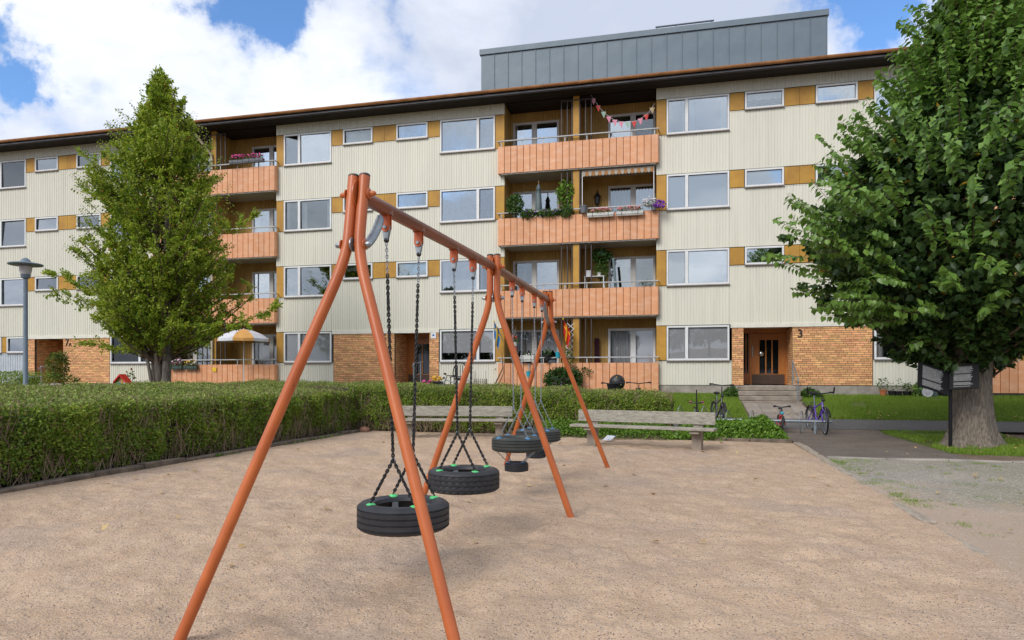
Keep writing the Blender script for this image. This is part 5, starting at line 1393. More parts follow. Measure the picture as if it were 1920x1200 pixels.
# its massive flared trunk
def trunk(cx_, cy_, prof, seg=40):
    V = []; n = len(prof)
    for j, (z, r_) in enumerate(prof):
        for k in range(seg):
            a = 2*PI*k/seg; fl = max(0, 1-z/1.1)
            rr = r_*(1+.07*math.sin(5*a+1.3)+.04*math.sin(9*a+.4+z)+.05*math.sin(3*a+z*1.1)+fl**2*.22*max(0, math.sin(4*a+.9))+fl**1.6*.10*math.sin(7*a))
            V.append((cx_+rr*math.cos(a), cy_+rr*math.sin(a), z))
    F = [[j*seg+k, j*seg+(k+1) % seg, (j+1)*seg+(k+1) % seg, (j+1)*seg+k] for j in range(n-1) for k in range(seg)]
    return mesh_np('trunk_base', np.array(V), np.array(F), MT['bark'], linden, smooth=True)
trunk(BX-.02, BY-.1, [(-.1, .62), (0, .53), (.12, .46), (.3, .405), (.5, .37), (.8, .345), (1.1, .325), (1.5, .32), (1.9, .34), (2.2, .38), (2.5, .40), (2.8, .32), (3.0, .2)])
# ============================================================ SMALL THINGS
def foliage(t, name, c, s_, n, lf, mat, up=.6, asp=.55, rnd=True, kind=True, style=0):
    P = NP.normal(size=(n,3)); P = nrm(P)*(NP.uniform(.35, 1, (n,1))**.5); P = P*np.array(s_)+np.array(c)
    return leaves(name, P, rdir(n, .2), rdir(n, up), NP.uniform(.6, 1.25, n)*lf, lf*asp, MT[mat], t, stuff=kind, style=style)
def blooms(t, name, c, s_, n, r, mat):
    mb = MB()
    for i in range(n):
        p = nrm(NP.normal(size=3))*NP.uniform(.6, 1)*np.array(s_)+np.array(c)
        mb.ell(p, (r*random.uniform(.7, 1.2), r*random.uniform(.7, 1.2), r*.8), 6, 4, jit=.2)
    o = mb.build(name, MT[mat], t); o['kind'] = 'stuff'; return o
def pot(t, c, r, h, mat, name='pot'):
    mb = MB(); mb.lathe([(0, 0), (r*.72, 0), (r*.95, h*.85), (r*1.05, h*.86), (r*1.05, h), (r*.9, h), (r*.88, h*.85), (0, h*.85)], c, 16); return mb.build(name, MT[mat], t, smooth=40)
def planter(name, label, c, L_, leaf, blmat, nb, mat='whiteplanter', fh=.14, br=.035, hgt=.15, group=None, nl=320, dep=.17):
    t = thing(name, label, 'flower box', c, group=group)
    mb = MB(); x, y, z = c; mb.prism([(y-dep/2+.015, z), (y+dep/2-.015, z), (y+dep/2, z+hgt), (y-dep/2, z+hgt)], x-L_/2, x+L_/2, axis='x'); mb.build('box', MT[mat], t)
    mb = MB(); mb.tube([(x-L_/2-.01, y-dep/2-.012, z+hgt*.3), (x+L_/2+.01, y-dep/2-.012, z+hgt*.3)], .006, 6)
    for q in (-.3, .3): mb.tube([(x+q*L_, y-dep/2-.012, z-.01), (x+q*L_, y-dep/2-.012, z+hgt), (x+q*L_, y+dep/2+.03, z+hgt+.02)], .006, 6)
    mb.build('bracket', MT['black'], t)
    foliage(t, 'foliage', (x, y, z+hgt+fh*.4), (L_*.52, dep*.75, fh*.75), nl, .055, leaf)
    for b in (blmat if isinstance(blmat, (list, tuple)) else [blmat]): blooms(t, 'blossoms', (x, y, z+hgt+fh*.8), (L_*.5, dep*.7, fh*.6), nb, br, b)
    return t
YR = YF-.235-.11
def onrail(px, py): return at(px, py, YR)
# third-floor right: two boxes of pink geraniums, petunias, planter pot
p = onrail(1126, 404); planter('flower_box', 'white flower box with pale pink geraniums, left one on the third storey balcony rail', (p.x, p.y, p.z-.06), .95, 'lf_plant', 'f_rose', 46, group='white flower boxes on the third storey rail')
p = onrail(1181, 401); planter('flower_box', 'white flower box with coral pink geraniums, right one on the third storey balcony rail', (p.x, p.y, p.z-.06), .95, 'lf_plant', 'f_rose', 46, group='white flower boxes on the third storey rail')
p = onrail(1226, 388); t = thing('petunia_pot', 'rail pot of white and violet petunias at the right end of the third storey balcony', 'flower pot', (p.x, p.y, p.z-.12))
pot(t, (p.x, p.y, p.z-.12), .12, .2, 'greyplastic'); foliage(t, 'foliage', (p.x, p.y, p.z+.1), (.38, .2, .18), 260, .05, 'lf_plant'); blooms(t, 'blossoms', (p.x-.14, p.y, p.z+.20), (.26, .2, .17), 70, .035, 'f_white'); blooms(t, 'blossoms', (p.x+.2, p.y-.05, p.z+.08), (.24, .2, .17), 70, .035, 'f_violet')
p = onrail(1094, 397); t = thing('planter_pot', 'grey rail pot left of the white flower boxes', 'flower pot', (p.x, p.y, p.z)); pot(t, (p.x, p.y, p.z-.05), .13, .27, 'greyplastic')
# third-floor left: crowded with greenery
for px, py, s_, n, lab in ((966, 384, (.36, .25, .42), 900, 'big bushy green plant at the left end of the third storey balcony'), (990, 402, (.35, .2, .16), 400, 'trailing plant hanging over the third storey rail left of the folded parasol'),
                          (1030, 400, (.55, .2, .15), 600, 'row of trailing greenery along the third storey rail under the parasol'), (1062, 397, (.25, .22, .25), 420, 'trailing vine clump where the third storey screens begin')):
    p = at(px, py, YF-.25); t = thing('balcony_plant', lab, 'plant', (p.x, p.y, p.z), group='plants on the third storey balcony'); foliage(t, 'foliage', p, s_, n, .085, 'lf_plant', asp=.7)
    if px in (1030, 990): blooms(t, 'blossoms', (p.x, p.y, p.z+.06), (s_[0], s_[1], .1), 12, .03, 'f_violet')
    mb = MB(); mb.tube([(p.x, p.y+.1, p.z-s_[2]-.05), (p.x, p.y+.05, p.z+s_[2]*.5)], .012, 6); mb.build('stem', MT['twig'], t)
p = at(1061, 362, YF-.05); t = thing('climbing_plant', 'yellow green climbing vine on the brown screen of the third storey balcony', 'plant', (p.x, p.y, p.z-1)); foliage(t, 'foliage', p, (.36, .16, .5), 420, .12, 'lf_cover', asp=.85)
mb = MB(); mb.tube([(p.x, p.y, p.z-.9), (p.x+.1, p.y, p.z-.3), (p.x-.05, p.y, p.z+.4)], .012, 6); mb.build('stem', MT['twig'], t)
# folded grey parasol
p = at(1010, 395, YF+.15); t = thing('folded_parasol', 'closed grey green parasol standing on the third storey balcony', 'parasol', (p.x, p.y, p.z-.7)); zb = p.z
mb = MB(); mb.tube([(p.x, p.y, zb-.9), (p.x, p.y, zb+1.12)], .018, 8); mb.build('pole', MT['wood'], t)
def fold(k, j, r_, h_): return (r_*(1 if k % 2 else .72), h_)
mb = MB(); mb.lathe([(.12,-.05),(.135,.0),(.12,.3),(.10,.6),(.075,.78),(.11,.80),(.06,.92),(.02,1.02)], (p.x, p.y, zb), 16, mod=fold); mb.build('canopy', MT['fabricgrey'], t, smooth=True)
mb = MB(); mb.ell((p.x, p.y, zb+1.1), (.025,.025,.05)); mb.build('finial', MT['wood'], t)
# pink pelargoniums top left balcony, cyclamen boxes below
p = onrail(447, 303); planter('flower_box', 'box of bright pink flowers at the top left balcony rail, left one', (p.x, p.y, p.z-.1), .8, 'lf_plant', 'f_pink', 44, 'greyplastic', fh=.18, group='pink flower boxes on the top left balcony')
p = onrail(478, 300); planter('flower_box', 'box of bright pink flowers at the top left balcony rail, right one', (p.x, p.y, p.z-.1), .8, 'lf_plant', 'f_pink', 44, 'greyplastic', fh=.18, group='pink flower boxes on the top left balcony')
p = onrail(331, 690); planter('flower_box', 'green box of plum and pink heather on the ground floor front panels', (p.x, p.y, p.z-.06), .62, 'lf_plant', ['f_plum', 'f_white'], 40, 'darkplanter', fh=.22, group='heather boxes hung on the ground floor panels')
p = onrail(358, 690); planter('flower_box', 'green box of white and yellow flowers on the ground floor front panels', (p.x, p.y, p.z-.06), .62, 'lf_plant', ['f_white', 'f_yellow'], 26, 'darkplanter', fh=.2, group='heather boxes hung on the ground floor panels')
# open parasol, ground floor left
p = at(457, 640, 25.0); t = thing('parasol', 'open white and orange parasol over the ground floor terrace', 'parasol', (p.x, p.y, 1.1)); zr = p.z
mb = MB(); mb.tube([(p.x, p.y, 1.1), (p.x, p.y, at(457, 617, 25.0).z+.03)], .022, 8); mb.build('pole', MT['white'], t)
for k in range(8):
    a0, a1 = 2*PI*k/8+.2, 2*PI*(k+1)/8+.2; q = MB(); vs = []; Rr = 1.03; ht = at(457, 617, 25.0).z
    rings = [(0, ht), (.38*Rr, ht-.07), (.75*Rr, ht-.22), (Rr, ht-.40), (Rr*1.005, ht-.52)]
    for r_, z_ in rings: vs += [(p.x+r_*math.cos(a0), p.y+r_*math.sin(a0), z_), (p.x+r_*math.cos((a0+a1)/2)*.985, p.y+r_*math.sin((a0+a1)/2)*.985, z_-.012*(r_ > 0)), (p.x+r_*math.cos(a1), p.y+r_*math.sin(a1), z_)]
    fs = [(3*i+j, 3*i+j+1, 3*i+j+4, 3*i+j+3) for i in range(4) for j in range(2)]
    q._add(vs, fs); q.build('canopy_panel', MT['sunwhite' if k % 2 else 'sunorange'], t)
# Swedish flag and red-yellow flag
def flag(label, pole_base, pole_top, mats, wdt=.5, L_=.85, cross=True):
    a, b = Vector(pole_base), Vector(pole_top); t = thing('flag', label, 'flag', a)
    mb = MB(); mb.tube([a, b], .012, 6); mb.build('pole', MT['sillmetal'], t); mb = MB(); mb.ell(b, .03, 8, 5); mb.build('finial', MT['yellow'], t, smooth=True)
    nx, ny = 10, 20; vs = []; fs = []; mi = []
    for i in range(nx+1):
        for j in range(ny+1):
            u, v = i/nx, j/ny     # limp flag hanging from the pole top, folded together
            vs.append((b.x+.02+u*.20+.05*math.sin(v*4)*u+(a.x-b.x)*.0, b.y-.03+.06*math.sin(u*11)+.02*math.sin(v*7), b.z-.06-v*L_*(.75+.25*u)-u*.28))
    m_ = MB(); 
    for i in range(nx):
        for j in range(ny):
            u, v = (i+.5)/nx, (j+.5)/ny; y_ = cross and ((.30 < v < .42) or (.42 < u < .62))
            m_._add([vs[i*(ny+1)+j], vs[(i+1)*(ny+1)+j], vs[(i+1)*(ny+1)+j+1], vs[i*(ny+1)+j+1]], [(0,1,2,3)], 1 if y_ else 0)
    m_.build('cloth', [MT[mats[0]], MT[mats[1]]], t); return t
a = at(944, 640, YF-.1); b = at(926, 602, YF-.5); flag('blue flag with yellow cross on a slanting pole beside the ground floor balcony', a, b, ('flagblue', 'yellow'), L_=.8)
a = at(1068, 630, YF-.3); b = at(1056, 598, YF-.5); flag('red flag with yellow cross on the ground floor balcony beside the white trellis', a, b, ('flagred', 'yellow'), L_=.75)
# white expanding trellis
p0 = at(1066, 672, YF-.33); p1 = at(1070, 606, YF-.33); t = thing('trellis', 'white diamond lattice trellis standing on the ground floor balcony', 'trellis', p0); wd_ = .13; n = 6
hh = (p1.z-p0.z)/n
for s_ in (-1, 1):
    for i in range(n):
        z0 = p0.z+i*hh; mb = MB(); x_ = p0.x+(p1.x-p0.x)*i/n; x2_ = p0.x+(p1.x-p0.x)*(i+1)/n
        mb.tube([(x_-s_*wd_*(1 if i % 2 else -1), p0.y+s_*.008, z0), (x2_+s_*wd_*(1 if i % 2 else -1), p0.y+s_*.008, z0+hh)], .013, 5); mb.build('slat', MT['white'], t)
# blue buckets
for px, py, Y, lab in ((991, 700, YF-.33, 'small turquoise bucket hanging on the ground floor front panels'), (1046, 664, YF-.3, 'small turquoise bucket hanging at the ground floor rail near the trellis')):
    p = at(px, py, Y); t = thing('bucket', lab, 'bucket', p); mb = MB(); mb.lathe([(0,-.13),(.07,-.13),(.10,.07),(.105,.08),(.095,.08),(.065,-.115),(0,-.115)], p, 14); mb.build('pail', MT['cyan'], t, smooth=40)
    mb = MB(); mb.tube([(p.x, p.y, p.z+.08), (p.x+.01, p.y, p.z+.36)], .01, 6); mb.build('cord', MT['cyan'], t)
# shrub climbing over the ground floor front
p = at(1056, 700, YF-.5); t = thing('climbing_shrub', 'dark green shrub climbing the orange ground floor panels under the trellis', 'shrub', (p.x, p.y, .8)); q = at(1056, 722, YF-.5)
foliage(t, 'foliage', (p.x, p.y, p.z-.25), (.75, .3, .5), 2200, .10, 'lf_shrub', asp=.6); foliage(t, 'side_shoots', (p.x+.55, p.y+.15, p.z+.05), (.55, .08, .22), 160, .09, 'lf_shrub'); foliage(t, 'top_shoots', (p.x+.2, p.y+.1, p.z+.45), (.16, .12, .55), 240, .08, 'lf_shrub')
mb = MB(); mb.tube([(p.x, p.y+.1, .8), (p.x+.05, p.y+.1, p.z)], .03, 6); mb.build('stem', MT['twig'], t)
# pots on the ground floor rail
for px, py, mat, lab, bl in ((963, 669, 'greyplastic', 'dark rail pot with white and red flowers left on the ground floor balcony', 'f_red'), (989, 672, 'whiteplanter', 'long white rail box in the middle of the ground floor balcony', None), (1026, 670, 'black', 'black rail pot with a white tag on the ground floor balcony', None)):
    p = onrail(px, py); 
    if px == 989: planter('rail_box', lab, (p.x, p.y, p.z-.12), .50, 'lf_plant', 'f_white', 4, 'whiteplanter', hgt=.24, nl=60, fh=.05)
    else:
        t = thing('rail_pot', lab, 'flower pot', p); pot(t, (p.x, p.y, p.z-.14), .12, .24, mat); foliage(t, 'foliage', (p.x, p.y, p.z+.18), (.16, .12, .15), 120, .06, 'lf_plant')
        if bl: blooms(t, 'blossoms', (p.x, p.y, p.z+.3), (.14, .1, .1), 14, .03, bl)
p = at(966, 643, YF-.2); t = thing('hanging_basket', 'hanging white pot of red geraniums above the ground floor rail', 'flower pot', p); pot(t, (p.x, p.y, p.z-.12), .09, .15, 'whiteplanter'); foliage(t, 'foliage', (p.x, p.y, p.z+.10), (.16, .13, .14), 140, .06, 'lf_plant'); blooms(t, 'blossoms', (p.x, p.y-.05, p.z+.22), (.1, .08, .08), 9, .035, 'f_red')
mb = MB(); mb.tube([(p.x-.08, p.y, p.z+.02), (p.x, p.y, p.z+.6), (p.x+.08, p.y, p.z+.02)], .006, 5); mb.build('hanger', MT['white'], t)
# second storey right: hanging fern, small table, plants, folded blue parasol
p = at(1127, 478, YF+.35); t = thing('hanging_plant', 'fern hanging from the ceiling of the second storey balcony', 'plant', (p.x, p.y, p.z)); pot(t, (p.x, p.y, p.z-.05), .15, .16, 'darkplanter'); foliage(t, 'foliage', (p.x, p.y, p.z-.05), (.42, .3, .26), 500, .11, 'lf_shrub'); foliage(t, 'trailing_fronds', (p.x+.05, p.y, p.z-.55), (.26, .2, .5), 320, .10, 'lf_plant')
mb = MB(); mb.tube([(p.x, p.y, p.z), (p.x, p.y, p.z+.32)], .006, 5); mb.build('cord', MT['black'], t)
p = at(1119, 531, YF+.3); t = thing('side_table', 'small white table with a potted plant on the second storey balcony', 'table', (p.x, p.y, PT[1]-.9))
mb = MB(); mb.bbox(p.x-.45, p.x+.30, p.y-.2, p.y+.2, p.z+.22, p.z+.25, .005); mb.build('table_top', MT['white'], t)
for sx in (-.42, .27):
    for sy in (-.17, .17): mb = MB(); mb.box(p.x+sx-.015, p.x+sx+.015, p.y+sy-.015, p.y+sy+.015, PT[1]-.93, p.z+.22); mb.build('leg', MT['white'], t)
t = thing('potted_plant', 'spidery potted plant on the small white table', 'plant', (p.x+.1, p.y, p.z+.25)); pot(t, (p.x+.1, p.y, p.z+.25), .1, .14, 'whiteplanter'); foliage(t, 'foliage', (p.x+.15, p.y, p.z+.5), (.3, .2, .2), 260, .1, 'lf_plant', asp=.2)
t = thing('storage_box', 'white box at the left end of the small white table', 'box', (p.x-.3, p.y, p.z+.25)); mb = MB(); mb.bbox(p.x-.42, p.x-.18, p.y-.12, p.y+.12, p.z+.251, p.z+.47, .01); mb.build('box', MT['curtain'], t)
p = at(1150, 522, YF-.02); t = thing('folded_parasol', 'thin folded blue grey parasol leaning on the second storey rail', 'parasol', (p.x, p.y, PT[1]-.9)); a = at(1150, 484, YF); b = at(1154, 535, YF-.1)
mb = MB(); mb.tube([(b.x, b.y, PT[1]-.93), b, a], [.015, .055, .045], 8); mb.build('canopy', MT['fabricgrey'], t)
p = at(1213, 534, YF-.2); t = thing('grassy_plant', 'low grassy plant behind the second storey rail at the right end', 'plant', (p.x, p.y, PT[1])); foliage(t, 'foliage', (p.x, p.y+.12, PT[1]+.12), (.25, .1, .12), 200, .1, 'lf_plant', asp=.15, up=.1); pot(t, (p.x, p.y+.12, PT[1]-.2), .12, .2, 'greyplastic')
# lantern on the wall, third storey
p = at(1120, 373, YB-.12); t = thing('wall_lantern', 'black wall lantern on the third storey balcony wall', 'lantern', p)
mb = MB(); mb.lathe([(0,-.30),(.03,-.28),(.04,-.22),(.09,-.18),(.11,.06),(.16,.08),(.05,.20),(.02,.30),(0,.36)], p, 6); mb.build('lantern_frame', MT['black'], t)
mb = MB(); mb.box(p.x-.03, p.x+.03, p.y, YB+.01, p.z-.05, p.z+.05); mb.build('bracket', MT['black'], t)
# retracted awning, third storey right
xa, xb = FX(1092, YF-.05), FX(1226, YF-.05); zt = PT[3]-1.06; t = thing('awning', 'rolled up awning with orange and grey scalloped edge under the top balcony', 'awning', ((xa+xb)/2, YF-.05, zt))
mb = MB(); mb.tube([(xa, YF-.05, zt-.05), (xb, YF-.05, zt-.05)], .045, 10); mb.build('roller', MT['canopy'], t, smooth=50)
n = 22
for i in range(n):
    a = xa+(xb-xa)*i/n; b = xa+(xb-xa)*(i+1)/n; q = MB(); c0 = (i % 2)
    pts = [(a, zt-.07), (b, zt-.07)]+[(b-(b-a)*u, zt-.20-.05*math.sin(PI*(u if c0 else 1-u)/1.0)) for u in (0, .33, .66, 1)]
    q.prism(pts, YF-.10, YF-.094); q.build('valance_strip', MT['canopyo'] if i % 2 else MT['canopy'], t)
mb = MB()
for x_ in (xa, xb): mb.box(x_-.012, x_+.012, YF-.09, YF-.06, zt-1.5 if x_ == xa else zt-1.6, zt-.05)
mb.build('arm', MT['white'], t)
# bunting, top storey
t = thing('bunting', 'string of pink, red and green pennants across the top right balcony', 'bunting', at(1170, 220, YF-.1))
A_, B_ = at(1108, 178, YF-.11), at(1228, 196, YF-.0); mb = MB(); pts = []
cp = [(1108,178),(1116,190),(1126,204),(1136,214),(1146,222),(1158,227),(1170,229),(1182,229),(1194,226),(1206,219),(1216,211),(1228,194)]
pts = [at(x_, y_, YF-.1) for x_, y_ in cp]; mb.tube(pts, .006, 5); mb.build('string', MT['white'], t)
cm = ['f_pink','f_rose','greenplastic','f_pink','f_pink','f_rose','greenplastic','f_red','f_rose','f_red','wood']
cols = {'pastel_pink': (.70,.28,.38), 'pastel_green': (.35,.50,.40), 'pennant_red': (.62,.07,.06), 'pennant_beige': (.50,.38,.22)}
for k_, v_ in cols.items(): MT[k_] = pm(k_, v_, rough=.8)
for i, m_ in enumerate(['pastel_pink','pennant_red','pastel_green','pastel_pink','pastel_pink','pastel_pink','pastel_green','pennant_red','pastel_pink','pennant_red','pennant_beige']):
    q = pts[i]*.45+pts[i+1]*.55; w_ = .095; q2 = MB(); q2.prism([(q.x-w_, q.z+.0), (q.x+w_, q.z+.0), (q.x+.02, q.z-.24)], q.y-.004, q.y+.004); q2.build('pennant', MT[m_], t)
# coat hanger with dark garment, ground floor right
p = at(1119, 640, YB-.12); t = thing('hanging_garment', 'dark maroon garment on a wooden hanger on the ground floor balcony wall', 'garment', p)
mb = MB(); mb.tube([(p.x-.2, p.y, p.z-.02), (p.x, p.y, p.z+.09), (p.x+.2, p.y, p.z-.02)], .014, 6); mb.tube([(p.x, p.y, p.z+.09), (p.x, p.y, p.z+.17), (p.x, p.y+.1, p.z+.2)], .008, 5); mb.build('clothes_hanger', MT['wood'], t)
mb = MB(); drape(mb, p.x-.09, p.x+.10, p.z-1.0, p.z+.12, p.y-.03, .02, .06); mb.build('cloth', MT['maroon'], t, smooth=True)
# wall bits: yellow sticker on panels
p = at(402, 693, YF-.262); t = thing('yellow_notice', 'small square yellow notice stuck on the ground floor orange panels', 'notice', p); mb = MB(); mb.bbox(p.x-.1, p.x+.1, p.y-.012, p.y-.002, p.z-.09, p.z+.09, .003); mb.build('plate', MT['yellow'], t)

# ---------------------------------------------------------- street lamp
a = at(48, 485, 12.9); t = thing('street_lamp', 'blue grey post lamp with flat disc shade and opal glass behind the left hedge', 'street lamp', (a.x, 12.9, 0)); zt = a.z; x, y = a.x, 12.9
dpp = 12.9/(CS+((48-960)/1300)*SN)/1300
def Z(py): return EYE+(706-py)*dpp
mb = MB(); mb.lathe([(.075, 0), (.075, .5), (.052, .54), (.045, Z(523)), (0, Z(523))], (x, y, 0), 14); mb.build('post', MT['lampblue'], t, smooth=40)
mb = MB(); mb.lathe([(.045, Z(523)), (.09, Z(521)), (.105, Z(514.5)), (.0, Z(514.5))], (x, y, 0), 18); mb.build('collar', MT['lampblue'], t, smooth=40)
mb = MB(); mb.lathe([(.095, Z(514.5)), (.12, Z(509)), (.135, Z(500)), (.13, Z(497))], (x, y, 0), 20); mb.build('opal_glass', MT['lampglass'], t, smooth=True)
mb = MB(); mb.lathe([(.12, Z(499)), (.34, Z(497.5)), (.355, Z(496)), (.34, Z(494.5)), (.11, Z(491)), (.085, Z(487)), (.04, Z(484)), (0, Z(483))], (x, y, 0), 28); mb.build('lamp_shade', MT['lampblue'], t, smooth=40)
# ---------------------------------------------------------- information sign by the linden
sp = at(1782, 706, 15.55)
t = thing('information_sign', 'black two winged information board with white text on a black post by the linden trunk', 'sign', (sp.x, sp.y, 0))
mb = MB(); mb.tube([(sp.x, sp.y, -.1), (sp.x, sp.y, 1.35)], .034, 12); mb.build('post', MT['signblack'], t, smooth=50)
def textmat(name, blank):
    m = pm(name, (.010,.010,.012), (.014,.014,.016), rough=.6, spec=.2); tt = m.node_tree; A = tt.nodes.new; L = tt.links.new
    c = A('ShaderNodeTexCoord'); s_ = A('ShaderNodeSeparateXYZ'); L(c.outputs['Generated'], s_.inputs[0])
    def M(op, a, b=None, c_=None):
        n = A('ShaderNodeMath'); n.operation = op
        for i, v in enumerate((a, b, c_)):
            if v is None: continue
            if isinstance(v, (int, float)): n.inputs[i].default_value = v
            else: L(v, n.inputs[i])
        return n.outputs[0]
    u, v = s_.outputs[0], s_.outputs[2]
    row = M('MULTIPLY', v, 26.0); fr = M('FRACT', row); ln = M('GREATER_THAN', fr, .42); fl = M('FLOOR', row)
    wn = A('ShaderNodeTexWhiteNoise'); wn.noise_dimensions = '1D'; L(fl, wn.inputs['W'])
    rag = M('MULTIPLY_ADD', wn.outputs['Value'], -.10, .80)
    ins = M('MULTIPLY', M('GREATER_THAN', u, .14), M('LESS_THAN', u, rag)); ins = M('MULTIPLY', ins, M('MULTIPLY', M('GREATER_THAN', v, .09), M('LESS_THAN', v, .91)))
    cb = A('ShaderNodeCombineXYZ'); L(M('MULTIPLY', u, 90.0), cb.inputs[0]); L(fl, cb.inputs[1])
    w2 = A('ShaderNodeTexNoise'); w2.inputs['Scale'].default_value = 1.0; w2.inputs['Detail'].default_value = 1; L(cb.outputs[0], w2.inputs['Vector'])
    f = M('MULTIPLY', M('MULTIPLY', ins, ln), M('GREATER_THAN', w2.outputs['Fac'], .44))
    for b0, b1 in blank: f = M('MULTIPLY', f, M('SUBTRACT', 1.0, M('MULTIPLY', M('GREATER_THAN', v, b0), M('LESS_THAN', v, b1))))
    b = [n_ for n_ in tt.nodes if n_.type == 'BSDF_PRINCIPLED'][0]; old = b.inputs['Base Color'].links[0].from_socket
    x = A('ShaderNodeMix'); x.data_type = 'RGBA'; L(f, x.inputs[0]); L(old, x.inputs[6]); x.inputs[7].default_value = (.38,.38,.38,1); L(x.outputs[2], b.inputs['Base Color'])
    return m
def wing(x0, y0, x1, y1, za, zb_, lean, blank, nm):
    """tilted board from the spine outwards"""
    q = MB(); d = Vector((x1-x0, y1-y0, 0)); L_ = d.length
    me_o = MB(); me_o.bbox(0, L_, -.012, .012, 0, 1.0, .003)
    o = me_o.build('board', textmat(nm, blank), t, world=False)
    return o
def board(c0, c1, c2, c3, blank, nm):
    """c0..c3: lower spine, lower outer, upper outer, upper spine (metres)"""
    c0, c1, c2, c3 = map(Vector, (c0, c1, c2, c3)); U = (c1-c0); V_ = (c3-c0); n_ = U.cross(V_).normalized()
    mb = MB(); mb.bbox(0, U.length, -.011, .011, 0, V_.length, .003); o = mb.build('board', textmat(nm, blank), t, world=False)
    M3 = Matrix((U.normalized(), -n_, V_.normalized())).transposed().to_4x4()
    o.matrix_local = Matrix.Translation(c0-Vector((sp.x, sp.y, 0))) @ M3; return o
Ys = 15.45
a0 = at(1780, 731, Ys); a3 = at(1788, 686, Ys+.22); l1 = at(1720, 723, Ys-.22); l2 = at(1731, 681, Ys+.02); r1 = at(1835, 723, Ys-.22); r2 = at(1843, 681, Ys+.02)
bl = board(l1, a0, None or a3, l2, [(.33, .38)], 'sign_text_left')
br_ = board(a0, r1, r2, a3, [(.60, .64), (.28, .33), (.12, .16)], 'sign_text_right')

# ---------------------------------------------------------- bicycles
def wheel(name, c, r, ax, parent, seg=36, tw=.022, spokes=16):
    """ax: unit axle vector"""
    c = Vector(c); ax = Vector(ax).normalized(); e1 = Vector((0,0,1)).cross(ax).normalized(); e2 = ax.cross(e1)
    mb = MB(); mb.tube([c+(e1*math.cos(q)+e2*math.sin(q))*(r-tw) for q in np.linspace(0, 2*PI, seg+1)[:-1]], tw, 7, closed=True); w_ = mb.build(name, MT['black'], parent, smooth=True, world=False)
    mb = MB(); mb.tube([c+(e1*math.cos(q)+e2*math.sin(q))*(r-2.2*tw) for q in np.linspace(0, 2*PI, seg+1)[:-1]], tw*.45, 5, closed=True)
    for k in range(spokes):
        q = 2*PI*k/spokes; s_ = ax*(.03 if k % 2 else -.03); mb.tube([c+s_, c+(e1*math.cos(q)+e2*math.sin(q))*(r-2.2*tw)], .0022, 3, cap=False)
    mb.tube([c-ax*.05, c+ax*.05], .018, 8); mb.build('rim', MT['steel'], w_, smooth=True, world=False)
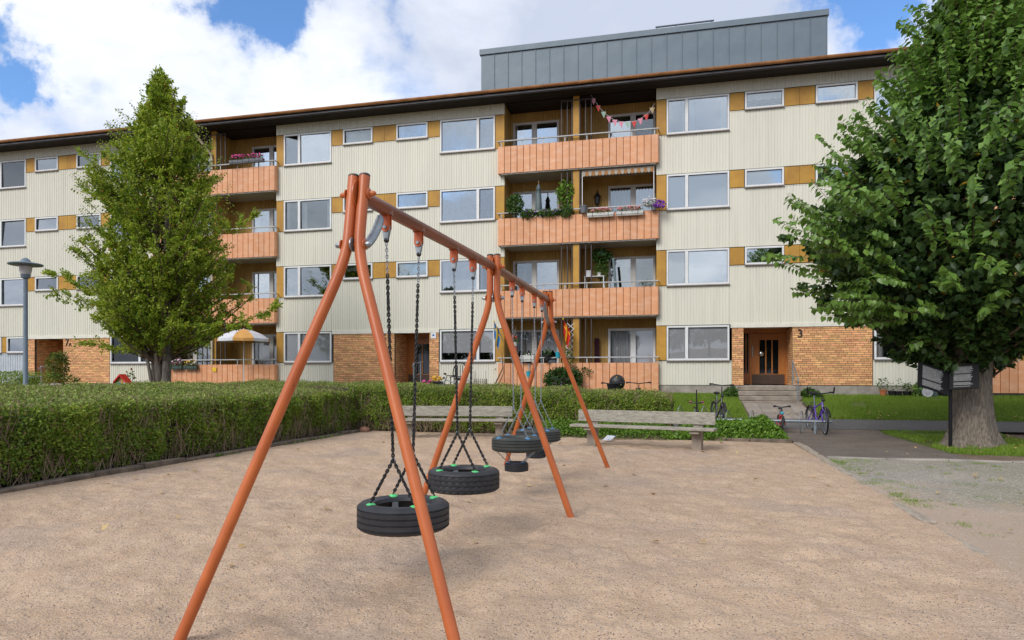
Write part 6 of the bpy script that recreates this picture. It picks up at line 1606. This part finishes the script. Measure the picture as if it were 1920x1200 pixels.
def bicycle(label, loc, rz, fm, sc=1.0, r=.34, steer=0.0, seat_h=.95, bar_h=1.05, basket=False, ends=False, grips='black', lean=0.0, rack=True, bell=None, wb=1.05, group=None, barw=.30):
    t = thing('bicycle', label, 'bicycle', loc, rz, group); t.rotation_euler = (lean, 0, rz)
    S = sc; R_ = r; F0 = Vector((wb/2*S, 0, R_)); B0 = Vector((-wb/2*S, 0, R_)); bb = Vector((-.09*S, 0, R_*.85)); seat = Vector((-.26*S, 0, seat_h*S)); head0 = Vector((wb/2*S-.14*S, 0, .62*S)); head1 = Vector((wb/2*S-.20*S, 0, (.80)*S))
    ca, sa = math.cos(steer), math.sin(steer)
    wheel('wheel', F0, R_, (-sa, ca, 0), t); wheel('wheel', B0, R_, (0, 1, 0), t)
    mb = MB(); tb = .019*S if S > .9 else .022
    st = Vector((-.22*S, 0, .74*S))
    mb.tube([head1, st-Vector((0,0,.10*S))], tb, 8); mb.tube([head0, bb], tb*1.15, 8); mb.tube([bb, st], tb, 8)
    for s_ in (-.06, .06):
        mb.tube([st-Vector((0,0,.05)), B0+Vector((0, s_, 0))], tb*.55, 6); mb.tube([bb, B0+Vector((0, s_, 0))], tb*.6, 6)
    mb.tube([head0, head1+(head1-head0)*.1], tb*1.2, 8); mb.build('frame', MT[fm], t, smooth=50, world=False)
    mb = MB()
    for s_ in (-.055, .055): mb.tube([head0, head0+(F0-head0)*.25+Vector((-sa*s_, s_*ca, 0)), F0+Vector((-sa*s_, s_*ca, 0))], tb*.75, 6)
    mb.build('fork', MT[fm], t, smooth=50, world=False)
    hb = Vector((wb/2*S-.26*S, 0, bar_h*S)); mb = MB(); mb.tube([head1, hb-Vector((0,0,.03))], tb*.8, 6)
    sd = Vector((-sa, ca, 0)); bk = Vector((-ca, -sa, 0))
    mb.tube([hb-sd*barw*S+bk*.10+Vector((0,0,.03)), hb-sd*barw*.5*S+Vector((0,0,.02)), hb, hb+sd*barw*.5*S+Vector((0,0,.02)), hb+sd*barw*S+bk*.10+Vector((0,0,.03))], tb*.75, 7)
    mb.build('handlebar', MT['black'] , t, smooth=50, world=False)
    for s_ in (-1, 1):
        g = MB(); e0 = hb+sd*s_*barw*S+bk*.10+Vector((0,0,.03)); g.tube([e0-sd*s_*.11*S, e0], tb*1.1, 8)
        if ends: g.tube([e0, e0+Vector((.0, 0, .13))-bk*.06], tb*1.0, 8)
        g.tube([e0-sd*s_*.12*S-bk*.03, e0-bk*.06-Vector((0,0,.03))], .006, 5)
        g.build('grip', MT[grips], t, smooth=50, world=False)
    sp_ = MB(); sp_.tube([st, seat], tb*.8, 6); sp_.build('seat_post', MT['steel'], t, world=False)
    sa_ = MB(); sa_.M = Matrix.Translation(seat+Vector((0,0,.03))); sa_.ell((-.04*S, 0, 0), (.14*S, .085*S, .04*S), 12, 7); sa_.ell((.08*S, 0, 0), (.11*S, .035*S, .03*S), 10, 6); sa_.build('saddle', MT['black'], t, smooth=True, world=False)
    cr_ = MB(); cr_.lathe([(.0,-.006),(.085*S,-.006),(.085*S,.006),(0,.006)], bb+Vector((0,-.05,0)), 18, axis='y'); cr_.tube([bb+Vector((0,-.07,0)), bb+Vector((.06*S,-.08,-.15*S)), bb+Vector((.06*S,-.16,-.15*S))], .011, 6); cr_.tube([bb+Vector((0,.07,0)), bb+Vector((-.06*S,.08,.15*S)), bb+Vector((-.06*S,.16,.15*S))], .011, 6); cr_.build('crank', MT['steel'], t, smooth=50, world=False)
    mg = MB()
    for C_ in (F0, B0):
        pts = [C_+Vector((math.cos(q)*(R_+.022), 0, math.sin(q)*(R_+.022))) for q in np.linspace(R(20), R(165), 12)]; mg.tube(pts, .026, 6, flat=.35)
    mg.build('mudguard', MT['black'], t, smooth=True, world=False)
    if rack:
        rk = MB(); zz = 2*R_+.10
        for s_ in (-.06, .06): rk.tube([Vector((st.x, s_*.5, zz)), Vector((B0.x-.18, s_, zz)), B0+Vector((0, s_, .0))], .007, 5)
        rk.build('carrier', MT['black'], t, world=False)
    if basket:
        bk_ = MB(); c_ = hb+Vector((.20, 0, -.02)); bk_.lathe([(.06,-.20),(.15,-.17),(.19,.02),(.20,.03),(.18,.02),(.14,-.15),(.0,-.17)], c_, 16); bk_.build('basket', MT['black'], t, smooth=40, world=False)
    li = MB(); li.ell(head1+Vector((.08*S, 0, .06*S)), (.035, .04, .04), 8, 6); li.build('headlight', MT['black'] if not bell else MT[bell], t, smooth=True, world=False)
    return t
G_B = 'bicycles parked at the low rack'
p = at(1533, 706, 18.95); bicycle('purple adult bicycle with bar ends at the right end of the low rack', (p.x, p.y, .0), R(-81), 'purple', ends=True, steer=R(-8), seat_h=.98, bar_h=1.02, barw=.31, group=G_B)
p = at(1465, 706, 18.95); bicycle('small red child bicycle in the middle of the low rack', (p.x, p.y+.1, .0), R(-90), 'red', sc=.60, r=.215, steer=R(-10), seat_h=.98, bar_h=1.10, wb=1.15, rack=False, bell='cyan', barw=.34, group=G_B)
p = at(1345, 706, 19.6); bicycle('dark adult bicycle left at the low rack behind the bench end', (p.x+.0, p.y, .07), R(-80), 'darkbike', steer=R(-10), seat_h=.9, bar_h=1.14, barw=.32, group=G_B, lean=R(-3))
p = at(1305, 706, 19.6); bicycle('small pink child bicycle at the left end of the low rack', (p.x+.0, p.y, .07), R(-80), 'pink', sc=.52, r=.16, seat_h=.95, bar_h=1.25, wb=1.1, rack=False, grips='pink', barw=.36, group=G_B)
p = at(1306, 706, 20.2); t = thing('kick_scooter', 'black upright pole of a scooter behind the pink child bicycle', 'scooter', (p.x, p.y, .12)); mb = MB(); mb.tube([(p.x, p.y, .15), (p.x+.0, p.y, 1.08)], .018, 8); mb.build('pole', MT['black'], t); mb = MB(); mb.bbox(p.x-.06, p.x+.06, p.y, p.y+.5, .20, .23, .01); mb.build('deck', MT['black'], t)
for d_ in (.0, .55): mb = MB(); mb.lathe([(0,-.02),(.06,-.02),(.07,0),(.06,.02),(0,.02)], (p.x, p.y+d_, .22-.02), 14, axis='x'); mb.build('wheel', MT['black'], t)
# bicycles behind the hedge: only their bars rise above it
p = at(1196, 706, 20.5); bicycle('black bicycle with wide bars behind the right end of the hedge', (p.x+.02, p.y, .15), R(-85), 'darkbike', bar_h=1.10, barw=.36, basket=False, seat_h=.9, group='bicycles behind the hedge')
p = at(1155, 706, 20.9); bicycle('black bicycle with a dark round child seat hood behind the hedge', (p.x-.12, p.y, .18), R(-80), 'darkbike', bar_h=1.05, barw=.33, basket=True, seat_h=.9, group='bicycles behind the hedge')
p = at(1156, 716, 20.9); t = thing('child_seat', 'rounded black child seat hood above the hedge beside bicycle bars', 'child seat', p); mb = MB(); mb.ell((p.x, p.y+.2, p.z-.02), (.24, .18, .24), 18, 10); mb.build('shell', MT['black'], t, smooth=True); mb = MB(); mb.ell((p.x, p.y+.02, p.z+.14), .018, 8, 5); mb.build('button', MT['f_yellow'], t, smooth=True)
p = at(845, 720, 23.2); bicycle('blue and black bicycle lying against the wall right of door 5', (p.x, p.y, .55), R(160), 'steel', seat_h=.8, bar_h=.95, barw=.30, group='bicycles near door 5', lean=R(8))
p = at(1046, 720, 22.5); bicycle('bicycle with black bars below the climbing shrub', (p.x, p.y, .38), R(-60), 'darkbike', seat_h=.8, bar_h=.98, group='bicycles behind the hedge')
# low rack
t = thing('bicycle_rack', 'low blue grey bicycle rack rail with wheel hoops beside the ground cover', 'bicycle rack', (3.2, 18.6, 0)); a = at(1343, 786, 18.75); b = at(1560, 796, 18.55); 
zr_ = .33
mb = MB(); mb.tube([(a.x, a.y, zr_), (b.x, b.y, zr_)], .035, 12); mb.build('rail', MT['steel'], t, smooth=50)
for px in (1528, 1350):
    q = at(px, 706, 18.6); mb = MB(); mb.tube([(q.x, a.y+(b.y-a.y)*(.9 if px > 1400 else .05), -.1), (q.x, a.y+(b.y-a.y)*(.9 if px > 1400 else .05), zr_-.02)], .042, 12); mb.build('post', MT['steel'], t, smooth=50)
for px in (1365, 1410, 1503, 1545):
    q = at(px, 706, 18.7); pts = [Vector((q.x+.05*math.cos(w_)*0+.065*math.cos(w_), 18.72+.15*math.cos(w_), .30+.28*math.sin(w_))) for w_ in np.linspace(0, 2*PI, 17)[:-1]]
    mb = MB(); mb.tube(pts, .010, 6, closed=True); mb.build('wheel_hoop', MT['steel'], t, smooth=True)
t = thing('bicycle_rack', 'pair of grey wheel hoops behind the right bench on the lawn edge', 'bicycle rack', (at(1275, 770, 20.2).x, 20.2, .1))
for px in (1275, 1320):
    q = at(px, 780, 20.0); pts = [Vector((q.x+.07*math.cos(w_), 20.0+.1*math.cos(w_), .32+.30*math.sin(w_))) for w_ in np.linspace(0, 2*PI, 17)[:-1]]; mb = MB(); mb.tube(pts, .012, 6, closed=True); mb.build('wheel_hoop', MT['steel'], t, smooth=True)

# ---------------------------------------------------------- pots and cart by the right wall
def wallpot(px, py, label, r, h, mat, n=90, lf='lf_plant', s_=(.14, .12, .16), cat='plant pot', group='pots along the wall under the right window'):
    p = at(px, py, 25.3); zg = gz(p.x, 25.3)+.01; t = thing('plant_pot', label, cat, (p.x, 25.3, zg), group=group); pot(t, (p.x, 25.3, zg), r, h, mat)
    if n: foliage(t, 'foliage', (p.x, 25.3, zg+h+s_[2]*.8), s_, n, .07, lf)
wallpot(1656, 735, 'terracotta pot with a small leafy plant, leftmost of the pots by the wall', .12, .22, 'terracotta', 110, s_=(.2, .15, .22))
wallpot(1672, 738, 'black pot next to the terracotta pot by the wall', .12, .18, 'black', 16); wallpot(1684, 738, 'black pot with thin stalks, third from the left by the wall', .13, .17, 'black', 20, s_=(.1, .1, .25))
wallpot(1700, 738, 'black pot with a leafy green plant left of the yellow green clump', .13, .17, 'black', 120); wallpot(1712, 738, 'small black pot touching the yellow green clump', .10, .15, 'black', 20)
wallpot(1768, 738, 'black pot of reddish plants behind the information sign', .17, .18, 'black', 150, 'lf_autumn', (.25, .15, .1))
p = at(1722, 732, 25.2); t = thing('leafy_plant', 'yellow green leafy clump growing among the pots by the wall', 'plant', (p.x, 25.2, .8)); foliage(t, 'foliage', (p.x, 25.2, p.z), (.2, .18, .24), 300, .085, 'lf_cover')
p = at(1737, 733, 25.15); t = thing('garden_cart', 'small dark cart with a pale spoked wheel tipped against the wall', 'cart', (p.x, 25.15, .8)); z0 = gz(p.x, 25.15)
mb = MB(); mb.prism([(p.x-.25, z0+.22), (p.x-.18, z0+.42), (p.x+.08, z0+.40), (p.x+.33, z0+.12), (p.x+.28, z0+.02), (p.x+.0, z0+.08)], 25.1, 25.35); mb.build('body', MT['darkplanter'], t)
mb = MB(); mb.lathe([(0,-.03),(.05,-.03),(.06,-.01),(.13,-.01),(.15,-.03),(.165,-.02),(.165,.03),(0,.03)], (p.x, 25.05, z0+.17), 24, axis='y'); mb.build('wheel', pm('pale_wheel', (.5,.5,.52), rough=.5), t, smooth=40)
# ---------------------------------------------------------- left: cart, sapling, insect hotel, sunflowers
p = at(55, 712, 21.5); t = thing('wheeled_cart', 'dark blue covered cart with a white wheel beside the lamp post', 'cart', (p.x, 21.5, p.z-.35)); s_ = .0215
mb = MB(); mb.bbox(p.x-.28, p.x+.33, 21.3, 21.7, p.z+.05, p.z+.14, .03); mb.bbox(p.x-.22, p.x+.27, 21.33, 21.67, p.z+.14, p.z+.19, .02); mb.build('lid', MT['lampblue'], t)
mb = MB(); mb.prism([(p.x-.25, p.z+.05), (p.x+.30, p.z+.05), (p.x+.22, p.z-.22), (p.x-.2, p.z-.25)], 21.32, 21.68); mb.build('body', MT['black'], t)
mb = MB(); mb.lathe([(0,-.03),(.06,-.03),(.075,-.02),(.11,-.03),(.125,.0),(.11,.03),(0,.03)], (p.x+.12, 21.25, p.z-.13), 20, axis='y'); mb.build('wheel', MT['white'], t, smooth=40)
p = at(118, 700, 20.5); t = thing('sapling', 'young bushy sapling with reddish green leaves in front of the door marked 7A', 'tree', (p.x, 20.5, .3))
mb = MB(); mb.tube([(p.x, 20.5, .2), (p.x+.05, 20.5, 1.3), at(122, 672, 20.5)], [.03, .02, .008], 6)
mb.tube([at(110, 690, 20.5), at(130, 660, 20.3), at(165, 640, 20.0), at(200, 632, 19.9)], [.012, .01, .007, .004], 5); mb.tube([at(112, 700, 20.5), at(140, 672, 20.3), at(165, 650, 20.1)], [.012, .008, .004], 5); mb.build('trunk', MT['twig'], t)
foliage(t, 'crown', at(108, 686, 20.5), (.45, .35, .55), 900, .10, 'lf_autumn'); foliage(t, 'side_leaves', at(130, 715, 20.4), (.32, .3, .25), 240, .10, 'lf_autumn'); foliage(t, 'upper_leaves', at(118, 670, 20.5), (.18, .2, .2), 130, .10, 'lf_autumn')
p = at(229, 714, 21.5); t = thing('insect_hotel', 'toy like insect hotel with a red pitched roof behind the left hedge', 'insect hotel', (p.x, 21.5, p.z-.9)); w_ = .25
mb = MB(); mb.prism([(p.x-w_*.85, p.z-.25), (p.x+w_*.85, p.z-.25), (p.x+w_*.85, p.z+.0), (p.x, p.z+.20), (p.x-w_*.85, p.z+.0)], 21.45, 21.6); mb.build('body', MT['wood'], t)
mb = MB(); mb.prism([(p.x-w_*1.15, p.z-.04), (p.x, p.z+.25), (p.x+w_*1.35, p.z-.08), (p.x+w_*1.25, p.z-.12), (p.x, p.z+.18), (p.x-w_*1.1, p.z-.09)], 21.36, 21.66); mb.build('roof', MT['red'], t)
for i, m_ in enumerate(('greenplastic', 'cyan', 'f_yellow', 'whiteplanter')): mb = MB(); mb.bbox(p.x-w_*.8+i*.105, p.x-w_*.8+i*.105+.09, 21.43, 21.449, p.z-.22, p.z-.06, .003); mb.build('compartment', MT[m_], t)
mb = MB(); mb.tube([(p.x, 21.52, p.z-1.0), (p.x, 21.52, p.z-.25)], .03, 6); mb.build('post', MT['wood'], t)
for px, py, lab in ((248, 692, 'taller yellow sunflower with a dark centre against the cream wall'), (239, 697, 'shorter small sunflower left of the taller one')):
    p = at(px, py, 24.8); t = thing('sunflower', lab, 'flower', (p.x, 24.8, 1.1)); mb = MB(); mb.tube([(p.x+.03, 24.8, 1.05), p], .01, 5); mb.build('stem', MT['lf_plant'], t); foliage(t, 'leaves', (p.x, 24.8, p.z-.28), (.12, .1, .2), 26, .12, 'lf_plant')
    r_ = .10 if px == 248 else .07; mb = MB()
    for k in range(14): a = 2*PI*k/14; mb.poly([(p.x+math.cos(a-.15)*r_*.4, 24.76, p.z+math.sin(a-.15)*r_*.4), (p.x+math.cos(a)*r_, 24.75, p.z+math.sin(a)*r_), (p.x+math.cos(a+.15)*r_*.4, 24.76, p.z+math.sin(a+.15)*r_*.4)])
    mb.build('petals', MT['f_yellow'], t); mb = MB(); mb.ell((p.x, 24.75, p.z), (r_*.5, .02, r_*.5), 10, 6); mb.build('centre', pm('sunflower_centre', (.06,.03,.015)), t)
t = thing('hedge', 'dark low hedge behind the lamp post at the left edge', 'hedge', (-19.5, 18.5, 0)); P = np.stack([NP.uniform(-26, at(42, 700, 18.6).x, 9000), NP.uniform(18.4, 20.2, 9000), NP.uniform(.5, 1, 9000)], 1); P[:,2] = P[:,2]*1.62+(fbm(P[:,0]*2, P[:,1]*2, 3)-.5)*.15
leaves('foliage', P, rdir(9000, .3), rdir(9000, .8), .06, .035, MT['lf_hedge'], t)
# by door 5: chair, planter with yellow flowers, trellis panel, stalks
p = at(858, 712, 24.6); t = thing('garden_chair', 'black round backed garden chair right of the door marked 5', 'chair', (p.x, 24.6, 1.0)); z0 = 1.02
mb = MB(); mb.bbox(p.x-.26, p.x+.26, 24.4, 24.9, z0+.40, z0+.44, .015); mb.build('seat', MT['black'], t)
mb = MB(); mb.tube([(p.x+.28*math.cos(q), 24.9, z0+.55+.42*math.sin(q)) for q in np.linspace(-.3, PI+.3, 13)], .022, 7)
for k in range(5): mb.box(p.x-.2+k*.1-.012, p.x-.2+k*.1+.012, 24.89, 24.91, z0+.42, z0+.86)
mb.build('backrest', MT['black'], t)
for sx in (-.23, .23):
    for sy in (24.43, 24.87): mb = MB(); mb.tube([(p.x+sx, sy, z0-.03), (p.x+sx*.95, sy, z0+.41)], .018, 6); mb.build('leg', MT['black'], t)
p = at(819, 720, 24.4); planter('flower_box', 'dark box with yellow flowers on the ground beside the brick pillar of door 5', (p.x, 24.4, p.z-.05), .45, 'lf_autumn', 'f_yellow', 14, 'black', nl=60, br=.05)
p = at(800, 718, 24.2); t = thing('pink_flowers', 'bright pink flowers at the foot of the handrail of door 5', 'flowers', (p.x, 24.2, p.z-.2)); foliage(t, 'foliage', (p.x, 24.2, p.z-.05), (.25, .15, .1), 80, .06, 'lf_plant'); blooms(t, 'blossoms', (p.x, 24.2, p.z+.02), (.24, .12, .08), 26, .04, 'f_pink')
p = at(901, 716, 25.1); t = thing('lattice_panel', 'small grey wooden lattice panel standing by the wall between two stakes', 'trellis', (p.x, 25.1, 1.05))
for i in range(7): mb = MB(); xx = p.x-.24+i*.08; mb.bbox(xx-.018, xx+.018, 25.09, 25.11, 1.03, p.z+.12, .003); mb.build('slat', MT['benchwood'], t)
for zz in (1.15, p.z+.02): mb = MB(); mb.bbox(p.x-.27, p.x+.27, 25.07, 25.089, zz-.02, zz+.02, .003); mb.build('crossbar', MT['benchwood'], t)
for dx in (-.2, .22): mb = MB(); mb.tube([(p.x+dx, 25.05, 1.03), (p.x+dx, 25.05, p.z+.42)], .012, 6); mb.build('stake', MT['benchpost'], t)
a = at(926, 725, 24.9); b = at(943, 690, 24.9); t = thing('bare_branches', 'bare leaning branches at the corner of the ground floor balcony', 'branches', a); mb = MB(); mb.tube([a, b, at(941, 660, 25.0)], [.03, .022, .008], 6); mb.tube([at(933, 725, 24.9), at(944, 700, 24.9), at(946, 680, 25.0)], [.022, .014, .006], 6); mb.build('branch', MT['twig'], t); foliage(t, 'dry_leaves', at(928, 697, 24.9), (.12, .1, .12), 12, .07, 'lf_autumn')

# ---------------------------------------------------------- litter, stones, leaves
t = thing('paper_litter', 'crumpled white and blue paper under the right bench', 'litter', at(1141, 822, 15.6))
mb = MB(); q = at(1141, 823, 15.6); q.z = max(q.z, .04)
mb._add([(q.x-.14, q.y, .02), (q.x+.05, q.y-.1, .03), (q.x+.16, q.y+.02, .12), (q.x+.0, q.y+.1, .10), (q.x-.02, q.y-.02, .14), (q.x+.1, q.y+.1, .05)], [(0,1,4), (1,2,4), (2,3,4), (3,0,4), (1,5,2)]); mb.build('paper', pm('paper', (.7,.72,.78), (.2,.35,.6), scale=12, lo=.55, hi=.6), t)
q = at(693, 814, 16.9); t = thing('stone', 'rusty brown stone lying by the back kerb left of the left bench', 'stone', (q.x, 16.6, 0)); mb = MB(); mb.ell((q.x, 16.6, .06), (.16, .1, .09), 10, 7, jit=.06); mb.build('stone', pm('brown_stone', (.36,.18,.11), (.2,.1,.07), scale=9), t, smooth=True)
n = 150; P = np.stack([NP.uniform(-8, 9, n), NP.uniform(6.5, 17.2, n)**1, np.full(n, .05)], 1); P = P[(P[:,0] > -8)]; n = len(P)
n1 = 90; P1 = np.stack([NP.uniform(-7.9, 9, n1), NP.uniform(13.2, 15.8, n1), np.full(n1, .045)], 1)
n2 = 170; P2 = np.stack([NP.uniform(4.9, 13, n2), NP.uniform(14.2, 19.5, n2), np.full(n2, .06)], 1); P2[:,2] += ground_z(P2[:,0], P2[:,1])
n3 = 190; P3 = np.stack([NP.uniform(-2, 14, n3), NP.uniform(20.9, 22.0, n3), np.zeros(n3)], 1); P3[:,2] = ground_z(P3[:,0], P3[:,1])+.06
P1[:,2] = .05; P[:40,2] = .055
P4 = np.stack([NP.uniform(-7.5, 4, 40), NP.uniform(4, 13, 40), np.zeros(40)], 1); P4[:,2] = np.where(P4[:,0] < 2.3, sand_z(P4[:,0], P4[:,1]), .02)+.02
PP = np.vstack([P[:30], P1[:30], P2, P3, P4]); n = len(PP); o = leaves('fallen_leaves', PP, rdir(n, 0)*np.array([1,1,.15]), rdir(n, 3), NP.uniform(.6, 1.2, n)*.085, .06, MT['litter'], None, style=0); tag(o, 'scattered dry fallen leaves on sand, lawn and path', 'leaves', kind='stuff')
# pebbles in the sand and gravel
mb = MB(); base = MB(); V0 = []; 
n = 3600; x = np.concatenate([NP.uniform(-7.9, 2.2, n//2), NP.uniform(-5, 9, n-n//2)]); y = np.concatenate([3.0+NP.uniform(0, 1, n//2)**1.6*12, 3.0+NP.uniform(0, 1, n-n//2)**1.6*10]); r_ = NP.uniform(.0025, .0065, n)
oct_ = np.array([(1,0,0),(0,1,0),(-1,0,0),(0,-1,0),(0,0,.7),(0,0,-.7)], float); of = np.array([(0,1,4),(1,2,4),(2,3,4),(3,0,4),(1,0,5),(2,1,5),(3,2,5),(0,3,5)])
def zsurf(x, y): return np.where((x < 2.36), sand_z(x, y), .016)
V = (oct_[None]*r_[:,None,None]*NP.uniform(.7, 1.3, (n,6,3)))+np.stack([x, y, zsurf(x, y)+.002], 1)[:,None,:]
F = of[None]+(np.arange(n)*6)[:,None,None]
MT['pebble'] = pm('pebbles', (.22,.19,.17), (.42,.33,.27), scale=30, rough=.8, rnd=('island', .5, 1.5))
o = mesh_np('pebbles', V.reshape(-1,3), F.reshape(-1,3), MT['pebble']); tag(o, 'small stones strewn in the sand and gravel', 'pebbles', kind='stuff')
# tufts of grass in the gravel
P = []
for i in range(120):
    c = np.array([random.uniform(2.5, 6.5), 5.5+random.random()**.7*7.6]); 
    if i < 34: c = np.array([2.42+abs(random.gauss(0, .12)), random.uniform(8.5, 13)])
    if i > 95: c = np.array([random.uniform(2.5, 8), random.uniform(12.6, 13.05)])
    m_ = random.randint(12, 60); s_ = random.uniform(.03, .11); P.append(np.concatenate([c+NP.normal(0, s_, (m_,2)), np.zeros((m_,1))+.02], 1))
P = np.vstack(P); n = len(P); o = leaves('weed_tufts', P, rdir(n, .9), rdir(n, 0), NP.uniform(.5, 1.2, n)*.035, .007, MT['grass'], style=2); tag(o, 'small tufts of grass growing through the gravel', 'grass', kind='stuff')
P = np.stack([NP.uniform(-8.2, -8.05, 500), NP.uniform(7, 16, 500), np.full(500, .03)], 1); P = P[fbm(P[:,1]*1.5, P[:,1]*0, 3, 5) > .55]; n = len(P)
if n: o = leaves('kerb_weeds', P+NP.normal(0, .03, (n,3))*np.array([1,1,0]), rdir(n, .6), rdir(n, .5), .05, .03, MT['lf_cover']); tag(o, 'small weeds along the left sandbox kerb', 'weeds', kind='stuff')

# ---------------------------------------------------------- what stands behind the camera and shows in the window panes
def far_tree(x, y, h_, r_, label):
    t = thing('distant_tree', label, 'tree', (x, y, 0)); mb = MB(); mb.tube([(x, y, 0), (x, y, h_*.5)], [.25, .15], 8); mb.build('trunk', MT['bark2'], t)
    n = 2600; P = nrm(NP.normal(size=(n,3)))*(NP.uniform(.45, 1, (n,1))**.4); P = P*np.array([r_, r_, h_*.36])*(1+.25*(vnoise(P[:,0]*3+x, P[:,2]*3, 3)-.5))[:,None]+np.array([x, y, h_*.62])
    leaves('crown', P, rdir(n, 0), rdir(n, .5), .75, .55, MT['lf_far'], t)
for x, y, h_, r_ in ((-36, -54, 12, 5.5), (-24, -60, 13, 6), (-13, -62, 10, 6), (2, -60, 12, 6), (12, -66, 9, 6), (24, -62, 12, 6)):
    far_tree(x, y, h_, r_, {-36: 'round tree farthest left behind the viewer, mirrored in the panes', -24: 'tall round tree second from left behind the viewer, mirrored in the panes', -13: 'low round tree third from left behind the viewer, mirrored in the panes', 2: 'round tree straight behind the viewer, mirrored in the panes', 12: 'lowest round tree right behind the viewer, mirrored in the panes', 24: 'round tree farthest right behind the viewer, mirrored in the panes'}[x])
for o in [o for o in bpy.data.objects if o.name.startswith('distant_tree')]: o['group'] = 'trees behind the viewer seen only as reflections'
